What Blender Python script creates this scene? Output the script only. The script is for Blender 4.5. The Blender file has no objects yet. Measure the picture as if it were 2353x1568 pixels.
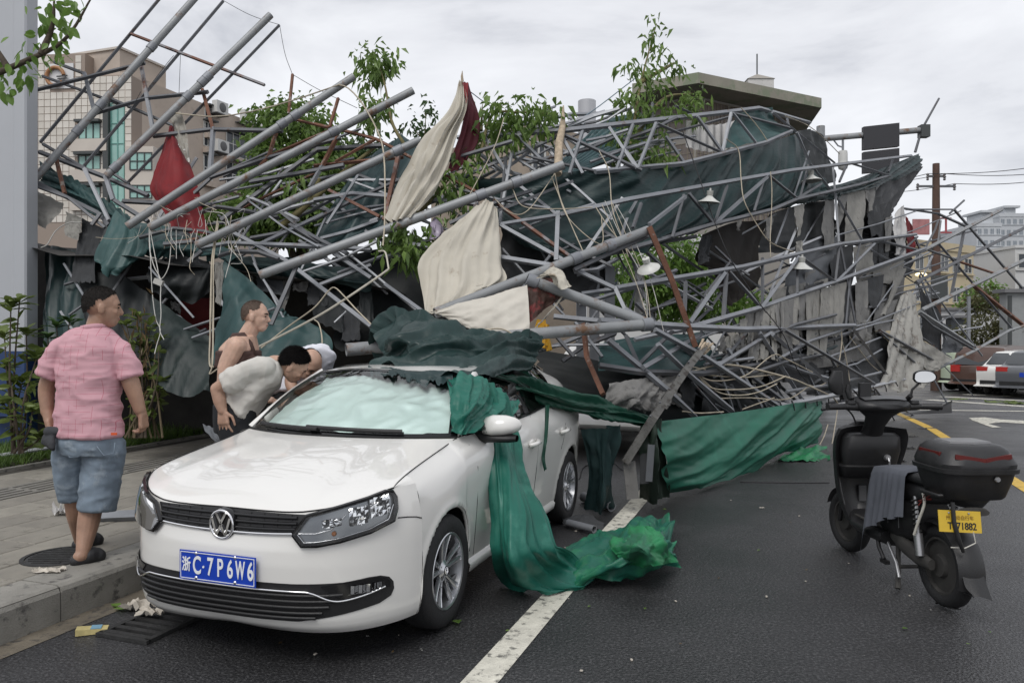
import bpy, bmesh, math, random
import numpy as np
from mathutils import Vector, Matrix, noise
random.seed(11); RNG = np.random.default_rng(5)
scene = bpy.context.scene
COL = scene.collection
R = math.radians
# ------------------------------------------------------------------ camera
FPX, EYE, HOR, CXP = 1760.0, 1.57, 770.0, 1176.0      # focal length (in units of 1/2352 of the width), eye height, horizon row, centre column
YAW = 0.3403                                           # the road runs away at this angle
cam_d = bpy.data.cameras.new('camera'); cam = bpy.data.objects.new('camera', cam_d); COL.objects.link(cam)
cam.location = (0, 0, EYE); cam.rotation_euler = (R(90), 0, 0)
cam_d.sensor_width = 36; cam_d.lens = 36 * FPX / 2352; cam_d.shift_y = -14 / 2352
cam_d.clip_start = 0.05; cam_d.clip_end = 3000
scene.camera = cam
# ------------------------------------------------------------------ sky and sun
SUN_EL, SUN_AZ = R(52), R(200)
world = bpy.data.worlds.new('World'); scene.world = world; world.use_nodes = True
nt = world.node_tree; nt.nodes.clear(); N = nt.nodes.new; LK = nt.links.new
out = N('ShaderNodeOutputWorld'); bg = N('ShaderNodeBackground'); bg.inputs[1].default_value = 0.112
sky = N('ShaderNodeTexSky'); sky.sky_type = 'NISHITA'; sky.sun_disc = False
sky.sun_elevation = SUN_EL; sky.sun_rotation = SUN_AZ
tc = N('ShaderNodeTexCoord'); mp = N('ShaderNodeMapping'); mp.inputs['Scale'].default_value = (1.0, 1.0, 2.6)
LK(tc.outputs['Generated'], mp.inputs[0])
n1 = N('ShaderNodeTexNoise'); n1.inputs['Scale'].default_value = 1.9; n1.inputs['Detail'].default_value = 7; n1.inputs['Roughness'].default_value = 0.55; n1.inputs['Distortion'].default_value = 0.4
LK(mp.outputs[0], n1.inputs['Vector'])
cr = N('ShaderNodeValToRGB'); el = cr.color_ramp.elements
el[0].position = 0.36; el[0].color = (4.7, 4.85, 5.3, 1); el[1].position = 0.60; el[1].color = (8.3, 8.4, 8.7, 1)
e2 = el.new(0.48); e2.color = (7.1, 7.2, 7.55, 1)
LK(n1.outputs['Fac'], cr.inputs[0])
mx = N('ShaderNodeMix'); mx.data_type = 'RGBA'; mx.inputs['Factor'].default_value = 0.93
LK(sky.outputs[0], mx.inputs['A']); LK(cr.outputs[0], mx.inputs['B'])
LK(mx.outputs['Result'], bg.inputs[0]); LK(bg.outputs[0], out.inputs[0])
sun_d = bpy.data.lights.new('sun', 'SUN'); sun_d.energy = 1.5; sun_d.angle = R(30); sun_d.color = (1.0, 0.975, 0.94)
sun = bpy.data.objects.new('sun', sun_d); COL.objects.link(sun)
sd = Vector((math.sin(SUN_AZ) * math.cos(SUN_EL), math.cos(SUN_AZ) * math.cos(SUN_EL), math.sin(SUN_EL)))
sun.rotation_euler = (-sd).to_track_quat('-Z', 'Y').to_euler()
scene.view_settings.view_transform = 'Standard'; scene.view_settings.look = 'None'
scene.view_settings.exposure = 0.08; scene.view_settings.gamma = 1.0
scene.render.engine = 'CYCLES'; scene.cycles.use_denoising = True
scene.cycles.max_bounces = 7; scene.cycles.transparent_max_bounces = 14; scene.cycles.diffuse_bounces = 3; scene.cycles.glossy_bounces = 3
scene.cycles.caustics_reflective = False; scene.cycles.caustics_refractive = False
# ------------------------------------------------------------------ helpers: layout
CY_, SY_ = math.cos(YAW), math.sin(YAW)
def road(u, v, z=0.0):                    # u metres along the road, v metres to its right
 return Vector((u * SY_ + v * CY_, u * CY_ - v * SY_, z))
def gz(d):                                # the road dips gently beyond the crossing
 return -0.035 * max(0.0, d - 13.0) if d < 60 else -1.645
def W(px, py, d):                         # the point seen at (px, py) at distance d ahead
 return Vector(((px - CXP) / FPX * d, d, EYE + (HOR - py) / FPX * d))
def G(px, py, z=0.0):
 return W(px, py, FPX * (EYE - z) / (py - HOR))
_DX = [-300, 0, 300, 600, 900, 1200, 1500, 1800, 2000, 2100, 2352, 2700]
_DD = [9.2, 8.9, 8.6, 8.2, 7.7, 7.4, 7.7, 10.0, 13.5, 16.0, 18.5, 20]
def dep(px, py):                          # how far the front of the wreck is: it leans away as it rises
 return float(np.interp(px, _DX, _DD)) + max(-0.4, (HOR - py) / 770.0 * 2.4)
def Wd(px, py, off=0.0):
 return W(px, py, dep(px, py) + off)
def zoom(ox, oy, s):                      # coordinates measured on an enlarged piece of the picture
 return lambda *pts: [(ox + p[0] * s, oy + p[1] * s) + tuple(p[2:]) for p in pts]
Z1 = zoom(0, 0, .37629); Z2 = zoom(721.3, 0, .37629); Z3 = zoom(1442.5, 131.1, .37629)
Z5 = zoom(885.2, 360.6, .29272); Z6 = zoom(1377, 459, .3344); Z7 = zoom(327.8, 491.8, .27179)
Z8 = zoom(1967.1, 393.4, .3344); Z9 = zoom(1573.7, 655.7, .29272); ZD = zoom(0, 0, 1.0)
# ------------------------------------------------------------------ helpers: materials
MATS = {}
def mat(name, col, rough=0.6, metal=0.0, var=0.0, vscale=4.0, bump=0.0, bscale=60.0, col2=None, mask=None, coat=0.0, spec=0.5, trans=0.0,
  emit=None, rvar=0.0, sheen=0.0, alpha=1.0, detail=5, sss=0.0):
 """principled material; var = brightness mottling, col2/mask = second colour where a noise exceeds mask, rvar = roughness mottling"""
 if name in MATS: return MATS[name]
 m = bpy.data.materials.new(name); m.use_nodes = True; MATS[name] = m
 t = m.node_tree; b = t.nodes['Principled BSDF']
 c4 = (*col, 1)
 b.inputs['Base Color'].default_value = c4; b.inputs['Roughness'].default_value = rough; b.inputs['Metallic'].default_value = metal
 b.inputs['Coat Weight'].default_value = coat; b.inputs['Coat Roughness'].default_value = 0.025
 b.inputs['Specular IOR Level'].default_value = spec; b.inputs['Transmission Weight'].default_value = trans
 b.inputs['Sheen Weight'].default_value = sheen; b.inputs['Alpha'].default_value = alpha
 if sss: b.inputs['Subsurface Weight'].default_value = sss; b.inputs['Subsurface Radius'].default_value = (.02, .008, .004)
 if emit: b.inputs['Emission Color'].default_value = (*emit[:3], 1); b.inputs['Emission Strength'].default_value = emit[3]
 tcx = t.nodes.new('ShaderNodeTexCoord')
 src = None
 if var or rvar:
  n = t.nodes.new('ShaderNodeTexNoise'); n.inputs['Scale'].default_value = vscale; n.inputs['Detail'].default_value = detail; n.inputs['Roughness'].default_value = .62
  t.links.new(tcx.outputs['Object'], n.inputs['Vector'])
 if var:
  r = t.nodes.new('ShaderNodeMapRange'); r.inputs[1].default_value = .25; r.inputs[2].default_value = .75; r.inputs[3].default_value = 1 - var; r.inputs[4].default_value = 1 + var
  t.links.new(n.outputs['Fac'], r.inputs[0])
  h = t.nodes.new('ShaderNodeVectorMath'); h.operation = 'SCALE'; h.inputs[0].default_value = col
  t.links.new(r.outputs[0], h.inputs['Scale']); src = h.outputs[0]
 if rvar:
  r2 = t.nodes.new('ShaderNodeMapRange'); r2.inputs[1].default_value = .3; r2.inputs[2].default_value = .7; r2.inputs[3].default_value = max(.02, rough - rvar); r2.inputs[4].default_value = min(1, rough + rvar)
  t.links.new(n.outputs['Fac'], r2.inputs[0]); t.links.new(r2.outputs[0], b.inputs['Roughness'])
 if col2 is not None:
  n2 = t.nodes.new('ShaderNodeTexNoise'); n2.inputs['Scale'].default_value = vscale * 1.7; n2.inputs['Detail'].default_value = 8; n2.inputs['Roughness'].default_value = .68
  mp2 = t.nodes.new('ShaderNodeMapping'); mp2.inputs['Location'].default_value = (7.3, 2.1, 4.4)
  t.links.new(tcx.outputs['Object'], mp2.inputs[0]); t.links.new(mp2.outputs[0], n2.inputs['Vector'])
  r3 = t.nodes.new('ShaderNodeMapRange'); r3.inputs[1].default_value = mask - .05; r3.inputs[2].default_value = mask + .05
  t.links.new(n2.outputs['Fac'], r3.inputs[0])
  mxn = t.nodes.new('ShaderNodeMix'); mxn.data_type = 'RGBA'; mxn.inputs['A'].default_value = c4; mxn.inputs['B'].default_value = (*col2, 1)
  if src: t.links.new(src, mxn.inputs['A'])
  t.links.new(r3.outputs[0], mxn.inputs['Factor']); src = mxn.outputs['Result']
 if src: t.links.new(src, b.inputs['Base Color'])
 if bump:
  n3 = t.nodes.new('ShaderNodeTexNoise'); n3.inputs['Scale'].default_value = bscale; n3.inputs['Detail'].default_value = 4
  t.links.new(tcx.outputs['Object'], n3.inputs['Vector'])
  bp = t.nodes.new('ShaderNodeBump'); bp.inputs['Strength'].default_value = bump; bp.inputs['Distance'].default_value = .02
  t.links.new(n3.outputs['Fac'], bp.inputs['Height']); t.links.new(bp.outputs[0], b.inputs['Normal'])
 return m
def glass(name, tint, refl=1.0, dark=0.0, rough=0.0):
 """clear pane: see-through with a mirror sheen that grows at grazing angles"""
 if name in MATS: return MATS[name]
 m = bpy.data.materials.new(name); m.use_nodes = True; MATS[name] = m; t = m.node_tree; t.nodes.clear()
 o = t.nodes.new('ShaderNodeOutputMaterial'); tr = t.nodes.new('ShaderNodeBsdfTransparent'); tr.inputs[0].default_value = (*tint, 1)
 g = t.nodes.new('ShaderNodeBsdfGlossy'); g.inputs['Roughness'].default_value = rough; g.inputs[0].default_value = (refl, refl, refl, 1)
 fr = t.nodes.new('ShaderNodeFresnel'); fr.inputs[0].default_value = 1.5
 mxs = t.nodes.new('ShaderNodeMixShader'); t.links.new(fr.outputs[0], mxs.inputs[0]); t.links.new(tr.outputs[0], mxs.inputs[1]); t.links.new(g.outputs[0], mxs.inputs[2])
 t.links.new(mxs.outputs[0], o.inputs[0]); return m
# ------------------------------------------------------------------ helpers: meshes
def catmull(P, n, closed=False):
 """n+1 points on a smooth curve through P"""
 P = [np.array(p, float) for p in P]; k = len(P)
 V3 = Vector if len(P[0]) == 3 else np.array
 if k == 2: return [V3(P[0] + (P[1] - P[0]) * i / n) for i in range(n + 1)]
 res = []
 for i in range(n + 1):
  t = i / n * (k - 1); j = min(int(t), k - 2); f = t - j
  p1, p2 = P[j], P[j + 1]
  p0 = P[j - 1] if j > 0 else 2 * p1 - p2
  p3 = P[j + 2] if j + 2 < k else 2 * p2 - p1
  res.append(V3(.5 * (2 * p1 + (p2 - p0) * f + (2 * p0 - 5 * p1 + 4 * p2 - p3) * f * f + (3 * p1 - p0 - 3 * p2 + p3) * f ** 3)))
 return res
def surf(ctrl, nu, nv):
 """dense grid through a control grid (rows of points)"""
 rows = [catmull(r, nv) for r in ctrl]
 cols = [catmull([rows[i][j] for i in range(len(rows))], nu) for j in range(nv + 1)]
 return [[cols[j][i] for j in range(nv + 1)] for i in range(nu + 1)]
class MB:
 def __init__(s): s.v = []; s.f = []; s.mi = []; s.cur = 0
 def add(s, vs, fs):
  o = len(s.v); s.v += [tuple(map(float, p)) for p in vs]; s.f += [tuple(i + o for i in f) for f in fs]; s.mi += [s.cur] * len(fs); return s
 def grid(s, g, flip=False, close=False):
  m, n = len(g), len(g[0]); fs = []
  for i in range(m - 1):
   for j in range(n if close else n - 1):
    a, b, c, d = i * n + j, i * n + (j + 1) % n, (i + 1) * n + (j + 1) % n, (i + 1) * n + j
    fs.append((a, d, c, b) if flip else (a, b, c, d))
  return s.add([p for r in g for p in r], fs)
 def box(s, c, size, rot=None, taper=1.0):
  hx, hy, hz = [x / 2 for x in size]; vs = []
  for z in (-1, 1):
   k = taper if z > 0 else 1
   for x, y in ((-1, -1), (1, -1), (1, 1), (-1, 1)):
    p = Vector((x * hx * k, y * hy * k, z * hz)); vs.append((rot @ p if rot else p) + Vector(c))
  return s.add(vs, [(3, 2, 1, 0), (4, 5, 6, 7), (0, 1, 5, 4), (1, 2, 6, 5), (2, 3, 7, 6), (3, 0, 4, 7)])
 def tube(s, pts, r, n=8, cap=True, sx=1.0, up=None):
  pts = [Vector(p) for p in pts]; k = len(pts); rr = r if isinstance(r, (list, tuple)) else [r] * k
  rings = []; prev = None
  for i in range(k):
   t = (pts[min(i + 1, k - 1)] - pts[max(i - 1, 0)]); t = t.normalized() if t.length > 1e-9 else Vector((0, 0, 1))
   if prev is None:
    a = Vector(up) if up else (Vector((0, 0, 1)) if abs(t.z) < .9 else Vector((1, 0, 0)))
   else: a = prev
   b = t.cross(a); b = b.normalized() if b.length > 1e-6 else t.orthogonal().normalized()
   a = b.cross(t).normalized(); prev = a
   rings.append([pts[i] + (a * math.cos(q) + b * math.sin(q) * sx) * rr[i] for q in [2 * math.pi * j / n for j in range(n)]])
  s.grid(rings, close=True, flip=True)
  if cap:
   o = len(s.v) - k * n; s.f.append(tuple(o + j for j in range(n))); s.f.append(tuple(o + (k - 1) * n + j for j in reversed(range(n)))); s.mi += [s.cur] * 2
  return s
 def pipe(s, p0, p1, r, wall=.006, n=16):
  """hollow round tube with open ends"""
  p0, p1 = Vector(p0), Vector(p1); t = (p1 - p0).normalized(); a = t.orthogonal().normalized(); b = t.cross(a)
  ring = lambda p, q: [p + (a * math.cos(2 * math.pi * j / n) + b * math.sin(2 * math.pi * j / n)) * q for j in range(n)]
  e = t * .25
  return s.grid([ring(p0 + e, r - wall), ring(p0, r - wall), ring(p0, r), ring(p1, r), ring(p1, r - wall), ring(p1 - e, r - wall)], close=True)
 def bar(s, p0, p1, w, h, up=(0, 0, 1), roll=0.0):
  p0, p1 = Vector(p0), Vector(p1); t = (p1 - p0).normalized(); u = Vector(up)
  b = t.cross(u); b = b.normalized() if b.length > 1e-4 else t.orthogonal().normalized(); a = b.cross(t)
  if roll: a, b = a * math.cos(roll) + b * math.sin(roll), b * math.cos(roll) - a * math.sin(roll)
  q = [(-1, -1), (1, -1), (1, 1), (-1, 1)]
  vs = [p + b * (x * w / 2) + a * (y * h / 2) for p in (p0, p1) for x, y in q]
  return s.add(vs, [(3, 2, 1, 0), (4, 5, 6, 7), (0, 1, 5, 4), (1, 2, 6, 5), (2, 3, 7, 6), (3, 0, 4, 7)])
 def prism(s, poly, d0, d1, fn):
  """2-D outline extruded between depths d0 and d1; fn(x, y, d) gives the point"""
  n = len(poly)
  return s.add([fn(x, y, d0) for x, y in poly] + [fn(x, y, d1) for x, y in poly],
     [tuple(range(n)), tuple(range(2 * n - 1, n - 1, -1))] + [((i + 1) % n, i, n + i, n + (i + 1) % n) for i in range(n)])
 def ball(s, c, r, nu=10, nv=14, rot=None):
  rx, ry, rz = r if isinstance(r, (tuple, list)) else (r, r, r); g = []
  for i in range(nu + 1):
   th = math.pi * i / nu
   row = []
   for j in range(nv):
    ph = 2 * math.pi * j / nv; p = Vector((rx * math.sin(th) * math.cos(ph), ry * math.sin(th) * math.sin(ph), rz * math.cos(th)))
    row.append((rot @ p if rot else p) + Vector(c))
   g.append(row)
  return s.grid(g, close=True)
 def lathe(s, prof, n=24, fn=None):
  """prof: (radius, height) points turned about z; fn maps a local point"""
  fn = fn or (lambda p: p)
  return s.grid([[fn(Vector((r * math.cos(2 * math.pi * j / n), r * math.sin(2 * math.pi * j / n), z))) for j in range(n)] for r, z in prof], close=True)
 def mesh(s, name, smooth=0, merge=False):
  me = bpy.data.meshes.new(name); me.from_pydata(s.v, [], s.f)
  if any(s.mi): me.polygons.foreach_set('material_index', s.mi)
  bm = bmesh.new(); bm.from_mesh(me)
  if merge: bmesh.ops.remove_doubles(bm, verts=bm.verts, dist=merge if isinstance(merge, float) else 1e-5)
  bmesh.ops.recalc_face_normals(bm, faces=bm.faces); bm.to_mesh(me); bm.free()
  if smooth:
   me.shade_smooth()
   if smooth < 180: me.set_sharp_from_angle(angle=R(smooth))
  return me
 def build(s, name, m, parent=None, smooth=0, merge=False):
  return link(name, s.mesh(name, smooth, merge), m, parent)
def link(name, me, m, parent=None):
 o = bpy.data.objects.new(name, me); COL.objects.link(o)
 for x in (m if isinstance(m, (list, tuple)) else [m]):
  if x: me.materials.append(x)
 if parent: o.parent = parent
 return o
def tag(o, label, cat, group=None, kind=None):
 o['label'] = label; o['category'] = cat
 if group: o['group'] = group
 if kind: o['kind'] = kind
 return o
def empty(name, loc=(0, 0, 0), rz=0.0):
 o = bpy.data.objects.new(name, None); COL.objects.link(o); o.location = loc; o.rotation_euler = (0, 0, rz); o.empty_display_size = .1
 return o
def struct(name, mb, m, smooth=0):
 o = mb.build(name, m, None, smooth); o['kind'] = 'structure'; return o
def bake(o, mods):
 """apply modifiers [(type, {props})] and give the finished mesh"""
 for t, pr in mods:
  md = o.modifiers.new(t, t)
  for k, v in pr.items(): setattr(md, k, v)
 dg = bpy.context.evaluated_depsgraph_get(); me = bpy.data.meshes.new_from_object(o.evaluated_get(dg))
 old = o.data; o.modifiers.clear(); o.data = me; bpy.data.meshes.remove(old); return o
def text_mesh(txt, size, depth=.002, xs=1.0, align='CENTER', bold=0.0, space=1.0):
 c = bpy.data.curves.new('t', 'FONT'); c.body = txt; c.size = size; c.extrude = depth; c.align_x = align; c.align_y = 'CENTER'; c.offset = bold; c.space_character = space
 o = bpy.data.objects.new('t', c); COL.objects.link(o)
 dg = bpy.context.evaluated_depsgraph_get(); me = bpy.data.meshes.new_from_object(o.evaluated_get(dg))
 bpy.data.objects.remove(o); bpy.data.curves.remove(c)
 for v in me.vertices: v.co.x *= xs
 return me
def text_on(parent, name, txt, size, m, o, ex, ey, depth=.002, xs=1.0, align='CENTER', bold=0.0, space=1.0):
 """lettering whose x runs along ex and y along ey, centred at o (in the parent's frame)"""
 me = text_mesh(txt, size, depth, xs, align, bold, space); ex, ey = Vector(ex).normalized(), Vector(ey).normalized(); ez = ex.cross(ey)
 mtx = Matrix((ex, ey, ez)).transposed().to_4x4(); mtx.translation = Vector(o); me.transform(mtx)
 return link(name, me, m, parent)
def fill_poly(poly, step, fn, thick=0.0):
 """fill a 2-D outline, cut it finely and carry it onto a curved surface; fn(x, y) gives the point"""
 bm = bmesh.new(); vs = [bm.verts.new((x, y, 0)) for x, y in poly]; bm.faces.new(vs)
 for ax in (0, 1):
  lo = min(p[ax] for p in poly); hi = max(p[ax] for p in poly); k = lo + step
  while k < hi - 1e-6:
   co = [0, 0, 0]; no = [0, 0, 0]; co[ax] = k; no[ax] = 1
   bmesh.ops.bisect_plane(bm, geom=bm.verts[:] + bm.edges[:] + bm.faces[:], plane_co=co, plane_no=no, dist=1e-6); k += step
 for v in bm.verts: v.co = fn(v.co.x, v.co.y)
 if thick:
  bm.normal_update(); bmesh.ops.solidify(bm, geom=bm.faces[:], thickness=thick)
 me = bpy.data.meshes.new('p'); bm.to_mesh(me); bm.free(); return me
# ================================================================== ground
def asphalt():
 m = bpy.data.materials.new('asphalt'); m.use_nodes = True; t = m.node_tree; b = t.nodes['Principled BSDF']; n = t.nodes.new; l = t.links.new
 c = n('ShaderNodeTexCoord')
 g = n('ShaderNodeTexNoise'); g.inputs['Scale'].default_value = 62; g.inputs['Detail'].default_value = 8; g.inputs['Roughness'].default_value = .72; l(c.outputs['Object'], g.inputs[0])
 v = n('ShaderNodeTexVoronoi'); v.inputs['Scale'].default_value = 80; l(c.outputs['Object'], v.inputs[0])
 w = n('ShaderNodeTexNoise'); w.inputs['Scale'].default_value = .55; w.inputs['Detail'].default_value = 6; w.inputs['Roughness'].default_value = .6; l(c.outputs['Object'], w.inputs[0])
 r1 = n('ShaderNodeValToRGB'); e = r1.color_ramp.elements; e[0].position = .34; e[0].color = (.014, .014, .015, 1); e[1].position = .66; e[1].color = (.12, .12, .122, 1)
 k = e = r1.color_ramp.elements.new(.52); k.color = (.038, .038, .040, 1)
 l(g.outputs['Fac'], r1.inputs[0])
 wr = n('ShaderNodeMapRange'); wr.inputs[1].default_value = .40; wr.inputs[2].default_value = .62; wr.inputs[3].default_value = .74; wr.inputs[4].default_value = 1.08; l(w.outputs['Fac'], wr.inputs[0])
 sc = n('ShaderNodeVectorMath'); sc.operation = 'SCALE'; l(r1.outputs[0], sc.inputs[0]); l(wr.outputs[0], sc.inputs['Scale'])
 v2 = n('ShaderNodeTexVoronoi'); v2.inputs['Scale'].default_value = 26; l(c.outputs['Object'], v2.inputs[0])
 gm = n('ShaderNodeMath'); gm.operation = 'LESS_THAN'; gm.inputs[1].default_value = .075; l(v2.outputs['Distance'], gm.inputs[0])
 sp = n('ShaderNodeSeparateColor'); l(v2.outputs['Color'], sp.inputs[0])
 g2 = n('ShaderNodeMath'); g2.operation = 'GREATER_THAN'; g2.inputs[1].default_value = .88; l(sp.outputs[0], g2.inputs[0])
 g3 = n('ShaderNodeMath'); g3.operation = 'MULTIPLY'; l(gm.outputs[0], g3.inputs[0]); l(g2.outputs[0], g3.inputs[1])
 mx = n('ShaderNodeMix'); mx.data_type = 'RGBA'; mx.inputs['B'].default_value = (.19, .18, .16, 1); l(g3.outputs[0], mx.inputs['Factor']); l(sc.outputs[0], mx.inputs['A'])
 l(mx.outputs['Result'], b.inputs['Base Color'])
 rr = n('ShaderNodeMapRange'); rr.inputs[1].default_value = .40; rr.inputs[2].default_value = .60; rr.inputs[3].default_value = .30; rr.inputs[4].default_value = .52; l(w.outputs['Fac'], rr.inputs[0]); l(rr.outputs[0], b.inputs['Roughness'])
 ad = n('ShaderNodeMath'); ad.operation = 'ADD'; l(g.outputs['Fac'], ad.inputs[0]); l(v.outputs['Distance'], ad.inputs[1])
 bp = n('ShaderNodeBump'); bp.inputs['Strength'].default_value = .55; bp.inputs['Distance'].default_value = .008; l(ad.outputs[0], bp.inputs['Height']); l(bp.outputs[0], b.inputs['Normal'])
 return m
ASPH = asphalt()
ys = [-12, 0, 4, 8, 13, 16, 20, 25, 30, 40, 50, 60, 61, 90, 150, 300, 700, 1600]
mb = MB(); mb.grid([[(x, y, gz(y)) for x in (-900, -200, -40, 0, 40, 200, 900)] for y in ys]); struct('ground', mb, ASPH)
def strip(name, m, u0, u1, v0, v1, z, kind='structure', n=1):
 mb = MB(); g = []
 for i in range(n + 1):
  u = u0 + (u1 - u0) * i / n
  g.append([tuple(Vector((p.x, p.y, p.z + gz(p.y)))) for p in (road(u, v0, z), road(u, v1, z))])
 mb.grid(g); o = mb.build(name, m); o['kind'] = kind; return o
WHITE = mat('road_paint_white', (.62, .60, .52), .6, var=.22, vscale=9, col2=(.16, .155, .14), mask=.57, bump=.3, bscale=90, detail=8)
YEL = mat('road_paint_yellow', (.62, .40, .06), .6, var=.18, vscale=8, col2=(.2, .16, .07), mask=.62, bump=.3, bscale=90)
o = strip('lane_marking', WHITE, -1, 26, -1.375, -1.215, .004, n=30)
o = strip('yellow_marking', YEL, 2, 19.5, 2.27, 2.42, .004, n=24)
for i, (pa, pb, w) in enumerate([((2040, 941), (2460, 949), .30), ((2130, 905), (2420, 937), .42), ((2160, 894), (2430, 915), .42), ((2215, 886), (2440, 902), .42), ((2270, 878), (2450, 890), .40)]):
 A = G(*pa, -.18); B = G(*pb, -.18); mb = MB(); t = (B - A).normalized(); nn = Vector((-t.y, t.x, 0)) * w / 2; g = []
 for k in range(9):
  p = A.lerp(B, k / 8); g.append([(q.x, q.y, gz(q.y) + .005) for q in (p - nn, p + nn)])
 mb.grid(g); o = mb.build('crossing_marking', WHITE); o['kind'] = 'structure'
mb = MB()
poly = [(2225, 953), (2262, 951), (2300, 958), (2380, 964), (2380, 975), (2300, 967), (2270, 972), (2300, 984), (2280, 985), (2235, 962)]
mb.add([(p.x, p.y, gz(p.y) + .006) for p in (G(x, y, -.02) for x, y in poly)], [tuple(range(len(poly)))]); o = mb.build('arrow_marking', WHITE); o['kind'] = 'structure'
GUT = mat('gutter_concrete', (.145, .125, .095), .8, var=.3, vscale=5, bump=.4, bscale=70, col2=(.06, .055, .05), mask=.58)
KERB = mat('kerb_granite', (.25, .24, .215), .8, var=.22, vscale=6, bump=.35, bscale=120, col2=(.09, .085, .08), mask=.6)
BED = mat('joint_sand', (.055, .05, .042), .95, var=.2)
strip('gutter', GUT, -2, 40, -3.74, -3.575, .003, n=20)
KH, KV = .2, -3.735
bed = MB()
bed.grid([[road(u, v, z) for v, z in ((KV - .012, .0), (KV - .012, KH - .012), (KV - .30, KH - .012), (-30, KH - .012))] for u in (-3, 30)])
bed = struct('kerb', bed, BED)
prof = [(KV, -.02), (KV, KH - .035), (KV - .012, KH - .012), (KV - .035, KH), (KV - .295, KH), (KV - .295, -.02)]
kst = []
for i in range(14):
 u0 = .135 + i * 1.0 - 1.0; ua, ub = u0 + .004, u0 + .996
 mb = MB(); dz = random.uniform(-.004, .004); dv = random.uniform(-.004, .004)
 a = [road(ua, v + dv, z + dz) for v, z in prof]; b = [road(ub, v + dv, z + dz) for v, z in prof]; n = len(prof)
 mb.add(a + b, [tuple(range(n)), tuple(range(2 * n - 1, n - 1, -1))] + [(k, n + k, n + (k + 1) % n, (k + 1) % n) for k in range(n)])
 mb.build('kerb_stone', KERB, bed)
PAVM = [mat('paver_%d' % k, c, .82, var=.20, vscale=5, bump=.35, bscale=140, col2=(.10, .09, .075), mask=.63, rvar=.15) for k, c in enumerate([(.245, .228, .195), (.268, .25, .213), (.222, .206, .177)])]
walk = MB(); walk.grid([[road(u, v, KH - .010) for v in (-4.03, -7.45)] for u in (-3, 30)])
walk = struct('sidewalk', walk, BED)
def slab_mesh(lu, lv, h, name='slab'):
 mb = MB(); c = .006
 lo = [(-lv / 2, -lu / 2), (lv / 2, -lu / 2), (lv / 2, lu / 2), (-lv / 2, lu / 2)]
 up = [(x - math.copysign(c, x), y - math.copysign(c, y)) for x, y in lo]
 mb.add([(x, y, -h) for x, y in lo] + [(x, y, -c) for x, y in lo] + [(x, y, 0) for x, y in up],
  [(8, 9, 10, 11)] + [(i, (i + 1) % 4, 4 + (i + 1) % 4, 4 + i) for i in range(4)] + [(4 + i, 4 + (i + 1) % 4, 8 + (i + 1) % 4, 8 + i) for i in range(4)])
 return mb.mesh(name)
pm = []
for m in PAVM:
 me = slab_mesh(.594, .294, .03); me.materials.append(m); pm.append(me)
def lay(me, name, u, v, z, parent, tilt=.004):
 o = bpy.data.objects.new(name, me); COL.objects.link(o); o.parent = parent
 o.location = road(u, v, z + random.uniform(-.0025, .0025)); o.rotation_euler = (random.gauss(0, tilt), random.gauss(0, tilt), -YAW + random.gauss(0, .002)); return o
row = 0; v = KV - .302 - .15
while v > -6.2:
 u = 2.2 + (row % 2) * .3
 while u < 11.5:
  if (road(u, v).x / road(u, v).y) > -.80: lay(random.choice(pm), 'paver', u, v, KH, walk)
  u += .6
 v -= .3; row += 1
for rr in range(2):
 u = 4.5 + rr * .3
 while u < 13:
  lay(random.choice(pm), 'paver', u, -6.78 - rr * .3, KH, walk); u += .6
DARK = mat('drain_shadow', (.012, .012, .012), .9)
STEEL = mat('drain_stone', (.20, .19, .17), .7, var=.25, vscale=7, bump=.3, bscale=100)
mb = MB(); mb.grid([[road(u, v, KH - .055) for v in (-6.17, -6.64)] for u in (2, 14)]); dr = struct('drain_channel', mb, DARK)
for i in range(10):
 u0 = 3.0 + i
 for k in range(5):
  vv = -6.205 - k * .098
  mb = MB(); mb.bar(road(u0 + .02, vv, KH - .021), road(u0 + .98, vv, KH - .021), .058, .04); mb.build('grate_bar', STEEL, dr)
 mb = MB(); mb.bar(road(u0, -6.18, KH - .022), road(u0, -6.63, KH - .022), .036, .038); mb.build('grate_end', STEEL, dr)
SOIL = mat('bed_soil', (.035, .030, .020), .95, var=.4, vscale=6, bump=.8, bscale=30)
mb = MB(); mb.grid([[Vector((*road(u, v).xy, KH + .02 + .05 * noise.noise(Vector((u * .9, v * .9, 0))))) for v in np.linspace(-7.5, -13, 12)] for u in np.linspace(2, 16, 24)]); struct('planting_bed', mb, SOIL)
for i in range(10):
 mb = MB(); mb.bar(road(3.4 + i, -7.44, KH), road(4.39 + i, -7.44, KH), .08, .05); o = mb.build('bed_edging', KERB); o['kind'] = 'structure'
mh = empty('manhole_cover', G(140, 1277, KH)); tag(mh, 'round dark iron manhole cover in the pavement behind the kerb', 'manhole cover')
IRON = mat('cast_iron', (.05, .05, .05), .6, .5, var=.3, vscale=12, bump=.3)
mb = MB(); mb.lathe([(0, .004), (.185, .004), (.19, .002), (.19, -.02)], 36); mb.build('lid', IRON, mh, 40)
mb = MB(); mb.lathe([(.196, -.02), (.196, .006), (.22, .006), (.223, -.02)], 36); mb.build('rim', IRON, mh, 40)
mb = MB()
for i in range(-4, 5):
 w = math.sqrt(.175 ** 2 - (i * .038) ** 2) * .97; mb.bar((-w, i * .038, .006), (w, i * .038, .006), .016, .006)
mb.build('tread', IRON, mh)
gp = G(372, 1428, 0); dg_ = empty('street_drain', (gp.x, gp.y, 0), -YAW); tag(dg_, 'black iron street drain in the gutter by the front bumper', 'drain')
mb = MB(); mb.box((0, 0, .001), (.32, .52, .002)); mb.build('pit_shade', DARK, dg_)  # flat black plate stands for the shade between the bars
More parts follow.
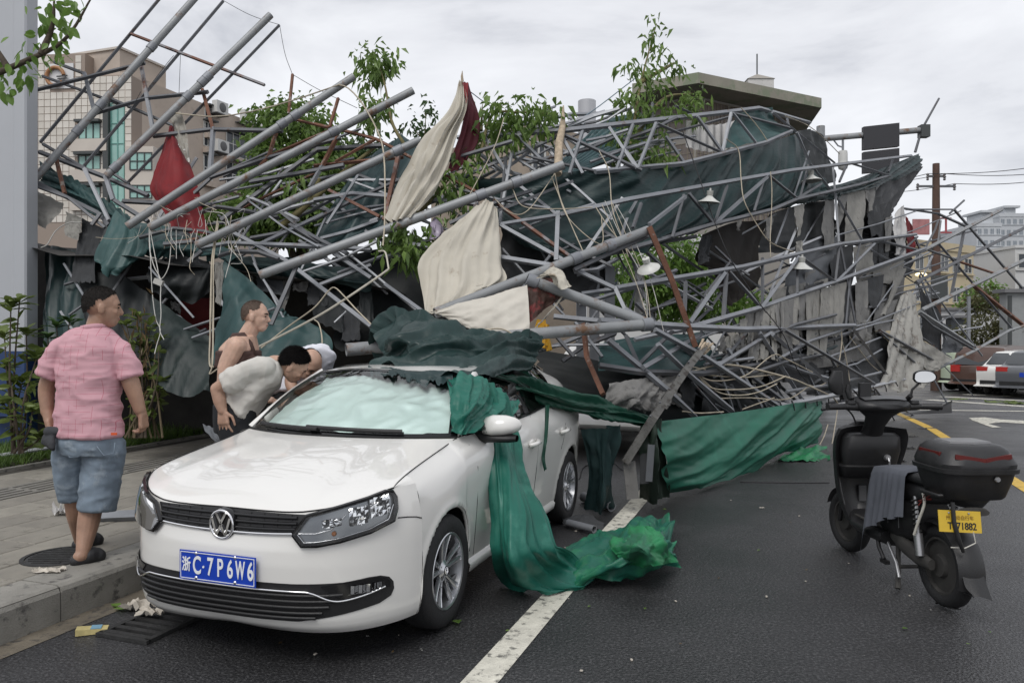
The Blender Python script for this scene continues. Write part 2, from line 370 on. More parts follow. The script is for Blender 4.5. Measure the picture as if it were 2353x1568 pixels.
for k in range(8):
 mb = MB(); mb.box((0, -.23 + k * .066, .012), (.29, .034, .018)); mb.build('bar', IRON, dg_)
mb = MB(); mb.box((-.155, 0, .012), (.03, .52, .02)).box((.155, 0, .012), (.03, .52, .02)).box((0, .265, .012), (.34, .025, .02)).box((0, -.265, .012), (.34, .025, .02)); mb.build('frame', IRON, dg_)
# ================================================================== the white hatchback under the wreck
PAINT = mat('car_paint', (.73, .72, .69), .34, coat=1.0, spec=.5)
BLK = mat('car_black_plastic', (.012, .012, .013), .45, bump=.15, bscale=200)
GBLK = mat('car_gloss_black', (.010, .010, .011), .12)
CHR = mat('car_chrome', (.85, .85, .86), .08, 1.0)
ALLOY = mat('car_alloy', (.62, .63, .65), .28, .9)
RUB = mat('tyre_rubber', (.016, .016, .017), .75, bump=.25, bscale=90)
SHADE = mat('sunshade_foil', (.84, .93, .91), .32, .3, var=.05, vscale=3.0, bump=.35, bscale=4)
WS = glass('windscreen_glass', (.92, .985, .965)); SG = glass('car_side_glass', (.20, .23, .23)); LENS = glass('lamp_lens', (.93, .94, .95))
LAMPIN = mat('lamp_housing', (.26, .27, .28), .22, .7); REFL = mat('lamp_reflector', (.9, .9, .9), .05, 1.0)
SEAM = mat('panel_gap', (.01, .01, .01), .9); INNER = mat('car_interior', (.02, .02, .022), .85); AMB = mat('amber_bulb', (.6, .18, .02), .3)
car = empty('parked_car', road(2.96, -2.52, 0), -YAW)
tag(car, 'white hatchback car crushed under green tarpaulin, blue licence plate in front', 'car')
# ---- front face: s runs round the plan outline from the middle, z up
_ps = [(0, 0), (.2, .007), (.4, .036), (.55, .092), (.66, .175), (.745, .285), (.80, .40), (.826, .488)]
_pl = [np.array(p) for p in catmull(_ps, 140)]
_ar = np.concatenate([[0], np.cumsum([np.linalg.norm(_pl[i + 1] - _pl[i]) for i in range(len(_pl) - 1)])]); SMAX = float(_ar[-1])
_px = np.array([p[0] for p in _pl]); _py = np.array([p[1] for p in _pl])
_zl = [.18, .21, .25, .32, .42, .50, .57, .62, .66, .70, .74, .79, .83]
_dy = [.10, .045, .018, .008, .004, .0, .008, .024, .036, .046, .060, .085, .11]
_sx = [.955, .975, .985, .992, .998, 1.0, 1.0, .998, .994, .988, .98, .966, .952]
def FS(s, z, off=0.0):
 a = abs(s); k = float(np.interp(z, _zl, _sx))
 x = float(np.interp(a, _ar, _px)); y = float(np.interp(a, _ar, _py)); i = min(int(np.searchsorted(_ar, a)), len(_pl) - 1); i = max(i, 1)
 t = _pl[i] - _pl[i - 1]; t = t / np.linalg.norm(t); nx, ny = t[1], -t[0]
 f = max(0.0, 1 - a / SMAX)
 x, y = x * k + nx * off, y + float(np.interp(z, _zl, _dy)) * f + ny * off
 return Vector((math.copysign(x, s) if s else 0.0, y, z))
_zt = ([0, .33, .42, .55, .74, .88, .95, 1.2], [.742, .742, .746, .762, .800, .828, .832, .835])
def ztop(s): return float(np.interp(abs(s), *_zt))
def mirror_build(fn, name, m, smooth=60, merge=False):
 for sg in (1, -1):
  mb = MB(); fn(mb, sg); mb.build(name, m, car, smooth, merge)
ns, nz = 84, 40; mb = MB()
mb.grid([[FS(-SMAX + 2 * SMAX * i / ns, .18 + (ztop(-SMAX + 2 * SMAX * i / ns) - .18) * (j / nz)) for i in range(ns + 1)] for j in range(nz + 1)])
mb.build('front_bumper', PAINT, car, 180)
mb = MB(); mb.grid([[FS(-SMAX + 2 * SMAX * i / 40, .19) + Vector((0, k * .5, k * .05)) for i in range(41)] for k in (0, 1)]); mb.build('underbody', BLK, car)
# ---- bonnet: from the front edge over to the scuttle
def cowl(t):    # t -1..1 across
 a = abs(t); return Vector((.725 * t, 0.905 + .225 * a ** 2.2, .978 - .006 * a ** 2))
def hood(t, w):
 s = .90 * t; A = FS(s, ztop(s)); B = cowl(t); a = abs(t)
 T0 = Vector((-.02 * t, .30 - .10 * a, .34 - .20 * a)); T1 = Vector((.03 * t, .75, .13 + .03 * a))
 w2, w3 = w * w, w ** 3
 p = A * (2 * w3 - 3 * w2 + 1) + T0 * (w3 - 2 * w2 + w) + B * (3 * w2 - 2 * w3) + T1 * (w3 - w2)
 crease = math.exp(-((a - .62) / .10) ** 2) * .010 * math.sin(math.pi * min(1, w * 1.05)); p.z += crease * (1 - .3 * w)
 return p
mb = MB(); mb.grid([[hood(-1 + 2 * i / 60, j / 44) for i in range(61)] for j in range(45)]); mb.build('bonnet', PAINT, car, 180)
def hood_y(y):
 lo, hi = 0.0, 1.0
 for _ in range(30):
  md = (lo + hi) / 2
  if hood(1, md).y < y: lo = md
  else: hi = md
 return hood(1, lo)
def corner(mb, sg):
 g = []
 for k in range(9):
  s = .90 + (SMAX - .90) * k / 8; a = FS(s, ztop(s)); b = hood_y(max(hood(1, 0).y, FS(.90, .83).y + (.488 - FS(.90, .83).y) * k / 8)); g.append([(sg * p.x, p.y, p.z) for p in catmull([a, (a + b) / 2 + Vector((.004, 0, .006)), b], 5)])
 mb.grid(g)
mirror_build(corner, 'wing_corner', PAINT, 180)
# ---- sides
_cy = [.488, .62, .83, 1.0, 1.13, 1.80, 2.40, 2.95, 3.29, 3.62, 3.86]
_fr = [0, .12, .30, .46, .62, .78, .90, 1.0]            # heights as a share of sill-to-shoulder
_bz = [.18, .20, .20, .20, .205, .205, .21, .21, .22, .24, .28]
def topline(y):
 if y <= 1.13:
  lo, hi = 0, 1
  for _ in range(30):
   md = (lo + hi) / 2
   if hood(1, md).y < y: lo = md
   else: hi = md
  p = hood(1, lo); return p.x, p.z
 return float(np.interp(y, [1.13, 1.5, 1.8, 2.4, 2.95, 3.29, 3.62, 3.86], [.725, .752, .765, .768, .76, .74, .70, .63])), float(np.interp(y, [1.13, 1.5, 1.8, 2.4, 2.95, 3.29, 3.62, 3.86], [.972, .974, .975, .99, 1.02, 1.04, 1.06, 1.07]))
_w = {0: [.80, .772, .765, .765, .765, .765, .77, .77, .775, .76, .70], 1: [.815, .80, .795, .79, .785, .785, .79, .792, .80, .785, .72],
 2: [.826, .826, .826, .815, .806, .805, .808, .815, .825, .80, .735], 3: [.828, .836, .842, .832, .822, .820, .823, .830, .84, .812, .745],
 4: [.826, .838, .848, .84, .833, .834, .836, .842, .846, .818, .75], 5: [.81, .826, .838, .836, .834, .840, .842, .844, .842, .812, .74],
 6: [.784, .795, .805, .805, .805, .818, .82, .818, .812, .78, .70]}
ctrl = []
for i, f in enumerate(_fr):
 row = []
 for j, y in enumerate(_cy):
  tx, tz = topline(y); z = _bz[j] + (tz - _bz[j]) * f
  if j == 0 and i < 7: p = FS(SMAX, z); row.append((p.x, p.y, p.z)); continue
  row.append((tx, y, tz) if i == 7 else (_w[i][j], y, z))
 ctrl.append(row)
NU, NV = 46, 190
side = surf(ctrl, NU, NV)
def side_at(y, z, off=0.0):
 j = min(range(NV + 1), key=lambda q: abs(side[NU // 2][q][1] - y)); col = [side[i][j] for i in range(NU + 1)]
 x = float(np.interp(z, [c[2] for c in col], [c[0] for c in col])); return Vector((x + off, y, z))
AX = ((.82, .315), (3.29, .315)); AR = .332
def side_panels(mb, sg):
 g = [[Vector(p) for p in r] for r in side]
 ins = lambda p: min((math.hypot(p.y - a, p.z - b) - AR) for a, b in AX)
 keep = []
 for i in range(NU):
  for j in range(NV):
   q = [(i, j), (i, j + 1), (i + 1, j + 1), (i + 1, j)]
   if max(ins(g[a][b]) for a, b in q) > 0: keep.append(q)
 used = sorted({k for q in keep for k in q}); idx = {k: n for n, k in enumerate(used)}; vs = []
 for k in used:
  p = g[k[0]][k[1]].copy()
  for a, b in AX:
   dd = math.hypot(p.y - a, p.z - b)
   if dd < AR: p.y, p.z = a + (p.y - a) * AR / dd, b + (p.z - b) * AR / dd
   elif dd < AR + .05: p.x += .008 * (1 - (dd - AR) / .05)
  vs.append((p.x * sg, p.y, p.z))
 mb.add(vs, [tuple(idx[k] for k in q) for q in keep])
mirror_build(side_panels, 'side_panel', PAINT, 180)
def arch_lip(mb, sg, ab):
 for a, b in (ab,):
  pts = []
  for k in range(25):
   th = math.pi * (-.10 + 1.2 * k / 24); y, z = a + AR * math.cos(th), b + AR * math.sin(th)
   if z < .2: continue
   p = side_at(y, z, -.012); pts.append((p.x * sg, p.y, p.z))
  mb.tube(pts, .010, 6)
for ab in AX: mirror_build(lambda mb, sg: arch_lip(mb, sg, ab), 'arch_lip', PAINT, 60)
def liner(mb, sg, ab):
 for a, b in (ab,):
  mb.grid([[(sg * x, a + (AR + .01) * math.cos(math.pi * k / 16), b + (AR + .01) * math.sin(math.pi * k / 16)) for k in range(17)] for x in (.80, .50)])
  mb.grid([[(sg * .5, a + r * math.cos(2 * math.pi * k / 16), b + r * math.sin(2 * math.pi * k / 16)) for k in range(17)] for r in (.02, .36)])
for ab in AX: mirror_build(lambda mb, sg: liner(mb, sg, ab), 'wheel_arch_liner', BLK)
mirror_build(lambda mb, sg: mb.grid([[(sg * x, y, z) for y in (1.17, 2.0, 2.93)] for x, z in ((.75, .16), (.79, .19), (.80, .235), (.775, .26))]), 'sill', PAINT, 60)
# ---- roof, pillars, glass
def wtop(t): a = abs(t); return Vector((.545 * t, 1.60 + .10 * a ** 2, 1.338 - .02 * a ** 2 - .006 * math.sin(5 * t)))
def wsf(t, w, off=0.0):
 A, B = cowl(t) + Vector((0, .03, .004)), wtop(t); p = A.lerp(B, w); bul = math.sin(math.pi * w); p += Vector((0, -.020, .030)) * bul + Vector((0, -.02 * off / .02, .9 * off)) * 1.0
 return p
IT = .985
mb = MB(); mb.grid([[wsf(-IT + 2 * IT * i / 32, .015 + .97 * j / 20) for i in range(33)] for j in range(21)]); mb.build('windscreen', WS, car, 180)
mb = MB(); g = []; nx_, ny_ = 70, 44
for j in range(ny_ + 1):
 row = []
 for i in range(nx_ + 1):
  t = -.93 + 1.84 * i / nx_; w1 = .965 - .03 * abs(noise.noise(Vector((t * 6, 0, 1)))); w = .11 + (w1 - .11) * j / ny_
  p = wsf(t, w, -.035); q = Vector((t * 2.1, w * 2.4, 3)); r = abs(noise.noise(q * 1.3)) + .5 * abs(noise.noise(q * 3.1)); p += Vector((0, .4, -.9)) * (.030 * r)
  row.append(p)
 g.append(row)
mb.grid(g); mb.build('sunshade', SHADE, car, 180)
mb = MB(); mb.grid([[wsf(-.97 + 1.94 * i / 20, w, -.12 - .02 * w) for i in range(21)] for w in (.0, .14, .22)]); mb.build('dashboard', INNER, car)
mb = MB()
for (w0, w1) in ((.0, .035), (.965, 1.0)): mb.grid([[wsf(-.99 + 1.98 * i / 32, w, .003) for i in range(33)] for w in (w0, w1)])
for sg in (-1, 1): mb.grid([[wsf(sg * t, j / 16, .003) for j in range(17)] for t in (.975, 1.0)])
mb.build('windscreen_seal', GBLK, car, 180)
def rail(y): return Vector((float(np.interp(y, [1.13, 1.4, 1.74, 2.3, 2.9, 3.4, 3.7], [.73, .685, .57, .575, .57, .53, .50])), y, float(np.interp(y, [1.13, 1.4, 1.74, 2.1, 2.6, 3.1, 3.45, 3.7], [.97, 1.13, 1.315, 1.345, 1.35, 1.33, 1.26, 1.15]))))
def apillar(mb, sg):
 g = []
 for k in range(13):
  w = k / 12; a = wsf(1.0, w, .002); y = 1.17 + (1.80 - 1.17) * w; b = Vector((.745 - .145 * w, y, .975 + (1.315 - .975) * w))
  m_ = (a + b) / 2 + Vector((.012, -.012, .016)); g.append([(sg * p.x, p.y, p.z) for p in catmull([a, m_, b], 6)])
 mb.grid(g)
mirror_build(apillar, 'windscreen_pillar', PAINT, 180)
def roofz(x, y): return 0
rows = []
for y, z0, dip in ((1.62, 1.338, 0), (1.85, 1.372, .01), (2.3, 1.385, .045), (2.75, 1.39, .03), (3.15, 1.365, .0), (3.45, 1.30, 0)):
 rl = rail(max(y, 1.8)); row = []
 for t in (-1, -.8, -.4, 0, .4, .8, 1):
  a = abs(t); x = rl.x * t; z = z0 - dip * (1 - a) - (z0 - rl.z) * a ** 3 if y > 1.7 else wtop(t).z + .004
  row.append((x, y + (.10 * a * a if y < 1.7 else 0), z))
 rows.append(row)
mb = MB(); mb.grid(surf(rows, 40, 36)); mb.build('roof', PAINT, car, 180)
def sideglass(mb, sg):
 for y0, y1 in ((1.40, 2.30), (2.38, 3.05)):
  g = []
  for k in range(13):
   y = y0 + (y1 - y0) * k / 12; tx, tz = topline(y); yt = max(y + .12 * (1 if y < 1.9 else .3), y); r_ = rail(min(max(yt, 1.55), 3.2))
   a = Vector((tx - .012, y, tz + .012)); b = Vector((r_.x + .02, yt, r_.z - .03)); g.append([(sg * p.x, p.y, p.z) for p in catmull([a, (a + b) / 2 + Vector((.022, 0, .0)), b], 6)])
  mb.grid(g)
mirror_build(sideglass, 'side_window', SG, 180)
def trim(mb, sg):
 def ln(y): tx, tz = topline(y); return (sg * (tx - .004), y, tz + .006)
 mb.tube([ln(1.25 + (3.2 - 1.25) * k / 24) for k in range(25)], .012, 6)
 tx, tz = topline(2.34); r_ = rail(2.34); mb.bar((sg * (tx - .01), 2.34, tz), (sg * (r_.x + .005), 2.34, r_.z), .10, .02, up=(0, 1, 0), roll=math.pi / 2)
 mb.tube([tuple(Vector((sg * rail(y).x * 1.01, y, rail(y).z - .012))) for y in np.linspace(1.8, 3.3, 12)], .018, 6)
mirror_build(trim, 'window_trim', GBLK, 60)
def cpillar(mb, sg):
 g = []
 for k in range(9):
  f = k / 8; y0 = 3.02 + f * .84; tx, tz = topline(min(y0, 3.86)); r_ = rail(min(3.1 + f * .45, 3.6)); a = Vector((tx, y0, tz)); b = Vector((r_.x, 3.1 + f * .40, r_.z)); g.append([(sg * p.x, p.y, p.z) for p in catmull([a, (a + b) / 2 + Vector((.03, .02, .02)), b], 8)])
 mb.grid(g)
mirror_build(cpillar, 'rear_pillar', PAINT, 180)
mb = MB(); g = []
for f in np.linspace(0, 1, 15):
 zz = .28 + .95 * f; hw = float(np.interp(zz, [.28, .5, .8, 1.05, 1.23], [.70, .745, .745, .63, .52])); yy = float(np.interp(zz, [.28, .5, .8, 1.05, 1.23], [3.90, 3.97, 3.93, 3.88, 3.55]))
 g.append([(hw * t, yy - .09 * abs(t) ** 3, zz) for t in np.linspace(-1, 1, 17)])
mb.grid(g); mb.build('tailgate', PAINT, car, 60)
mb = MB(); mb.box((0, 2.2, .30), (1.5, 2.6, .16)).box((0, 1.55, .55), (1.4, .12, .7)).box((.35, 2.25, .55), (.5, .5, .45)).box((-.35, 2.25, .55), (.5, .5, .45)).box((0, 3.2, .6), (1.2, .2, .6)).box((.35, 2.52, .88), (.46, .13, .55)).box((-.35, 2.52, .88), (.46, .13, .55)); mb.build('seat_row', INNER, car)
# ---- panel gaps
def surf_line(pts, r=.0028): mb = MB(); mb.tube(pts, r, 5); mb.build('panel_gap', SEAM, car)
for sg in (1, -1):
 mir = lambda p, o=.0: (sg * (p.x + o), p.y, p.z)
 surf_line([mir(hood(1, k / 40) + Vector((.002, 0, .001))) for k in range(1, 41)], .0032)
 surf_line([(sg * side_at(y, z).x, y, z) for y, z in [(1.20, .93), (1.20, .8), (1.215, .6), (1.24, .4), (1.26, .27)]])
 surf_line([(sg * side_at(y, z).x, y, z) for y, z in [(2.36, .98), (2.36, .8), (2.355, .6), (2.35, .4), (2.345, .27)]])
 surf_line([(sg * side_at(y, z).x, y, z) for y, z in [(3.10, 1.02), (3.08, .85), (3.02, .72), (2.97, .66)]])
 surf_line([FS(sg * s, z, .001) for s, z in [(.90, .69), (.96, .685), (1.02, .675), (SMAX, .662)]])
 mb = MB(); mb.tube([(sg * side_at(y, .63).x, y, .63) for y in (1.3, 2.3)], .001, 4)
surf_line([FS(s, ztop(s), .001) + Vector((0, .002, .002)) for s in np.linspace(-.9, .9, 50)], .004)
surf_line([cowl(t) + Vector((0, .012, -.004)) for t in np.linspace(-1, 1, 30)], .014)
# ---- overlays on the front face
def overlay(name, poly, m, off, step=.03, sides=(1,), thick=0.0, parent=None):
 o_ = None
 for sg in sides:
  me = fill_poly([(x * sg, z) for x, z in poly], step, lambda x, z: FS(x, z, off), thick); me.shade_smooth(); o_ = link(name, me, m, parent or car)
 return o_
def strip_line(name, pts, r, m, off, sides=(1,), sx=1.0, parent=None):
 for sg in sides: mb = MB(); mb.tube([FS(sg * s, z, off) for s, z in pts], r, 8, sx=sx); mb.build(name, m, parent or car, 60)
gr = overlay('upper_grille', [(-.445, .738), (-.10, .742), (.10, .742), (.445, .738), (.415, .70), (.388, .655), (.10, .632), (-.10, .632), (-.388, .655), (-.415, .70)], BLK, .004, .02)
for z in (.722, .697, .672):
 strip_line('grille_slat', [(s, z - .012 * (1 - (s / .42) ** 2) * (.742 - z) / .1) for s in np.linspace(-.40, .40, 15)], .0085, GBLK, .008, parent=gr)
for s in np.linspace(-.37, .37, 11):
 if abs(s) > .08: strip_line('grille_rib', [(s, .735), (s, .65)], .004, BLK, .005, parent=gr)
strip_line('grille_chrome', [(s, .652 - .010 * (1 - (s / .385) ** 2)) for s in np.linspace(-.385, .385, 17)], .0065, CHR, .009, parent=gr)
low = overlay('lower_grille', [(-.80, .345), (-.62, .40), (-.40, .425), (.40, .425), (.62, .428), (.74, .438), (.80, .436), (.845, .422), (.87, .395), (.875, .36), (.86, .33), (.80, .305), (.60, .275), (.42, .250), (-.42, .250), (-.60, .275), (-.83, .315), (-.865, .35), (-.845, .41), (-.80, .42)][2:] + [(-.78, .43), (-.62, .42)][:2], BLK, .004, .02)
for k, z in enumerate((.372, .345, .318, .291, .268)):
 w = .62 - k * .03
 strip_line('grille_slat', [(s, z) for s in np.linspace(-w, w, 21)], .0085, BLK, .010, parent=low)
strip_line('chrome_strip', [(s, z) for s, z in catmull([(0, .395), (.40, .392), (.48, .385), (.56, .352), (.62, .345), (.72, .36), (.82, .383)], 40)], .005, CHR, .014, (1, -1), parent=low)
for sg in (1, -1):
 bz = overlay('fog_lamp_bezel', [(.52, .414), (.66, .428), (.78, .432), (.83, .42), (.852, .40), (.85, .378), (.72, .355), (.60, .352)], GBLK, .009, .02, (sg,), parent=low)
 for a, b, m_ in ((.655, .745, REFL), (.755, .80, REFL)):
  mb = MB()
  for k in range(5):
   s0 = a + (b - a) * k / 5; s1 = a + (b - a) * (k + .85) / 5
   mb.grid([[FS(sg * s_, z, .012 + .006 * ((k + q) % 2)) for q, s_ in enumerate((s0, s1))] for z in (.372 + .01 * (a > .75), .41)])
  mb.build('fog_lamp_reflector', m_, bz)
 overlay('fog_lamp_lens', [(.64, .368), (.75, .372), (.815, .385), (.81, .414), (.67, .412)], LENS, .022, .02, (sg,), parent=bz)
# ---- headlamps
HL = [(.388, .652), (.432, .604), (.50, .606), (.60, .622), (.74, .652), (.865, .690), (.885, .74), (.892, .79), (.878, .818), (.84, .822), (.74, .800), (.60, .770), (.52, .750), (.452, .733)]
def shrink(poly, k, c=(.66, .71)): return [(c[0] + (x - c[0]) * k, c[1] + (z - c[1]) * k) for x, z in poly]
for sg in (1, -1):
 h = overlay('headlamp', HL, BLK, .003, .03, (sg,))
 overlay('lamp_housing', shrink(HL, .955), LAMPIN, .0045, .03, (sg,), parent=h)
 random.seed(4)
 for (s0, s1, z0, z1) in ((.52, .61, .70, .735), (.645, .735, .685, .765), (.745, .85, .70, .79)):
  mb = MB()
  for a in range(5):
   for b in range(4):
    sa, sb = s0 + (s1 - s0) * a / 5, s0 + (s1 - s0) * (a + 1) / 5; za, zb = z0 + (z1 - z0) * b / 4, z0 + (z1 - z0) * (b + 1) / 4
    o4 = [random.uniform(.008, .03) for _ in range(4)]; dz = (sa - .66) * .14
    mb.add([FS(sg * sa, za + dz, o4[0]), FS(sg * sb, za + dz, o4[1]), FS(sg * sb, zb + dz, o4[2]), FS(sg * sa, zb + dz, o4[3])], [(0, 1, 2, 3)])
  mb.build('lamp_reflector', REFL, h)
 strip_line('lamp_chrome_line', [(.405, .650), (.44, .614), (.50, .618), (.60, .632), (.74, .662), (.84, .695), (.875, .76)], .0035, CHR, .012, (sg,), parent=h)
 strip_line('lamp_chrome_line', [(.41, .654), (.49, .655), (.56, .672), (.63, .735)], .0035, CHR, .012, (sg,), parent=h)
 mb = MB(); mb.ball(FS(sg * .575, .655, .015), .012); mb.build('indicator_bulb', AMB, h, 180)
 overlay('lamp_lens', shrink(HL, .985), LENS, .034, .03, (sg,), parent=h)
 mb = MB(); mb.tube([FS(sg * s, z, .016) for s, z in HL + HL[:1]], .012, 5); mb.build('lamp_edge', GBLK, h, 60)
random.seed(21)
# ---- badge
bd = Vector((0, FS(0, .672).y - .018, .672)); mb = MB()
mb.lathe([(0, 0), (.072, 0), (.076, .012), (.076, .03)], 36, lambda p: Vector((p.x, bd.y + p.z - .004, bd.z + p.y))); bdo = mb.build('badge', GBLK, car, 40)
mb = MB(); mb.tube([(.0655 * math.cos(2 * math.pi * k / 36), bd.y - .005, bd.z + .0655 * math.sin(2 * math.pi * k / 36)) for k in range(37)], .0065, 8, cap=False); mb.build('badge_ring', CHR, bdo, 180)
mb = MB()
for pts in ([(-.028, .055), (0, .008), (.028, .055)], [(-.052, .032), (-.026, -.050), (0, -.004), (.026, -.050), (.052, .032)]):
 for a, b in zip(pts[:-1], pts[1:]): mb.bar((a[0], bd.y - .008, bd.z + a[1]), (b[0], bd.y - .008, bd.z + b[1]), .008, .0115, up=(0, 1, 0), roll=math.pi / 2)
mb.build('badge_emblem', CHR, bdo)
# ---- licence plate
PB = mat('plate_blue', (.008, .05, .42), .35); PW = mat('plate_white', (.80, .82, .84), .4)
PZ, PY = .472, -.014
mb = MB(); mb.box((0, PY, PZ), (.44, .004, .14)); pl = mb.build('licence_plate', PB, car)
mb = MB()
for a, b in (((-.212, -.062), (.212, -.062)), ((.212, -.062), (.212, .062)), ((.212, .062), (-.212, .062)), ((-.212, .062), (-.212, -.062))): mb.bar((a[0], PY - .0025, PZ + a[1]), (b[0], PY - .0025, PZ + b[1]), .004, .003, up=(0, 1, 0), roll=math.pi / 2)
mb.build('plate_border', PW, pl)
ex, ey = (1, 0, 0), (0, 0, 1)
text_on(pl, 'plate_lettering', '浙', .072, PW, (-.178, PY - .004, PZ), ex, ey, .001, .72, bold=.0015)
text_on(pl, 'plate_lettering', 'C', .118, PW, (-.115, PY - .004, PZ), ex, ey, .001, .60, bold=.0022)
mb = MB(); mb.lathe([(0, 0), (.006, 0), (.006, .002)], 12, lambda p: Vector((p.x - .077, PY - .0035 - p.z, PZ + p.y))); mb.build('plate_lettering', PW, pl)
for i, ch in enumerate('7P6W6'): text_on(pl, 'plate_lettering', ch, .118, PW, (-.038 + i * .0575, PY - .004, PZ), ex, ey, .001, .60 if ch != 'W' else .42, bold=.0022)
for x in (-.12, .105):
 for z in (-.056, .060): mb = MB(); mb.ball((x, PY - .003, PZ + z), (.009, .006, .009), 6, 10); mb.build('plate_bolt', CHR, pl, 180)
# ---- mirrors, handles, wipers
for sg in (1, -1):
 c = Vector((sg * .905, 1.40, 1.0)); mb = MB(); g = []
 for k, (dx, ry, rz, dy) in enumerate([(-.115, .02, .03, .02), (-.105, .062, .066, .012), (-.05, .078, .080, .0), (.03, .074, .076, .006), (.085, .055, .058, .02), (.112, .03, .034, .035), (.12, .004, .005, .04)]):
  g.append([(c.x + sg * dx, c.y + dy + ry * (math.cos(q) if math.cos(q) < 0 else .45 * math.cos(q)), c.z + rz * math.sin(q) * (1 if math.sin(q) > 0 else .62) + .004 * k) for q in [2 * math.pi * j / 20 for j in range(20)]])
 if sg < 0: c.y += .06; g = [[(-.80 + (p[0] + .905) * .35, p[1] + .06, p[2]) for p in r_] for r_ in g]          # far mirror folded in
 mb.grid(g, close=True); mo = mb.build('door_mirror', PAINT, car, 180)
 if sg < 0: mo.name = 'folded_mirror'
 if sg > 0:
  mb = MB(); g = []
  for k, (dx, ry, rz) in enumerate([(-.17, .03, .03), (-.12, .055, .034), (-.05, .070, .030), (.05, .066, .028), (.10, .03, .02)]):
   g.append([(c.x + sg * dx, c.y + .012 + ry * math.cos(q), c.z - .052 + rz * math.sin(q)) for q in [2 * math.pi * j / 14 for j in range(14)]])
  mb.grid(g, close=True); mb.build('mirror_base', BLK, mo, 180)
  mb = MB(); g = []
  for k, (x, y, rx, rz) in enumerate([(.70, 1.43, .06, .075), (.76, 1.42, .05, .06), (.81, 1.41, .04, .04)]):
   g.append([(sg * x, y + rx * math.cos(q), .945 + .004 * k + rz * math.sin(q)) for q in [2 * math.pi * j / 14 for j in range(14)]])
  mb.grid(g, close=True); mb.build('mirror_stalk', BLK, mo, 180)
 for y in (2.22, 3.0):
  p = side_at(y, .80); mb = MB(); mb.tube([(sg * (p.x + .006), y - .09, .80), (sg * (p.x + .035), y - .06, .805), (sg * (p.x + .038), y, .808), (sg * (p.x + .035), y + .06, .81), (sg * (p.x + .006), y + .09, .812)], [.014, .017, .018, .017, .014], 8); hd = mb.build('door_handle', PAINT, car, 180)
  mb = MB(); mb.ball((sg * (p.x - .004), y, .80), (.012, .075, .035), 8, 14); mb.build('handle_recess', BLK if False else PAINT, hd, 180)
for t0, t1, w0, w1 in ((-.10, -.80, .02, .035), (.62, -.22, .02, .04)):
 mb = MB(); mb.tube([wsf(t0 + (t1 - t0) * k / 10, w0 + (w1 - w0) * k / 10, .03) for k in range(11)], .012, 6); mb.tube([wsf(t0 + (t1 - t0) * k / 10, w0 + (w1 - w0) * k / 10 + .012, .012) for k in range(11)], .006, 6); mb.build('wiper', BLK, car, 60)
mb = MB(); mb.grid([[cowl(t) + Vector((0, .015 + .09 * k, -.012 + .012 * k)) for t in np.linspace(-.98, .98, 30)] for k in (0, 1)]); mb.build('scuttle_grille', BLK, car)
# ---- wheels
def wheel(parent, loc, sg, rt=.302, wd=.185, name='wheel', spokes=10, tyrem=None, rimm=None, detail=True):
 w = empty(name, loc); w.parent = parent; fn = lambda p: Vector((sg * p.z, p.x, p.y))
 mb = MB(); h = wd / 2; k = rt / .302
 mb.lathe([(.198 * k, -h * .85), (.215 * k, -h), (.26 * k, -h * 1.02), (.288 * k, -h * .9), (.300 * k, -h * .62), (.302 * k, 0), (.300 * k, h * .62), (.288 * k, h * .9), (.26 * k, h * 1.02), (.215 * k, h), (.198 * k, h * .85)], 48, fn); mb.build('tyre', tyrem or RUB, w, 180)
 mb = MB(); mb.lathe([(.204 * k, h * .93), (.2 * k, h * .97), (.190 * k, h * .93), (.186 * k, h * .6), (.175 * k, 0), (.175 * k, -h * .8)], 48, fn); rim = mb.build('rim', rimm or ALLOY, w, 60)
 mb = MB(); mb.lathe([(0, -h * .1), (.178 * k, -h * .1)], 24, fn); mb.build('brake_disc', mat('brake_dark', (.03, .03, .03), .5, .6), w)
 for i in range(spokes):
  mb = MB(); th = 2 * math.pi * (i + .16 * (-1) ** i) / spokes; c, s_ = math.cos(th), math.sin(th)
  pr = []
  for r_, wv, zo in ((.038, .011, .62), (.08, .0125, .66), (.14, .015, .74), (.192, .021, .88)):
   pr.append([fn(Vector((r_ * k * c - q * wv * k * s_, r_ * k * s_ + q * wv * k * c, h * zo - e))) for q, e in ((-1, .018), (-.9, .002), (-.35, 0), (-.2, .006), (.2, .006), (.35, 0), (.9, .002), (1, .018))])
  mb.grid(pr); mb.build('spoke', rimm or ALLOY, rim, 40)
 mb = MB(); mb.lathe([(0, h * .78), (.028 * k, h * .78), (.034 * k, h * .72), (.055 * k, h * .62), (.058 * k, h * .3)], 24, fn); mb.build('hub', rimm or ALLOY, rim, 40)
 if detail:
  mb = MB(); mb.lathe([(0, h * .8), (.022, h * .8), (.023, h * .77)], 20, fn); mb.build('hub_cap', GBLK, rim)
  mb = MB()
  mb.tube([fn(Vector((.019 * math.cos(a), .019 * math.sin(a), h * .8 + .001))) for a in np.linspace(0, 2 * math.pi, 20)], .002, 5)
  for pts in ([(-.008, .016), (0, .002), (.008, .016)], [(-.015, .009), (-.008, -.015), (0, -.001), (.008, -.015), (.015, .009)]):
   for a, b in zip(pts[:-1], pts[1:]): mb.tube([fn(Vector((a[0], a[1], h * .8 + .001))), fn(Vector((b[0], b[1], h * .8 + .001)))], .0018, 4)
  mb.build('hub_emblem', CHR, rim)
  for i in range(5): a = 2 * math.pi * i / 5; mb = MB(); mb.ball(fn(Vector((.042 * math.cos(a), .042 * math.sin(a), h * .62))), .007, 5, 8); mb.build('wheel_bolt', mat('bolt_dark', (.05, .05, .05), .4, .8), rim)
 return w
for sg in (1, -1):
 for a, b in AX: wheel(car, (sg * .732, a, .302), sg)
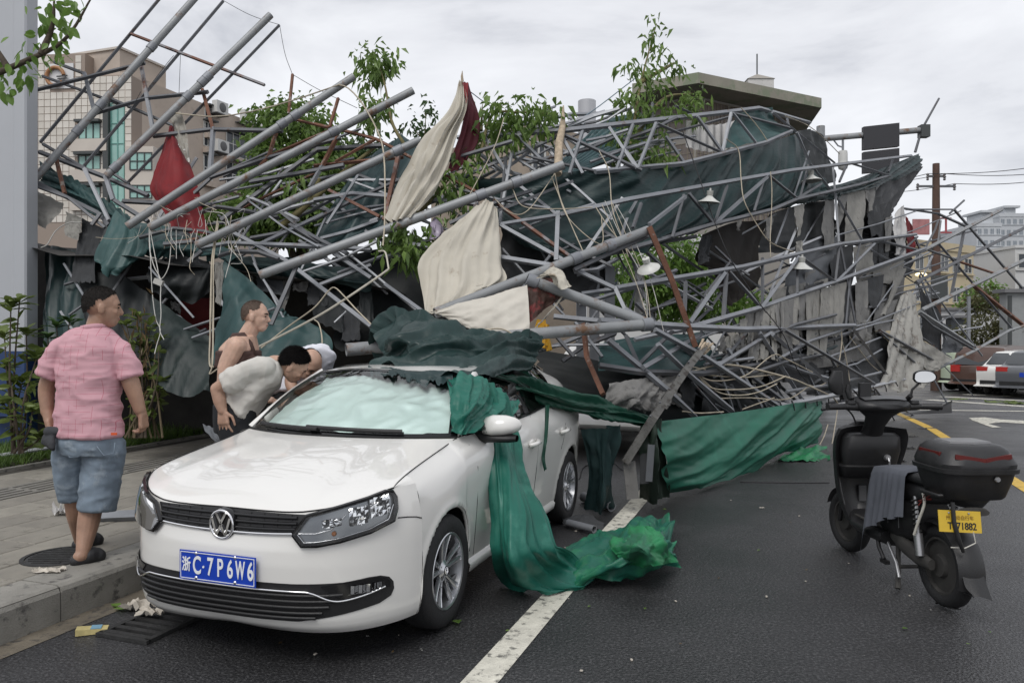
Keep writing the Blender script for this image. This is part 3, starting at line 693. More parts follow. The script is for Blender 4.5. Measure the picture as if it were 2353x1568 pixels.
# ================================================================== people
SKIN = mat('skin', (.44, .275, .20), .5, var=.20, vscale=13, bump=.10, bscale=120, sss=.08); SKIND = mat('skin_tanned', (.33, .195, .135), .5, var=.20, vscale=12, bump=.10, bscale=120, sss=.06)
SKINP = mat('skin_pale', (.53, .345, .26), .5, var=.20, vscale=13, bump=.10, bscale=120, sss=.08)
HAIR = mat('hair_black', (.008, .007, .007), .7, spec=.12, bump=.5, bscale=300); HAIRG = mat('hair_greying', (.030, .027, .025), .8, spec=.1, var=.45, vscale=60, bump=.5, bscale=300); HAIRS = mat('hair_shaved', (.11, .075, .055), .65, var=.25, vscale=40, bump=.3, bscale=400)
EYE_ = mat('eye_dark', (.02, .016, .014), .25); LIP = mat('lip', (.32, .13, .11), .5)
def limb(mb, pts, rad, n=14, k=10, sx=1.0, end=True):
 P = catmull(pts, k) if len(pts) > 2 else [Vector(pts[0]).lerp(Vector(pts[1]), i / k) for i in range(k + 1)]
 rr = [float(np.interp(i / k * (len(pts) - 1), range(len(rad)), rad)) for i in range(k + 1)]
 mb.tube(P, rr, n, sx=sx)
 mb.ball(P[0], rr[0], 8, n)
 if end: mb.ball(P[-1], rr[-1], 8, n)
def torso(mb, secs, n=24):
 """secs: (centre, half width, half depth, right vector, forward vector)"""
 g = []
 cs = catmull([s[0] for s in secs], 5 * (len(secs) - 1)); m = len(cs) - 1
 for i, c in enumerate(cs):
  t = i / m * (len(secs) - 1); j = min(int(t), len(secs) - 2); f = t - j; a, b = secs[j], secs[j + 1]
  hw, hd = a[1] + (b[1] - a[1]) * f, a[2] + (b[2] - a[2]) * f; r = a[3].lerp(b[3], f).normalized(); w = a[4].lerp(b[4], f).normalized()
  g.append([c + r * (hw * math.copysign(abs(math.cos(q)) ** .8, math.cos(q))) + w * (hd * math.copysign(abs(math.sin(q)) ** .85, math.sin(q))) for q in [2 * math.pi * k / n for k in range(n)]])
 mb.grid(g, close=True); k = len(g) * n; o = len(mb.v) - k
 mb.f += [tuple(range(o, o + n)), tuple(reversed(range(o + k - n, o + k)))]; mb.mi += [0, 0]
def remesh(mb, name, m, parent, vox, smooth=4, wr=0.0, ws=9.0, seed=0.0, stretch=(1, 1, 1)):
 o = mb.build(name, m, parent); bake(o, [('REMESH', dict(mode='VOXEL', voxel_size=vox)), ('SMOOTH', dict(factor=.5, iterations=smooth))])
 me = o.data
 if wr:
  no = [v.normal.copy() for v in me.vertices]
  for v, nn in zip(me.vertices, no):
   q = Vector((v.co.x * stretch[0], v.co.y * stretch[1], v.co.z * stretch[2])) * ws; a = noise.noise(q + Vector((seed, 0, 0))); b = noise.noise(q * 2.3 + Vector((0, seed, 3)))
   v.co += nn * wr * ((1 - abs(a) * 2.2) * .9 + (1 - abs(b) * 2.2) * .3)
 me.shade_smooth(); return o
def head(mb, c, fwd, up, s=1.0):
 """face looking along fwd; c = middle of the head"""
 u = up.normalized(); f = (fwd - u * fwd.dot(u)).normalized(); r = f.cross(u); rot = Matrix((r, f, u)).transposed(); at = lambda a, b, d: c + (r * a + f * b + u * d) * s; e = lambda a, b, d: (a * s, b * s, d * s)
 mb.ball(at(0, -.012, .030), e(.077, .096, .088), 14, 20, rot); mb.ball(at(0, .018, -.020), e(.066, .070, .088), 12, 18, rot); mb.ball(at(0, .042, -.072), e(.046, .044, .042), 10, 14, rot)
 mb.ball(at(0, .055, .020), e(.060, .036, .045), 8, 14, rot); mb.ball(at(.034, .062, -.022), e(.022, .020, .022), 8, 10, rot); mb.ball(at(-.034, .062, -.022), e(.022, .020, .022), 8, 10, rot)
 mb.tube([at(0, .080, .014), at(0, .094, -.012), at(0, .100, -.026)], [.009 * s, .012 * s, .014 * s], 8); mb.ball(at(0, .097, -.028), e(.017, .014, .012), 8, 10, rot)
 mb.ball(at(0, .082, -.056), e(.024, .012, .008), 6, 10, rot); mb.ball(at(0, .080, -.068), e(.022, .012, .008), 6, 10, rot)
 for sg in (1, -1): mb.ball(at(sg * .078, -.010, -.012), e(.010, .020, .032), 8, 10, rot)
 return at, rot
def face(parent, at, rot, s, hairm, keep, hk=1.012, hair=True, strand=.007):
 if hair:
  mb = MB(); nu, nv = 40, 60; pts = {}; fs = []
  def pt(i, j):
   th = math.pi * i / nu; ph = 2 * math.pi * j / nv; return math.sin(th) * math.cos(ph), math.sin(th) * math.sin(ph), math.cos(th)
  g = []
  for i in range(nu + 1):
   for j in range(nv): x, y, z = pt(i, j); kk = hk + .012 * noise.noise(Vector((x * 9, y * 9, z * 9))); g.append(at(x * .077 * kk, -.012 + y * .097 * kk, .030 + z * (.090 if z > 0 else .128) * kk))
  for i in range(nu):
   for j in range(nv):
    jit = lambda x, y, z: keep(x, y, z + .10 * noise.noise(Vector((x * 14, y * 14, z * 14))))
    if all(jit(*pt(a, b)) for a, b in ((i, j), (i + 1, j), (i, j + 1), (i + 1, j + 1))): fs.append((i * nv + j, i * nv + (j + 1) % nv, (i + 1) * nv + (j + 1) % nv, (i + 1) * nv + j))
  mb.add(g, fs); cen = at(0, -.012, .03)
  for f in fs:
   for _ in range(7):
    a, b, c, d = [g[k] for k in f]; p = a.lerp(b, random.random()).lerp(d.lerp(c, random.random()), random.random()); n_ = (p - cen).normalized(); d_ = (n_ * .7 + Vector((random.gauss(0, .5), random.gauss(0, .5), random.gauss(-.2, .5)))).normalized() * random.uniform(.5, 1.2) * strand; r_ = d_.cross(n_).normalized() * .0012
    mb.add([p - r_, p + r_, p + d_], [(0, 1, 2)])
  mb.build('hair', hairm, parent, 180)
 mb = MB(); mb2 = MB()
 for sg in (1, -1):
  mb = MB(); mb.ball(at(sg * .031, .079, .004), (.013 * s, .007 * s, .0055 * s), 6, 10, rot); mb.build('eye', EYE_, parent, 180)
  mb = MB(); mb.tube([at(sg * .014, .090, .020), at(sg * .032, .088, .026), at(sg * .050, .076, .021)], [.0035 * s, .0045 * s, .003 * s], 6); mb.build('eyebrow', HAIR, parent, 180)
 mb = MB(); mb.ball(at(0, .088, -.061), (.022 * s, .006 * s, .006 * s), 6, 10, rot); mb.build('mouth', LIP, parent, 180)
def hand(mb, wrist, d, palm, side, s=1.0, curl=.5, spread=.06):
 """wrist point, direction of the hand, palm normal, side = towards the thumb"""
 d = d.normalized(); palm = (palm - d * palm.dot(d)).normalized(); side = side - d * side.dot(d); side = (side - palm * side.dot(palm)).normalized()
 a = wrist; L = .088 * s
 for k in (-1, -.33, .33, 1): limb(mb, [a + side * k * .018 * s, a + d * L + side * k * .031 * s], [.0155 * s, .0145 * s], 8, 4)
 for k, ln in ((1, .070), (.36, .080), (-.30, .075), (-.95, .058)):
  p = a + d * L + side * (k * .031 * s); ang = 0; pts = [p]; q = (d + side * k * spread).normalized()
  for seg in (.45, .32, .27):
   ang += curl * (.55 if seg > .4 else .75); dirn = q * math.cos(ang) + palm * math.sin(ang); pts.append(pts[-1] + dirn * ln * seg * s * 1.1)
  for i in range(3): limb(mb, pts[i:i + 2], [.0088 * s, .0080 * s], 8, 3)
 t0 = a + d * .025 * s + side * .026 * s; t1 = t0 + (d * .6 + side * .8).normalized() * .042 * s + palm * .012 * s; t2 = t1 + (d * .9 + side * .25 + palm * .4 * curl).normalized() * .034 * s; t3 = t2 + (d * .9 + palm * .6 * curl).normalized() * .025 * s
 limb(mb, [t0, t1], [.014 * s, .0105 * s], 8, 4); limb(mb, [t1, t2], [.0105 * s, .0095 * s], 8, 3); limb(mb, [t2, t3], [.0095 * s, .0082 * s], 8, 3)
def finish(o, label):
 tag(o, label, 'person')
 c = o.location
 return o
def shirt_pattern():
 m = bpy.data.materials.new('pink_check_shirt'); m.use_nodes = True; t = m.node_tree; b = t.nodes['Principled BSDF']; n = t.nodes.new; l = t.links.new
 c = n('ShaderNodeTexCoord'); sp = n('ShaderNodeSeparateXYZ'); l(c.outputs['Object'], sp.inputs[0]); res = None
 def axis(o1, o2, f1, f2, off):
  k = n('ShaderNodeMath'); k.operation = 'MULTIPLY_ADD'; k.inputs[1].default_value = f1 * 1.35; k.inputs[2].default_value = off; l(o1, k.inputs[0])
  fr = n('ShaderNodeMath'); fr.operation = 'FRACT'; l(k.outputs[0], fr.inputs[0]); lt = n('ShaderNodeMath'); lt.operation = 'LESS_THAN'; lt.inputs[1].default_value = .045; l(fr.outputs[0], lt.inputs[0])
  fl = n('ShaderNodeMath'); fl.operation = 'FLOOR'; l(k.outputs[0], fl.inputs[0]); k2 = n('ShaderNodeMath'); k2.operation = 'MULTIPLY_ADD'; k2.inputs[1].default_value = f2 * 1.2; l(o2, k2.inputs[0]); r5 = n('ShaderNodeMath'); r5.operation = 'MULTIPLY'; r5.inputs[1].default_value = .37; l(fl.outputs[0], r5.inputs[0]); l(r5.outputs[0], k2.inputs[2])
  f2n = n('ShaderNodeMath'); f2n.operation = 'FLOOR'; l(k2.outputs[0], f2n.inputs[0]); cb = n('ShaderNodeCombineXYZ'); l(fl.outputs[0], cb.inputs[0]); l(f2n.outputs[0], cb.inputs[1]); cb.inputs[2].default_value = off * 7
  wn = n('ShaderNodeTexWhiteNoise'); wn.noise_dimensions = '3D'; l(cb.outputs[0], wn.inputs['Vector']); gt = n('ShaderNodeMath'); gt.operation = 'GREATER_THAN'; gt.inputs[1].default_value = .52; l(wn.outputs['Value'], gt.inputs[0])
  mu = n('ShaderNodeMath'); mu.operation = 'MULTIPLY'; l(lt.outputs[0], mu.inputs[0]); l(gt.outputs[0], mu.inputs[1]); return mu.outputs[0]
 a = axis(sp.outputs[2], sp.outputs[0], 21, 11, .1); d = axis(sp.outputs[0], sp.outputs[2], 16, 14, .6)
 mxm = n('ShaderNodeMath'); mxm.operation = 'MAXIMUM'; l(a, mxm.inputs[0]); l(d, mxm.inputs[1])
 mx = n('ShaderNodeMix'); mx.data_type = 'RGBA'; mx.inputs['A'].default_value = (.56, .315, .355, 1); mx.inputs['B'].default_value = (.43, .11, .15, 1); l(mxm.outputs[0], mx.inputs['Factor']); l(mx.outputs['Result'], b.inputs['Base Color'])
 b.inputs['Roughness'].default_value = .85; ns = n('ShaderNodeTexNoise'); ns.inputs['Scale'].default_value = 500; l(c.outputs['Object'], ns.inputs[0]); bp = n('ShaderNodeBump'); bp.inputs['Strength'].default_value = .15; l(ns.outputs['Fac'], bp.inputs['Height']); l(bp.outputs[0], b.inputs['Normal'])
 return m
PINK = shirt_pattern(); DENIM = mat('denim_faded', (.17, .215, .265), .85, var=.28, vscale=7, bump=.15, bscale=250, col2=(.25, .295, .34), mask=.6)
SHOE = mat('rubber_clog', (.018, .018, .020), .6); TEE = mat('tee_offwhite', (.55, .53, .49), .85, var=.08, vscale=8, bump=.1, bscale=300, col2=(.40, .36, .29), mask=.70); TEEW = mat('tee_white', (.66, .67, .73), .8, var=.06, vscale=8); PANTS = mat('trousers_black', (.011, .012, .015), .85, var=.3, vscale=8); VEST = mat('vest_brown', (.055, .026, .020), .75, var=.25, vscale=10)
X_, Y_, Z_ = Vector((1, 0, 0)), Vector((0, 1, 0)), Vector((0, 0, 1))
# ---- man in the pink shirt, walking away along the kerb
D1 = 4.72; J = lambda x, y, dd=0.0: W(x, y, D1 + dd)
man = empty('person', J(200, 1290)); man.location.z = KH
c0 = man.location.copy(); L = lambda x, y, dd=0.0: J(x, y, dd) - c0
b = MB(); right = Vector((.96, -.25, -.03)).normalized(); back = Vector((-.25, -.96, 0))
at, rot = head(b, L(236, 706), Vector((.86, .50, -.05)), Vector((.06, .03, 1)), 1.06)
limb(b, [L(216, 775), L(228, 730)], [.066, .060]); secs = [(L(203, 1010), .17, .125, right, back), (L(204, 940), .165, .12, right, back), (L(206, 870), .185, .125, right, back), (L(206, 810), .175, .10, right, back), (L(212, 772), .09, .06, right, back)]
torso(b, secs)
limb(b, [L(142, 808), L(109, 885, .02), L(108, 945, .0)], [.050, .050, .036]); limb(b, [L(108, 940), L(116, 978, -.02)], [.034, .028]); hand(b, L(113, 968, -.02), Vector((.30, -.1, -.95)), Vector((1, .3, 0)), Vector((.3, .9, .2)), 1.0, .5)
limb(b, [L(272, 812), L(301, 880, .0), L(321, 940, .02)], [.050, .052, .036]); limb(b, [L(318, 930, .02), L(325, 950, .03)], [.038, .030]); hand(b, L(327, 946, .03), Vector((.05, .10, -1)), Vector((-.9, .1, -.1)), Vector((-.25, .9, 0)), 1.02, 1.05)
limb(b, [L(168, 1010), L(171, 1125, .08), L(176, 1180, .13), L(186, 1245, .24)], [.095, .064, .060, .036], k=16); limb(b, [L(240, 1010), L(216, 1130, -.02), L(203, 1200, -.04), L(189, 1275, -.12)], [.10, .068, .064, .037], k=16)
for (hx, hy, tx, ty, hd, td) in ((184, 1246, 214, 1240, .24, .30), (182, 1282, 220, 1277, -.13, -.05)): limb(b, [L(hx, hy - 4, hd), L((hx + tx) / 2, (hy + ty) / 2 - 4, (hd + td) / 2), L(tx, ty, td)], [.036, .040, .034])
remesh(b, 'body', SKIND, man, .0055, 3)
face(man, at, rot, 1.06, HAIRG, lambda x, y, z: z > .02 + .72 * y and not (y > -.25 and z < .05))
s_ = MB(); torso(s_, [(L(203, 998), .203, .155, right, back), (L(203, 962), .192, .148, right, back), (L(206, 900), .178, .138, right, back), (L(206, 850), .196, .135, right, back), (L(206, 800), .190, .12, right, back), (L(210, 775), .155, .095, right, back), (L(216, 757), .078, .070, right, back)])
limb(s_, [L(138, 804), L(124, 832), L(111, 862)], [.058, .068, .072], k=8, end=False); limb(s_, [L(275, 806), L(291, 836), L(299, 864)], [.058, .068, .072], k=8, end=False); limb(s_, [L(185, 786), L(140, 802)], [.085, .058]); limb(s_, [L(236, 784), L(274, 803)], [.085, .058])
remesh(s_, 'shirt', PINK, man, .008, 3, .014, 4.5, 2.0, (1, 1, 2.4))
cl = MB(); cl.tube([L(216, 757) + (right * math.cos(q) * .076 + back * math.sin(q) * .070) + Z_ * (.012 + .014 * math.cos(q)) for q in np.linspace(0, 2 * math.pi, 24)], .017, 8, cap=False, sx=.5); cl.build('collar', PINK, man, 180)
p_ = MB(); torso(p_, [(L(204, 985), .180, .130, right, back), (L(204, 1012), .196, .146, right, back), (L(203, 1040), .195, .135, right, back)])
limb(p_, [L(166, 1030, .02), L(166, 1085, .06), L(172, 1140, .10)], [.108, .106, .098], k=10, end=False); limb(p_, [L(242, 1030), L(232, 1095), L(221, 1170, -.02)], [.112, .112, .106], k=10, end=False)
remesh(p_, 'shorts', DENIM, man, .009, 5, .009, 6, 7.0, (1, 1, 1.8))
for dx, pts in enumerate([[(222, 1018), (238, 1040), (262, 1034), (264, 1010)], [(150, 1018), (160, 1044), (182, 1042), (186, 1016)]]):
 mb = MB(); mb.tube([L(x, y + 6, -.152 + abs(x - 205) * .0004) for x, y in pts], .004, 5); mb.build('pocket_seam', DENIM, man, 180)
mb = MB(); q = L(262, 996, -.14); mb.box(q, (.035, .006, .014)); mb.build('pocket_tab', mat('tab_orange', (.6, .09, .02), .6), man)
g_ = MB()
for k in range(5): limb(g_, [L(118, 990, -.10), L(104 + k * 4, 1004 + k * 5, -.12 - .01 * k), L(98 + k * 6, 1016 + k * 4, -.12)], [.022, .018, .011], 8, 5)
limb(g_, [L(140, 990, -.11), L(112, 990, -.12)], [.026, .03], 10, 6); remesh(g_, 'work_glove', mat('glove_grey', (.045, .047, .052), .95, var=.2), man, .006, 2)
for (hx, hy, tx, ty, hd, td) in ((180, 1250, 222, 1241, .24, .31), (176, 1287, 226, 1277, -.13, -.04)):
 f_ = MB(); limb(f_, [L(hx, hy, hd), L((hx + tx) / 2, (hy + ty) / 2, (hd + td) / 2), L(tx, ty - 1, td)], [.040, .046, .044], 12, 8); limb(f_, [L((hx + tx) / 2 + 4, (hy + ty) / 2 - 6, (hd + td) / 2), L(tx - 4, ty - 4, td)], [.050, .044], 12, 6)
 remesh(f_, 'clog', SHOE, man, .006, 3)
finish(man, 'man in a pink checked polo shirt and denim shorts walking on the kerb')
# ---- man in the brown vest, in profile
D2 = 5.95; J = lambda x, y, dd=0.0: W(x, y, D2 + dd); man = empty('person', J(560, 1165)); man.location.z = KH; c0 = man.location.copy()
b = MB(); fw = Vector((1, .08, 0)).normalized(); rt = Vector((.10, -1, 0)).normalized()
at, rot = head(b, L(588, 727), Vector((1, .06, -.02)), Vector((.05, 0, 1)), 1.03); limb(b, [L(560, 785), L(582, 745)], [.070, .062])
secs = [(L(535, 960), .17, .13, rt, fw), (L(543, 890), .175, .14, rt, fw), (L(548, 840), .195, .145, rt, fw), (L(550, 800), .21, .14, rt, fw), (L(560, 772), .13, .09, rt, fw)]; torso(b, secs)
limb(b, [L(543, 795, -.17), L(518, 858, -.21), L(560, 905, -.22)], [.078, .058, .042]); limb(b, [L(555, 900, -.22), L(600, 915, -.20)], [.038, .028]); hand(b, L(597, 914, -.20), Vector((1, .1, -.2)), Vector((0, .3, -1)), Vector((.1, 1, 0)), 1, .5)
limb(b, [L(560, 795, .17), L(535, 850, .2), L(560, 905, .2)], [.058, .050, .036]); hand(b, L(562, 908, .2), Vector((.6, 0, -.8)), Vector((.3, -.9, 0)), Vector((.6, .2, .5)), 1, .5)
limb(b, [L(528, 960, -.08), L(545, 1060, -.08), L(540, 1155, -.09)], [.09, .06, .038]); limb(b, [L(540, 960, .09), L(560, 1060, .1), L(556, 1160, .1)], [.09, .06, .038])
remesh(b, 'body', SKINP, man, .006, 3); face(man, at, rot, 1.03, HAIRS, lambda x, y, z: z > -.05 + .60 * y and y < .55 and not (y > -.15 and z < .15), 1.012)
v_ = MB(); torso(v_, [(L(549, 806), .216, .156, rt, fw), (L(548, 826), .212, .158, rt, fw), (L(546, 842), .206, .158, rt, fw)]); limb(v_, [L(575, 824, -.13), L(598, 832, -.05)], [.03, .034]); limb(v_, [L(548, 838, -.16), L(590, 838, -.12)], [.024, .028]); remesh(v_, 'vest', VEST, man, .009, 4, .008, 16, 1.0)
for dd in (-.10, .10):
 mb = MB(); mb.tube([L(528, 832, dd * 1.1), L(529, 800, dd * 1.2), L(541, 772, dd * 1.05), L(556, 771, dd), L(572, 790, dd * 1.1), L(583, 826, dd * 1.1)], [.045, .045, .036, .032, .028, .034], 10, sx=.5); mb.build('vest_strap', VEST, man, 180)
p_ = MB(); torso(p_, [(L(537, 925), .185, .145, rt, fw), (L(535, 960), .185, .14, rt, fw), (L(534, 990), .175, .13, rt, fw)]); limb(p_, [L(528, 980, -.08), L(545, 1060, -.08), L(540, 1140, -.09)], [.10, .075, .06]); limb(p_, [L(540, 980, .09), L(560, 1060, .1), L(556, 1140, .1)], [.10, .075, .06]); remesh(p_, 'trousers', PANTS, man, .011, 4)
mb = MB(); limb(mb, [L(532, 1164, -.09), L(565, 1166, -.09)], [.04, .036]); mb.build('shoe', SHOE, man, 180); mb = MB(); limb(mb, [L(548, 1166, .1), L(582, 1166, .1)], [.04, .036]); mb.build('shoe', SHOE, man, 180)
finish(man, 'shaven-headed man in a brown vest standing in profile by the wreck')
# ---- man in the off-white tee, stooping to look in at the windscreen
D3 = 5.40; J = lambda x, y, dd=0.0: W(x, y, D3 + dd); man = empty('person', J(545, 1215)); man.location.z = KH; c0 = man.location.copy()
b = MB(); ax = (L(645, 825) - L(550, 925)).normalized(); rt = Vector((.25, -.95, .1)).normalized(); fw = ax.cross(rt); fw = fw if fw.z < 0 else -fw
at, rot = head(b, L(675, 838, -.03), Vector((.62, .25, -.72)), Vector((.62, -.15, .72)), 1.03); limb(b, [L(630, 838), L(662, 836, -.02)], [.070, .062])
secs = [(L(545, 955), .165, .12, rt, fw), (L(560, 915), .17, .125, rt, fw), (L(585, 880), .165, .11, rt, fw), (L(612, 857), .165, .10, rt, fw), (L(635, 838), .08, .07, rt, fw)]; torso(b, secs)
limb(b, [L(585, 856, -.16), L(540, 868, -.19), L(499, 893, -.18)], [.05, .052, .046]); limb(b, [L(499, 893, -.18), L(505, 920, -.18), L(511, 942, -.18)], [.046, .044, .032]); hand(b, L(511, 940, -.18), Vector((.08, 0, -1)), Vector((.3, .9, .0)), Vector((.8, -.3, 0)), 1.05, .35, .25)
limb(b, [L(622, 850, .16), L(604, 905, .15), L(582, 945, .1)], [.056, .045, .034]); hand(b, L(581, 944, .1), Vector((-.1, 0, -1)), Vector((.3, -.9, 0)), Vector((.6, .1, 0)), 1, .9)
limb(b, [L(535, 960, -.08), L(548, 1080, -.10), L(530, 1205, -.05)], [.09, .062, .04]); limb(b, [L(560, 960, .1), L(575, 1080, .08), L(555, 1205, .12)], [.09, .062, .04])
remesh(b, 'body', SKIN, man, .0055, 3); face(man, at, rot, 1.03, HAIR, lambda x, y, z: z > -.12 + .80 * y and not (y > -.10 and z < .12), 1.05, strand=.018)
t_ = MB(); torso(t_, [(L(544, 942), .195, .135, rt, fw), (L(556, 920), .190, .132, rt, fw), (L(578, 890), .190, .132, rt, fw), (L(605, 864), .190, .122, rt, fw), (L(626, 847), .14, .092, rt, fw), (L(638, 838), .085, .078, rt, fw)])
limb(t_, [L(604, 846, -.14), L(562, 858, -.18), L(519, 881, -.19)], [.072, .074, .080], k=8, end=False); limb(t_, [L(622, 850, .13), L(612, 885, .15)], [.072, .078], k=6, end=False); remesh(t_, 'tee_shirt', TEE, man, .008, 3, .019, 5.0, 4.0, (1.4, 1, 1.2))
p_ = MB(); torso(p_, [(L(548, 930), .178, .135, rt, fw.lerp(X_, .5)), (L(545, 960), .182, .135, rt, X_), (L(545, 990), .175, .13, rt, X_)]); limb(p_, [L(535, 975, -.08), L(548, 1080, -.10), L(532, 1195, -.05)], [.10, .08, .065]); limb(p_, [L(560, 975, .1), L(575, 1080, .08), L(556, 1195, .12)], [.10, .08, .065]); remesh(p_, 'trousers', PANTS, man, .010, 4, .005, 10, 1.0)
for x, dd in ((535, -.05), (560, .12)): mb = MB(); limb(mb, [L(x - 8, 1211, dd), L(x + 24, 1212, dd)], [.042, .036]); mb.build('shoe', SHOE, man, 180)
finish(man, 'dark-haired man in an off-white tee stooping to look into the car')
# ---- man in the white tee, bent low beside the car
D4 = 6.0; J = lambda x, y, dd=0.0: W(x, y, D4 + dd); man = empty('person', J(670, 1150)); man.location.z = KH; c0 = man.location.copy()
b = MB(); rt = Vector((.75, -.6, .2)).normalized(); ax = (L(728, 815) - L(672, 905)).normalized(); fw = ax.cross(rt).normalized(); fw = fw if fw.y < 0 else -fw
at, rot = head(b, L(714, 838, -.16), Vector((.45, -.45, -.75)), Vector((.35, -.50, .72)), 1.02); limb(b, [L(722, 815, -.02), L(717, 828, -.10)], [.072, .064])
secs = [(L(668, 925, .05), .165, .12, rt, fw), (L(685, 885, .05), .17, .13, rt, fw), (L(705, 850, .05), .185, .13, rt, fw), (L(722, 820, .02), .17, .11, rt, fw), (L(726, 808, -.02), .09, .08, rt, fw)]; torso(b, secs)
limb(b, [L(748, 822, -.02), L(742, 860, .02), L(730, 890, -.08)], [.056, .048, .036]); hand(b, L(729, 892, -.09), Vector((-.2, -.6, -.7)), Vector((-.8, 0, .2)), Vector((0, .2, .7)), 1, .6)
limb(b, [L(690, 830, -.1), L(668, 875, -.12), L(680, 905, -.2)], [.056, .048, .036]); hand(b, L(681, 906, -.2), Vector((.3, -.5, -.8)), Vector((.6, 0, .2)), Vector((0, -.3, .7)), 1, .6)
limb(b, [L(662, 930, -.05), L(690, 1020, -.05), L(668, 1140, 0)], [.09, .062, .04]); limb(b, [L(685, 930, .12), L(712, 1020, .1), L(690, 1140, .15)], [.09, .062, .04])
remesh(b, 'body', SKIND if False else SKIN, man, .006, 3); face(man, at, rot, 1.02, HAIRG, lambda x, y, z: (z > -.35 + .55 * y and y < .1 and not (y > -.2 and z < .0)) and not (z > .72 and y > -.5), 1.015)
t_ = MB(); torso(t_, [(L(668, 912, .05), .196, .15, rt, fw), (L(685, 885, .05), .20, .155, rt, fw), (L(706, 850, .05), .205, .150, rt, fw), (L(724, 818, .03), .19, .125, rt, fw), (L(727, 803, .0), .10, .08, rt, fw)]); limb(t_, [L(738, 812, 0), L(748, 838, .0)], [.075, .078], k=6, end=False); limb(t_, [L(700, 820, -.08), L(676, 862, -.12)], [.075, .08], k=6, end=False); remesh(t_, 'tee_shirt', TEEW, man, .010, 4, .010, 7, 9.0, (1.4, 1, 1.2))
p_ = MB(); torso(p_, [(L(672, 908, .05), .175, .13, rt, fw), (L(668, 935, .05), .18, .135, rt, fw), (L(670, 960, .05), .17, .13, rt, fw)]); limb(p_, [L(662, 945, -.05), L(690, 1020, -.05), L(668, 1135, 0)], [.10, .08, .065]); limb(p_, [L(685, 945, .12), L(712, 1020, .1), L(690, 1135, .15)], [.10, .08, .065]); remesh(p_, 'trousers', PANTS, man, .012, 4)
for x, dd in ((668, 0), (692, .15)): mb = MB(); limb(mb, [L(x - 6, 1146, dd), L(x + 20, 1147, dd)], [.042, .036]); mb.build('shoe', SHOE, man, 180)
finish(man, 'balding man in a bright white tee bent low beside the car')
# ================================================================== electric scooter
SBLK = mat('scooter_plastic', (.016, .016, .017), .42, var=.25, vscale=9, bump=.12, bscale=220, rvar=.1); SGRY = mat('scooter_grey', (.085, .086, .090), .45, var=.1); SMET = mat('scooter_metal', (.42, .42, .43), .35, .8); SDIRT = mat('scooter_dusty', (.045, .043, .040), .8, var=.4, vscale=8)
sc = empty('electric_scooter', (2.50, 4.42, 0), .03); tag(sc, 'black electric scooter with top box and yellow plate standing on the road', 'scooter')
def loft(name, secs, m, parent, n=20, ex=.75, smooth=50):
 """secs: (centre, half-x, half-z, tilt) rounded boxes strung along y"""
 mb = MB(); g = []
 for c, hx, hz in secs: g.append([(c[0] + hx * math.copysign(abs(math.cos(q)) ** ex, math.cos(q)), c[1], c[2] + hz * math.copysign(abs(math.sin(q)) ** ex, math.sin(q))) for q in [2 * math.pi * (k + .5) / n for k in range(n)]])
 mb.grid(g, close=True); k = len(g) * n; mb.f += [tuple(range(n)), tuple(reversed(range(k - n, k)))]; mb.mi += [0, 0]
 return mb.build(name, m, parent, smooth)
def vloft(name, secs, m, parent, n=24, ex=.6, smooth=50):
 """rounded boxes stacked up z: (x, y, z, half-x, half-y)"""
 mb = MB(); g = []
 for x, y, z, hx, hy in secs: g.append([(x + hx * math.copysign(abs(math.cos(q)) ** ex, math.cos(q)), y + hy * math.copysign(abs(math.sin(q)) ** ex, math.sin(q)), z) for q in [2 * math.pi * (k + .5) / n for k in range(n)]])
 mb.grid(g, close=True); k = len(g) * n; mb.f += [tuple(range(n)), tuple(reversed(range(k - n, k)))]; mb.mi += [0, 0]
 return mb.build(name, m, parent, smooth)
def swheel(y, r, z, turn=0.0):
 w = empty('wheel', (0, y, z)); w.parent = sc; w.rotation_euler = (0, 0, turn); fn = lambda p: Vector((p.z, p.x, p.y))
 mb = MB(); q = .05; mb.lathe([(r - .075, -.030), (r - .06, -.045), (r - .03, -q), (r - .008, -.030), (r, 0), (r - .008, .030), (r - .03, q), (r - .06, .045), (r - .075, .030)], 44, fn); mb.build('tyre', RUB, w, 180)
 mb = MB(); mb.lathe([(r - .072, -.034), (r - .085, -.036), (r - .09, -.015), (.07, -.022), (.06, -.045), (0, -.048)], 40, fn); mb.lathe([(r - .072, .034), (r - .085, .036), (r - .09, .015), (.07, .022), (.06, .045), (0, .048)], 40, fn); mb.lathe([(r - .075, -.03), (r - .075, .03)], 40, fn); mb.build('rim', SDIRT, w, 50)
 return w
swheel(0, .235, .243); swheel(1.17, .225, .225, .10)
loft('floorboard', [((0, .44, .29), .15, .055), ((0, .60, .285), .17, .05), ((0, .80, .285), .165, .045), ((0, .95, .31), .13, .05)], SBLK, sc)
mb = MB()
for k in range(5): mb.box((-.10 + k * .05, .70, .335), (.022, .36, .008))
mb.build('foot_mat', SDIRT, sc)
loft('battery_case', [((0, .10, .50), .09, .10), ((0, .20, .47), .125, .15), ((0, .34, .46), .135, .17), ((0, .47, .44), .13, .15), ((0, .53, .42), .115, .12)], SBLK, sc)
loft('rear_body', [((0, -.12, .66), .05, .03), ((0, -.02, .65), .095, .05), ((0, .15, .64), .125, .075), ((0, .35, .63), .135, .08), ((0, .50, .60), .125, .08)], SBLK, sc)
loft('seat', [((0, -.05, .715), .09, .03), ((0, .05, .725), .125, .038), ((0, .25, .72), .135, .04), ((0, .45, .70), .115, .04), ((0, .55, .68), .07, .028)], SBLK, sc, ex=.7)
mb = MB(); rows = []
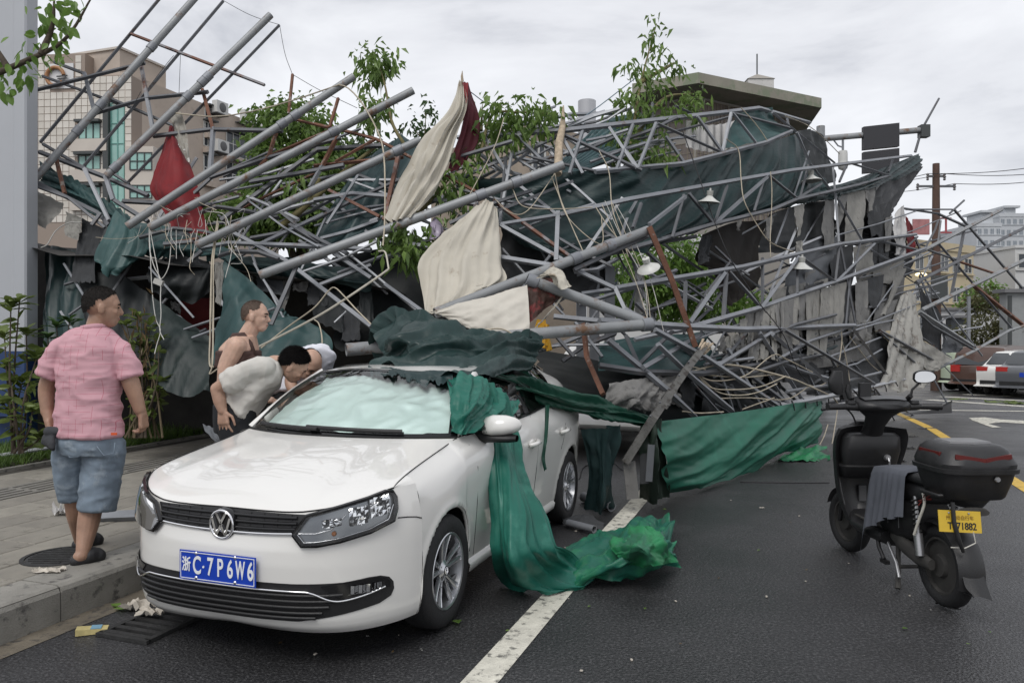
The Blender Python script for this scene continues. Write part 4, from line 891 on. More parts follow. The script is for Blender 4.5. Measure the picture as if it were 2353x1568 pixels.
for z, y, hw in ((.29, .93, .15), (.40, .985, .175), (.52, 1.0, .20), (.66, .985, .225), (.76, .96, .245), (.86, .93, .25), (.93, .91, .225)): rows.append([(hw * t, y - .09 * abs(t) ** 2.4, z + (.02 * (1 - abs(t)) if z > .9 else 0)) for t in np.linspace(-1, 1, 15)])
g = surf(rows, 30, 28); back = [[(p[0] * .97, p[1] + .05 + .05 * (1 - (p[0] / .26) ** 2), p[2]) for p in r] for r in g]
mb.grid(g); mb.grid(back); mb.grid([[a, b_] for a, b_ in zip([r[0] for r in g], [r[0] for r in back])]); mb.grid([[a, b_] for a, b_ in zip([r[-1] for r in g], [r[-1] for r in back])]); mb.grid([g[-1], back[-1]]); mb.build('leg_shield', SBLK, sc, 50)
vloft('glove_box', [(0, .93, .66, .15, .03), (0, .90, .68, .19, .06), (0, .885, .78, .205, .075), (0, .875, .875, .20, .07), (0, .88, .90, .17, .05)], SBLK, sc, ex=.55)
vloft('storage_pocket', [(0, .935, .58, .15, .03), (0, .915, .60, .185, .055), (0, .90, .67, .205, .07), (0, .90, .685, .19, .055)], SBLK, sc, ex=.55)
mb = MB(); mb.lathe([(0, .012), (.016, .012), (.022, 0), (.022, -.02)], 20, lambda p: Vector((p.x + .09, .81 - p.z, p.y + .735))); mb.build('ignition_lock', SMET, sc, 40)
mb = MB(); mb.tube([(.09, .80, .735), (.09, .79, .715), (.092, .79, .68)], .006, 6); mb.build('key', SMET, sc)
mb = MB(); mb.box((.0, .983, .46), (.05, .012, .11)); mb.build('shield_latch', SGRY, sc)
vloft('front_cowl', [(0, 1.06, .36, .09, .06), (0, 1.09, .55, .13, .08), (0, 1.05, .75, .16, .08), (0, 1.0, .90, .15, .06), (0, .96, .97, .06, .03)], SBLK, sc, ex=.8)
vloft('steering_stem', [(0, .87, .88, .075, .06), (0, .82, .95, .065, .055), (0, .76, 1.02, .085, .05), (0, .73, 1.06, .14, .05)], SBLK, sc, ex=.8)
con = loft('handlebar_console', [((0, .62, 1.10), .10, .015), ((0, .66, 1.10), .17, .042), ((0, .74, 1.105), .185, .055), ((0, .82, 1.10), .16, .045), ((0, .87, 1.09), .10, .02)], SBLK, sc, ex=.7)
mb = MB(); mb.grid(surf([[(-.14, .66, 1.142), (0, .655, 1.150), (.14, .66, 1.142)], [(-.15, .73, 1.160), (0, .73, 1.166), (.15, .73, 1.160)], [(-.12, .80, 1.150), (0, .81, 1.156), (.12, .80, 1.150)]], 8, 12)); mb.build('display_panel', SGRY, con, 180)
for sg in (1, -1):
 mb = MB(); mb.tube([(sg * .14, .72, 1.09), (sg * .24, .705, 1.095), (sg * .27, .70, 1.095)], [.028, .024, .018], 12); mb.build('handlebar', SBLK, sc, 60)
 mb = MB(); mb.tube([(sg * .25, .703, 1.095), (sg * .262, .70, 1.095), (sg * .375, .68, 1.095), (sg * .385, .678, 1.095)], [.018, .021, .021, .023], 14); mb.build('grip', SBLK, sc, 40)
 mb = MB(); mb.tube([(sg * .22, .74, 1.085), (sg * .28, .765, 1.08), (sg * .37, .74, 1.075), (sg * .40, .735, 1.07)], [.012, .009, .008, .010], 8); mb.build('brake_lever', SBLK, sc, 60)
 vloft('switch_block', [(sg * .215, .71, 1.115, .03, .03), (sg * .215, .71, 1.135, .028, .028)], SBLK, sc)
 mb = MB(); mb.tube([(sg * .19, .76, 1.13), (sg * .20, .72, 1.165)], .017, 10); mb.build('mirror_mount', SBLK, sc, 60)
mir = empty('rear_mirror', (.20, .72, 1.16)); mir.parent = sc
mb = MB(); mb.tube([(0, 0, 0), (.005, -.005, .045), (.055, -.02, .10)], [.009, .008, .007], 8); mb.build('stalk', SBLK, mir, 60)
for nm, m_, k, dy in (('shell', SBLK, 1.0, 0), ('mirror_glass', mat('mirror_silver', (.85, .86, .86), .03, 1.0), .90, -.018)):
 mb = MB(); pts = [(-.07, -.012), (-.062, .028), (-.02, .045), (.05, .040), (.085, .012), (.078, -.018), (.03, -.036), (-.045, -.034)]; P = catmull(pts + pts[:1], 40)[:-1]
 if nm == 'shell': mb.grid([[(.07 + p[0] * q, -.02 + d, .13 + p[1] * q) for p in P] for q, d in ((1, -.016), (1.05, -.005), (.8, .02), (.05, .03))], close=True)
 else: mb.add([(.07 + p[0] * k, -.0365, .13 + p[1] * k) for p in P], [tuple(range(len(P)))])
 mb.build(nm, m_, mir, 60)
ph = empty('phone_holder', (-.17, .73, 1.15)); ph.parent = sc; mb = MB(); mb.box((.06, 0, .055), (.075, .035, .09)); mb.build('clamp', SBLK, ph)
mb = MB(); mb.tube([(-.04, 0, .0), (-.06, .0, .05), (-.05, 0, .09)], [.018, .016, .014], 8); mb.build('arm', SBLK, ph, 60)
vloft('folded_mirror', [(-.28, .74, 1.17, .02, .015), (-.30, .74, 1.20, .045, .022), (-.305, .74, 1.27, .05, .024), (-.29, .74, 1.33, .03, .018)], SBLK, sc)
for sg in (1, -1): mb = MB(); mb.tube([(sg * .075, 1.17, .225), (sg * .075, 1.08, .55), (sg * .06, .98, .85)], .016, 10); mb.build('front_fork', SBLK, sc, 60)
def guard(name, y, z, r, a0, a1, w):
 mb = MB(); mb.grid([[(t * w, y + (r - .02 * t * t) * math.cos(a), z + (r - .02 * t * t) * math.sin(a)) for t in np.linspace(-1, 1, 7)] for a in np.linspace(a0, a1, 16)]); return mb.build(name, SBLK, sc, 180)
guard('front_mudguard', 1.17, .225, .255, R(20), R(150), .07); guard('rear_mudguard', 0, .243, .268, R(30), R(195), .075)
mb = MB(); mb.grid(surf([[(-.06, -.255, .26), (0, -.262, .26), (.06, -.255, .26)], [(-.06, -.285, .21), (0, -.295, .21), (.06, -.285, .21)], [(-.03, -.315, .17), (0, -.32, .172), (.06, -.325, .150)]], 10, 8)); mb.build('mud_flap', SBLK, sc, 180)
for sg in (1, -1):
 mb = MB(); mb.tube([(sg * .115, .06, .30), (sg * .11, .12, .62)], .012, 8); sh = mb.build('shock_absorber', SMET, sc, 60)
 mb = MB(); mb.tube([(sg * .115 + .024 * math.cos(k * .9), .085 + .03 * k / 50 + .024 * math.sin(k * .9) * .3, .42 + .19 * k / 50) for k in range(51)], .006, 6); mb.build('spring', SBLK, sh, 60)
 mb = MB(); mb.tube([(sg * .116, .055, .285), (sg * .113, .085, .41)], [.024, .026], 14); mb.build('damper_body', SMET, sh, 60)
loft('swing_arm', [((-.085, -.01, .25), .020, .030), ((-.09, .12, .26), .028, .045), ((-.085, .28, .29), .03, .05), ((-.07, .42, .32), .03, .04)], SDIRT, sc); loft('swing_arm', [((.085, -.01, .25), .016, .022), ((.085, .2, .28), .02, .03), ((.07, .42, .32), .02, .03)], SDIRT, sc)
for sg in (1, -1): mb = MB(); mb.tube([(sg * .06, .40, .27), (sg * .08, .36, .14), (sg * .115, .30, .014)], [.016, .014, .018], 8); mb.build('stand_leg', SDIRT, sc, 60)
mb = MB(); mb.tube([(-.08, .36, .13), (.08, .36, .13)], .012, 8); mb.build('stand_crossbar', SDIRT, sc, 60)
mb = MB(); mb.tube([(-.13, .52, .27), (-.145, .47, .22), (-.15, .40, .165)], .013, 8); mb.build('foot_peg', SBLK, sc, 60); mb = MB(); mb.box((-.15, .39, .155), (.03, .07, .022)); mb.build('peg_pad', SBLK, sc)
mb = MB(); mb.tube([(-.10, .46, .27), (-.11, .33, .16), (-.125, .27, .09)], .010, 8); mb.build('side_stand', SMET, sc, 60)
mb = MB(); mb.tube([(-.09, .03, .66), (-.15, -.02, .68), (-.14, -.16, .68), (.14, -.16, .68), (.15, -.02, .68), (.09, .03, .66)], .012, 8); mb.build('grab_rail', SBLK, sc, 60)
TX, TY = .06, -.08; box = empty('top_box', (TX, TY, .665)); box.parent = sc
vloft('tub', [(0, 0, .0, .165, .14), (0, 0, .012, .178, .150), (0, 0, .10, .205, .180), (0, 0, .150, .215, .192), (0, 0, .152, .232, .208), (0, 0, .175, .234, .210), (0, 0, .178, .224, .200)], SBLK, box, 36, .5, 35)
vloft('lid', [(0, 0, .178, .222, .198), (0, 0, .20, .225, .200), (0, .01, .27, .195, .172), (0, .015, .295, .165, .142), (0, .018, .302, .13, .11)], SBLK, box, 36, .5, 35)
mb = MB(); P = [(-.125, -.08), (0, -.115), (.125, -.08), (.115, .09), (-.115, .09)]; mb.add([(x, y + .018, .300) for x, y in P] + [(x * .9, y * .9 + .018, .312) for x, y in P], [(5, 6, 7, 8, 9)] + [(i, (i + 1) % 5, 5 + (i + 1) % 5, 5 + i) for i in range(5)]); mb.build('lid_panel', mat('lid_grey', (.13, .13, .135), .3, var=.3, vscale=7), box, 0)
RFL = mat('red_reflector', (.11, .014, .012), .3)
for a, b_ in (((-.155, -.1685, .245), (0, -.186, .222)), ((.155, -.1685, .245), (0, -.186, .222))): mb = MB(); mb.bar(a, b_, .012, .026); mb.build('reflector_strip', RFL, box)
mb = MB(); mb.bar((-.197, -.10, .250), (-.198, .10, .250), .012, .022); mb.build('reflector_strip', RFL, box)
mb = MB(); mb.lathe([(0, .008), (.012, .008), (.016, 0)], 16, lambda p: Vector((p.x + .06, -.196 - p.z, p.y + .125))); mb.build('box_lock', SMET, box, 40)
vloft('box_bracket', [(TX, TY, .615, .07, .10), (TX, TY, .645, .09, .12), (TX, TY, .664, .12, .12)], SBLK, sc); loft('tail_lamp', [((.03, -.20, .60), .085, .024), ((.03, -.235, .60), .075, .018)], SDIRT, sc)
PLY = mat('plate_yellow', (.58, .39, .03), .45, var=.1, vscale=12); PLK = mat('plate_ink', (.012, .012, .012), .6)
pe = empty('number_plate', (-.075, -.255, .560)); pe.parent = sc; pe.rotation_euler = (R(-12), R(3), 0)
mb = MB(); mb.box((0, 0, 0), (.235, .004, .115)); mb.build('plate', PLY, pe)
text_on(pe, 'plate_lettering', '州 电动自行车', .026, mat('plate_ink_brown', (.20, .10, .01), .6), (0, -.003, .018), (1, 0, 0), (0, 0, 1), .0008, .95); text_on(pe, 'plate_lettering', 'T671882', .052, PLK, (.01, -.003, -.026), (1, 0, 0), (0, 0, 1), .0008, .85, bold=.0012)
for x in (-.06, .05): mb = MB(); mb.ball((x, -.004, .044), .006, 5, 8); mb.build('plate_screw', SMET, pe)
mb = MB(); mb.tube([(-.045, -.02, .10), (-.04, -.012, .0), (-.02, -.006, -.09), (.02, .02, -.16)], [.011, .012, .014, .01], 8); mb.build('strap', SBLK, pe, 60)
mb = MB(); mb.tube([(.07, .0, -.05), (.085, .01, -.11), (.03, .02, -.14), (-.03, .05, -.14)], .0035, 6); mb.build('tie_string', mat('string_white', (.55, .53, .48), .9), pe)
mb = MB(); mb.tube(catmull([(-.12, .02, .66), (-.13, -.01, .60), (-.145, .02, .50), (-.155, .05, .41)], 14), .008, 8); mb.build('hanging_cord', mat('cord_white', (.55, .53, .47), .7), sc, 60)
mb = MB()
for k in range(7): a = k * .9; mb.tube([(-.125, .01, .625), (-.125 + .05 * math.cos(a), .01 - .03, .625 + .03 * math.sin(a * 1.7))], .0035, 5)
mb.build('red_twist_tie', RFL, sc)
cc = MB(); rows = []
for i in range(25):
 row = []
 for j in range(27):
  t = j / 26 * 2 - 1; y = .14 + .40 * (j / 26 * .0 + 1) * (i / 24) ; s2 = t * .31; x = max(-.155, min(.155, s2)); dz = max(0, abs(s2) - .145); z = .765 - .03 * (i / 24) ** 2 - dz * 1.15 * (1.0 + .45 * (i / 24) + .2 * noise.noise(Vector((i * .15, 3, 1)))) * (1.45 if t < 0 else 1) - .012 * (s2 / .15) ** 2 * (dz == 0)
  w_ = dz * .22 * math.sin(i * .75 + 1.2 * noise.noise(Vector((i * .2, t, 0)))); row.append((x + math.copysign(dz * .10, t) + math.copysign(w_, t) * (dz > 0), y, z))
 rows.append(row)
drop = [[(p[0], rows[-1][0][1] + .02 + .05 * q + .012 * math.sin(j * .9) * q, p[2] - .27 * q) for j, p in enumerate(rows[-1])] for q in (.3, .6, 1.0)]
cc.grid(rows + drop); cov = cc.build('seat_cloth', mat('cloth_grey_blue', (.085, .092, .110), .9, var=.2, vscale=6, bump=.1, bscale=300), sc, 180)
for i, pts in enumerate(([(-.24, .73, 1.09), (-.22, .84, 1.10), (-.10, .93, 1.02), (-.05, .95, .92)], [(.24, .73, 1.09), (.21, .85, 1.12), (.10, .93, 1.03), (.04, .95, .92)], [(-.20, .72, 1.13), (-.16, .80, 1.20), (-.06, .86, 1.12)])): mb = MB(); mb.tube(catmull(pts, 12), .006, 6); mb.build('control_cable', SBLK, sc, 60)
for x in (-.21, .21): mb = MB(); mb.tube([(x, .88, .88), (x * 1.04, .90, .78), (x * .95, .93, .62), (x * .8, .93, .45), (x * .72, .90, .34)], .005, 6); mb.build('shield_seam', SGRY, sc, 60)
for y in (.25, .38): mb = MB(); mb.tube([(-.137, y, .40), (-.140, y + .01, .52), (-.135, y + .02, .62)], .003, 5); mb.build('body_seam', SGRY, sc, 60)
for k in range(9): mb = MB(); mb.tube([(0, .235 * math.cos(a), .243 + .235 * math.sin(a)) for a in np.linspace(.6 + k * .6, .75 + k * .6, 4)], .004, 4) if False else mb.bar((-.03, .236 * math.cos(k * .7), .243 + .236 * math.sin(k * .7)), (.03, .236 * math.cos(k * .7 + .12), .243 + .236 * math.sin(k * .7 + .12)), .012, .006); mb.build('tread_block', RUB, sc)
# ================================================================== the collapsed canopy
GALV = mat('galvanised_tube', (.215, .225, .243), .5, .25, var=.22, vscale=3, col2=(.11, .055, .035), mask=.655, bump=.1, bscale=80)
GALD = mat('galvanised_dark', (.12, .124, .134), .55, .25, var=.25, vscale=3, col2=(.08, .045, .03), mask=.64)
GALL = mat('galvanised_bright', (.38, .39, .41), .5, .25, var=.15, vscale=3)
PIPE = mat('pipe_grey', (.255, .264, .27), .5, .2, var=.2, vscale=2.2, col2=(.15, .085, .05), mask=.60, bump=.12, bscale=60)
RUST = mat('rusty_steel', (.150, .068, .042), .8, .1, var=.35, vscale=5, col2=(.26, .24, .22), mask=.62, bump=.3, bscale=60)
HALF = mat('half_rusted_tube', (.215, .21, .22), .6, .2, var=.25, vscale=2, col2=(.155, .07, .045), mask=.47, bump=.2, bscale=60)
def RP(p):
 if isinstance(p, Vector): return p
 if len(p) == 2: return Wd(p[0], p[1])
 if len(p) == 3: return Wd(*p)
 return W(p[0], p[1], p[3]) if p[2] == 'd' else G(p[0], p[1], p[3])
def sq(mb, pts, w, h=None, roll=.3):
 """square tube along a (bent) line"""
 h = h or w; pts = [Vector(p) for p in pts]; k = len(pts); rings = []
 for i in range(k):
  t = (pts[min(i + 1, k - 1)] - pts[max(i - 1, 0)]).normalized(); u = Vector((0, -.6, .8)); b = t.cross(u); b = b.normalized() if b.length > 1e-3 else t.orthogonal().normalized(); a = b.cross(t)
  a, b = a * math.cos(roll) + b * math.sin(roll), b * math.cos(roll) - a * math.sin(roll)
  rings.append([pts[i] + b * (x * w / 2) + a * (y * h / 2) for x, y in ((-1, -1), (1, -1), (1, 1), (-1, 1))])
 mb.grid(rings, close=True); o = len(mb.v) - 4 * k; mb.f += [(o, o + 1, o + 2, o + 3), (o + 4 * k - 1, o + 4 * k - 2, o + 4 * k - 3, o + 4 * k - 4)]; mb.mi += [mb.cur] * 2
def pipe_thing(a, b, label, r=.047, m=None, collars=(), group=None, bent=None, name='steel_pipe'):
 A, B = RP(a), RP(b); o = empty(name, A); loc = lambda p: p - A
 mb = MB(); mb.pipe(loc(A), loc(B), r, .007, 18); mb.build('tube', m or PIPE, o, 60)
 for f in collars:
  c = A.lerp(B, f); t = (B - A).normalized(); mb = MB(); mb.tube([loc(c - t * .055), loc(c - t * .05), loc(c + t * .05), loc(c + t * .055)], [r + .004, r + .011, r + .011, r + .004], 18, cap=False); mb.build('collar', GALV, o, 40)
 tag(o, label, 'pipe', group); return o
pipe_thing(*Z1((215, 1090, -.25), (1260, -90, -.2)), 'long grey steel pipe leaning from the pale pillar up across the tiled facade', collars=(.23, .36, .66))
pipe_thing(*Z1((650, 1075, -.2), (1652, 92, -.2)), 'grey steel pipe rising above the roofline beside the thin crossbar', collars=(.05, .48, .57, .60))
pipe_thing(*ZD((292, 520, -.4), (813, 176, -.1)), 'grey steel pipe crossing in front of the red banner, with ragged tip', collars=(.67, .73))
pipe_thing(*ZD((343, 523, -.45), (949, 208, -.1)), 'grey steel pipe with a band collar, tip in front of the leafy sapling', collars=(.69,))
pipe_thing(*ZD((452, 563, -.45), (965, 322, -.3)), 'grey steel pipe running in behind the tall cream banner', collars=(.90,))
pipe_thing(*ZD((597, 632, -.6), (1294, 379, -.3)), 'longest grey steel pipe, open end beside the man in the vest', r=.05, collars=(.72, .84))
pipe_thing(*ZD((1000, 719, -.7), (1488, 529, -.4)), 'grey pipe along the top of the low cream sheet, rust at its end', r=.05, collars=(.63, .80))
pipe_thing(*ZD((1212, 641, -.75), (1484, 741, -.6)), 'pale steel pipe sloping down to the elbow above the tarpaulin', r=.05, collars=(.04,))
pipe_thing((795, 803, 'd', 6.15), (1488, 745, -.6), 'pale steel pipe lying across the crushed car roof', r=.053, collars=(.995,))
# ---- trusses: each list item (points, width, material key)
KEY = {'g': GALV, 'd': GALD, 'l': GALL, 'r': RUST, 'h': HALF, 'p': PIPE}
def truss(name, label, items, cat='steel frame'):
 o = empty(name, RP(items[0][0][0])); c = o.location.copy()
 for pts, w, k in items:
  mb = MB(); P = [RP(p) - c for p in pts]; sq(mb, P, w * .74, roll=random.uniform(.1, .6)); mb.build('bar', KEY[k], o)
 tag(o, label, cat); return o
B1 = lambda w, k, *p: (Z1(*p), w, k); B2 = lambda w, k, *p: (Z2(*p), w, k); B3 = lambda w, k, *p: (Z3(*p), w, k)
B5 = lambda w, k, *p: (Z5(*p), w, k); B6 = lambda w, k, *p: (Z6(*p), w, k); B7 = lambda w, k, *p: (Z7(*p), w, k); B8 = lambda w, k, *p: (Z8(*p), w, k); BD = lambda w, k, *p: (ZD(*p), w, k); B9 = lambda w, k, *p: (Z9(*p), w, k)
truss('roof_frame', 'thin dark purlins and crossbar standing against the sky above the tiled building', [
 B1(.045, 'd', (1010, -50, .1), (245, 870, .1)), B1(.045, 'd', (1362, 8, .1), (505, 1022, .1)), B1(.042, 'd', (1705, 155, .1), (775, 1120, .1)), B1(.042, 'h', (800, 208, .05), (1615, 520, .05))])
truss('bent_frame', 'bent square-tube frame fixed to the pipes in front of the tiled building', [
 B1(.055, 'd', (228, 548, -.1), (885, 385, -.1)), B1(.055, 'g', (515, 445), (578, 690)), B1(.045, 'd', (330, 380, .2), (520, 452, .1)), B1(.04, 'd', (258, 465, .25), (740, 640, .2)),
 B1(.055, 'd', (565, 697, -.1), (895, 600), (1270, 562, -.1)), B1(.055, 'h', (856, 370), (895, 580)), B1(.06, 'g', (893, 570), (940, 832)),
 B1(.055, 'd', (935, 832, -.1), (1290, 790), (1725, 800, -.1)), B1(.055, 'r', (1235, 545), (1290, 750), (1300, 790)), B1(.06, 'g', (1302, 780), (1282, 1060)),
 B1(.038, 'd', (650, 590, .15), (1065, 770, .15)), B1(.038, 'd', (780, 650, .2), (1075, 775, .2)), B1(.04, 'r', (1786, 455, -.1), (1762, 695, -.1)), B1(.04, 'r', (2065, 600, -.1), (2012, 778, -.1))])
truss('sagging_frame', 'sagging tangle of grey bars resting on the teal tarpaulin roll by the pillar', [
 B1(.06, 'd', (240, 928), (640, 1080), (905, 1195)), B1(.045, 'd', (262, 880), (520, 1030)), B1(.05, 'r', (340, 960, -.1), (395, 1182, -.1)), B1(.06, 'd', (215, 1110, -.2), (600, 1300, -.1), (665, 1375, -.1)),
 B1(.05, 'l', (515, 1030, -.1), (665, 1345, -.1)), B1(.065, 'g', (645, 1075, -.15), (692, 1222, -.1)), B1(.06, 'd', (700, 1225, -.2), (905, 1352, -.2)), B1(.05, 'd', (560, 1375, -.2), (615, 1300, -.2)),
 B1(.06, 'd', (750, 1228, .1), (1000, 1240, .1), (1290, 1250, .1)), B1(.04, 'd', (690, 1060, .1), (790, 1125, .1)), B1(.05, 'd', (1220, 1300, .1), (1330, 1262), (1520, 1290, .1), (1700, 1330, .1)),
 B1(.05, 'd', (850, 1450, -.2), (1060, 1395, -.1), (1250, 1415, .1), (1380, 1450, .2)), B1(.05, 'd', (1000, 1490, -.3), (1180, 1475, -.3)), B1(.04, 'd', (160, 1115, -.2), (420, 1210, -.2), (640, 1390, -.15))], 'steel frame')
truss('rusty_scaffold', 'rust-streaked square-tube frame between the pipes in front of the trees', [
 B1(.05, 'r', (1692, 790), (1640, 955), (1585, 1015)), B1(.05, 'd', (1280, 1085), (1640, 962), (2080, 842)), B1(.055, 'r', (2062, 830), (1965, 1015)), B1(.055, 'g', (1968, 1010), (1890, 1145)),
 B1(.055, 'd', (1525, 1110), (1960, 1035), (2100, 1008)), B1(.06, 'd', (1350, 1345, .1), (1560, 1190, .1), (1940, 912, .15), (2340, 888, .2)), B1(.035, 'r', (1440, 1290, .2), (1640, 1190, .2), (2080, 985, .2)),
 B1(.035, 'r', (1800, 730), (2012, 782)), B1(.04, 'r', (1620, 962, .1), (2080, 768, .1)), B1(.045, 'd', (1085, 1270, .05), (1290, 1085, .05)),
 B2(.04, 'r', (0, 757), (240, 812), (380, 850), (1010, 1182)), B2(.04, 'r', (380, 848), (130, 988)), B2(.045, 'r', (0, 1012, .1), (545, 960, .1)), B2(.06, 'h', (515, 950), (430, 1345)),
 B2(.04, 'l', (160, 1100, .3), (590, 1100, .3)), B2(.055, 'g', (0, 1222), (235, 1182), (1000, 1246)), B2(.045, 'd', (0, 1342), (240, 1222), (740, 1002), (1210, 862)), B2(.045, 'h', (90, 1160), (400, 1322)),
 B7(.05, 'g', (1000, 250), (1530, 0)), B7(.055, 'g', (480, 290), (730, 245), (1560, 275), (1930, 300)), B7(.055, 'g', (750, 150), (1220, 400), (1930, 950)), B7(.05, 'd', (1240, 90), (1500, 250)),
 B7(.05, 'd', (640, 355, -.1), (760, 315, -.1), (980, 320, -.1), (1150, 380, -.1)), B7(.05, 'd', (910, 205, .1), (1330, 130, .1)), B7(.055, 'd', (385, 405, -.1), (500, 312, -.1)), B7(.05, 'r', (180, 258, -.2), (470, 212, -.2))])
truss('tube_scaffold', 'rust and grey square tubes crossing in front of the cream sheets', [
 B5(.055, 'h', (712, 350), (700, 700)), B5(.055, 'g', (700, 690), (682, 1090)), B5(.045, 'h', (850, 340), (920, 400), (1460, 790)), B5(.042, 'd', (1470, 190), (930, 402), (280, 670)), B5(.06, 'g', (0, 660), (690, 755), (1300, 852)),
 B5(.05, 'g', (905, 530), (1345, 460)), B5(.06, 'g', (1355, 430), (1340, 815)), B5(.05, 'g', (900, 532), (1390, 805)), B5(.045, 'r', (340, 735, -.1), (770, 1060, -.1)), B5(.045, 'g', (0, 790, .1), (290, 680, .1)),
 B5(.045, 'g', (1050, 225, .2), (1380, 480, .2)), B5(.045, 'd', (945, 0, .3), (900, 540, .3)), B5(.05, 'g', (760, 1185, -.5), (990, 1405, -.5)), B5(.045, 'g', (0, 1000, .0), (290, 1210, -.3)),
 B7(.045, 'g', (1500, 595, .2), (1930, 430, .2)), B7(.05, 'd', (1085, 935, -.35), (1300, 440, -.45)), B7(.05, 'g', (1610, 330, .1), (1930, 540, .1)), B7(.02, 'l', (1620, 915, .2), (1720, 820, .2)),
 B5(.05, 'g', (1480, 880, -.2), (1800, 1030, -.2)), B5(.05, 'g', (1800, 1020, -.2), (1880, 1195, -.2), (2060, 1290, -.4)), B5(.05, 'd', (1480, 885, -.3), (2060, 620, -.3)), B5(.055, 'g', (1320, 1250, 0), (1900, 1310, -.1)),
 B5(.05, 'g', (1810, 1030, -.1), (2240, 955, -.1)), B5(.05, 'g', (1540, 1075, .0), (1790, 1040, 0)), B5(.04, 'd', (1240, 1290, .2), (1480, 1568, .2)), B5(.05, 'g', (1400, 1090, .3), (1930, 1260, .2))])
truss('upper_truss', 'curved roof truss with zigzag webs above the large dark tarpaulin', [
 B2(.06, 'g', (1010, 835, .3), (1500, 800, .2)), (Z2((1500, 800, .2)) + Z3((0, 405, .2), (620, 335, .3), (800, 312, .5), (1110, 402, 1.5)), .065, 'g'),
 (Z3((-200, 700, .1), (330, 652, .1), (580, 590, .1), (840, 522, .3), (1000, 452, .6)), .06, 'g'), B3(.045, 'd', (290, 300, .8), (420, 360, .8)),
 B3(.045, 'g', (30, 412, .2), (-70, 690, .2)), B3(.045, 'g', (172, 402, .2), (60, 682, .2)), B3(.045, 'g', (-20, 560, .3), (60, 680, .2)), B3(.045, 'g', (232, 485, .2), (340, 642, .2)), B3(.042, 'd', (180, 406, .2), (572, 582, .2)), B3(.045, 'g', (422, 362, .2), (574, 578, .2)), B3(.05, 'l', (630, 342, .2), (577, 580, .2)),
 B3(.045, 'g', (640, 342, .2), (780, 522, .2)), B3(.042, 'd', (650, 345, .3), (985, 432, .6)), B3(.045, 'g', (880, 338, .5), (1260, 645, .8)), B3(.045, 'g', (970, 372, .9), (985, 440, .9)), B3(.045, 'g', (885, 340, 1.2), (1110, 400, 1.4)),
 B3(.05, 'g', (1030, 460, .3), (1112, 652, .2), (1290, 880, 0), (1425, 1112, -.2)), B3(.04, 'd', (150, 280, .9), (145, 430, .8)),
 B2(.045, 'g', (1040, 830, .3), (1190, 1080, .3)), B2(.045, 'g', (1230, 820, .3), (1400, 990, .3)), B2(.045, 'g', (1500, 810, .2), (1640, 1060, .2)), B2(.045, 'd', (1500, 812, .2), (2000, 1040, .2)), B2(.045, 'g', (1640, 800, .2), (1560, 1060, .2)), B2(.045, 'g', (1800, 775, .2), (1970, 1030, .2)),
 B2(.045, 'g', (860, 1100, .4), (1500, 830, .3)), B2(.045, 'd', (900, 1020, .7), (1210, 960, .7)), B2(.045, 'g', (1000, 930, .5), (1170, 1060, .4)), B2(.045, 'g', (1400, 870, .5), (1080, 1090, .5)), B2(.04, 'l', (1220, 860, .4), (1130, 1370, .2)), B2(.05, 'g', (870, 840, 1.2), (1560, 700, 1.2), (1850, 690, 1.2)), B2(.045, 'g', (1550, 715, 1.2), (1650, 760, 1))])
truss('middle_truss', 'long grey truss spanning the front of the large dark tarpaulin', [
 (Z2((1500, 1312, 0)) + Z3((0, 870, -.1), (1000, 692, -.1), (1730, 602, 0)), .06, 'g'), (Z5((1900, 720, -.1)) + Z3((30, 1165, -.1), (520, 1020, -.1), (880, 932, -.1), (1030, 868, -.1), (1400, 782, 0), (1600, 722, 0)), .055, 'd'),
 B3(.045, 'd', (370, 832, -.05), (520, 1012, -.1)), B3(.05, 'g', (850, 732, -.05), (532, 1012, -.1)), B3(.04, 'd', (605, 785, -.05), (530, 1012, -.1)), B3(.04, 'd', (342, 842, -.05), (270, 1102, -.1)), B3(.05, 'g', (350, 852, -.05), (130, 1022, -.1)), B3(.04, 'd', (80, 892, -.05), (30, 1042, -.1)),
 B3(.045, 'd', (862, 725, -.05), (1030, 862, -.1)), B3(.04, 'd', (832, 742, -.05), (770, 942, -.1)), B3(.045, 'd', (1180, 772, 0), (1032, 862, -.1)), B3(.045, 'g', (1250, 652, 0), (1290, 1150, -.1)), B3(.045, 'd', (1342, 642, 0), (1290, 762, 0)), B3(.045, 'd', (1618, 622, 0), (1590, 702, 0)), B3(.045, 'd', (1350, 645, 0), (1592, 722, 0)), B3(.04, 'd', (1100, 660, 0), (1050, 860, -.1))])
truss('lower_truss', 'grey truss with zigzag webs above the fringe of torn felt', [
 (Z3((-70, 1412, -.2), (700, 1282, -.2), (1300, 1142, -.2), (1760, 1082, -.1)), .065, 'g'), (Z6((640, 872, -.25), (1100, 742, -.2), (1620, 562, -.2), (2240, 332, -.1)), .065, 'g'),
 B6(.055, 'g', (620, 842, -.2), (860, 502, -.2)), B6(.055, 'd', (872, 502, -.2), (850, 832, -.2)), B6(.05, 'd', (890, 492, -.2), (1112, 742, -.2)), B6(.055, 'g', (1112, 742, -.2), (1370, 392, -.2)), B6(.05, 'd', (1382, 392, -.2), (1620, 562, -.2)), B6(.05, 'g', (1630, 562, -.2), (1890, 302, -.2)), B6(.045, 'd', (1652, 290, -.2), (1620, 562, -.2)), B6(.045, 'd', (1790, 292, -.2), (1738, 532, -.2)), B6(.045, 'd', (592, 562, -.2), (585, 762, -.2)), B6(.045, 'd', (1360, 480, -.1), (1358, 640, -.1)), B6(.045, 'd', (1120, 400, 0), (1120, 740, -.1)), B6(.04, 'd', (1650, 285, -.2), (1760, 860, -.2)), B6(.04, 'd', (1690, 860, -.2), (1720, 520, -.2))])
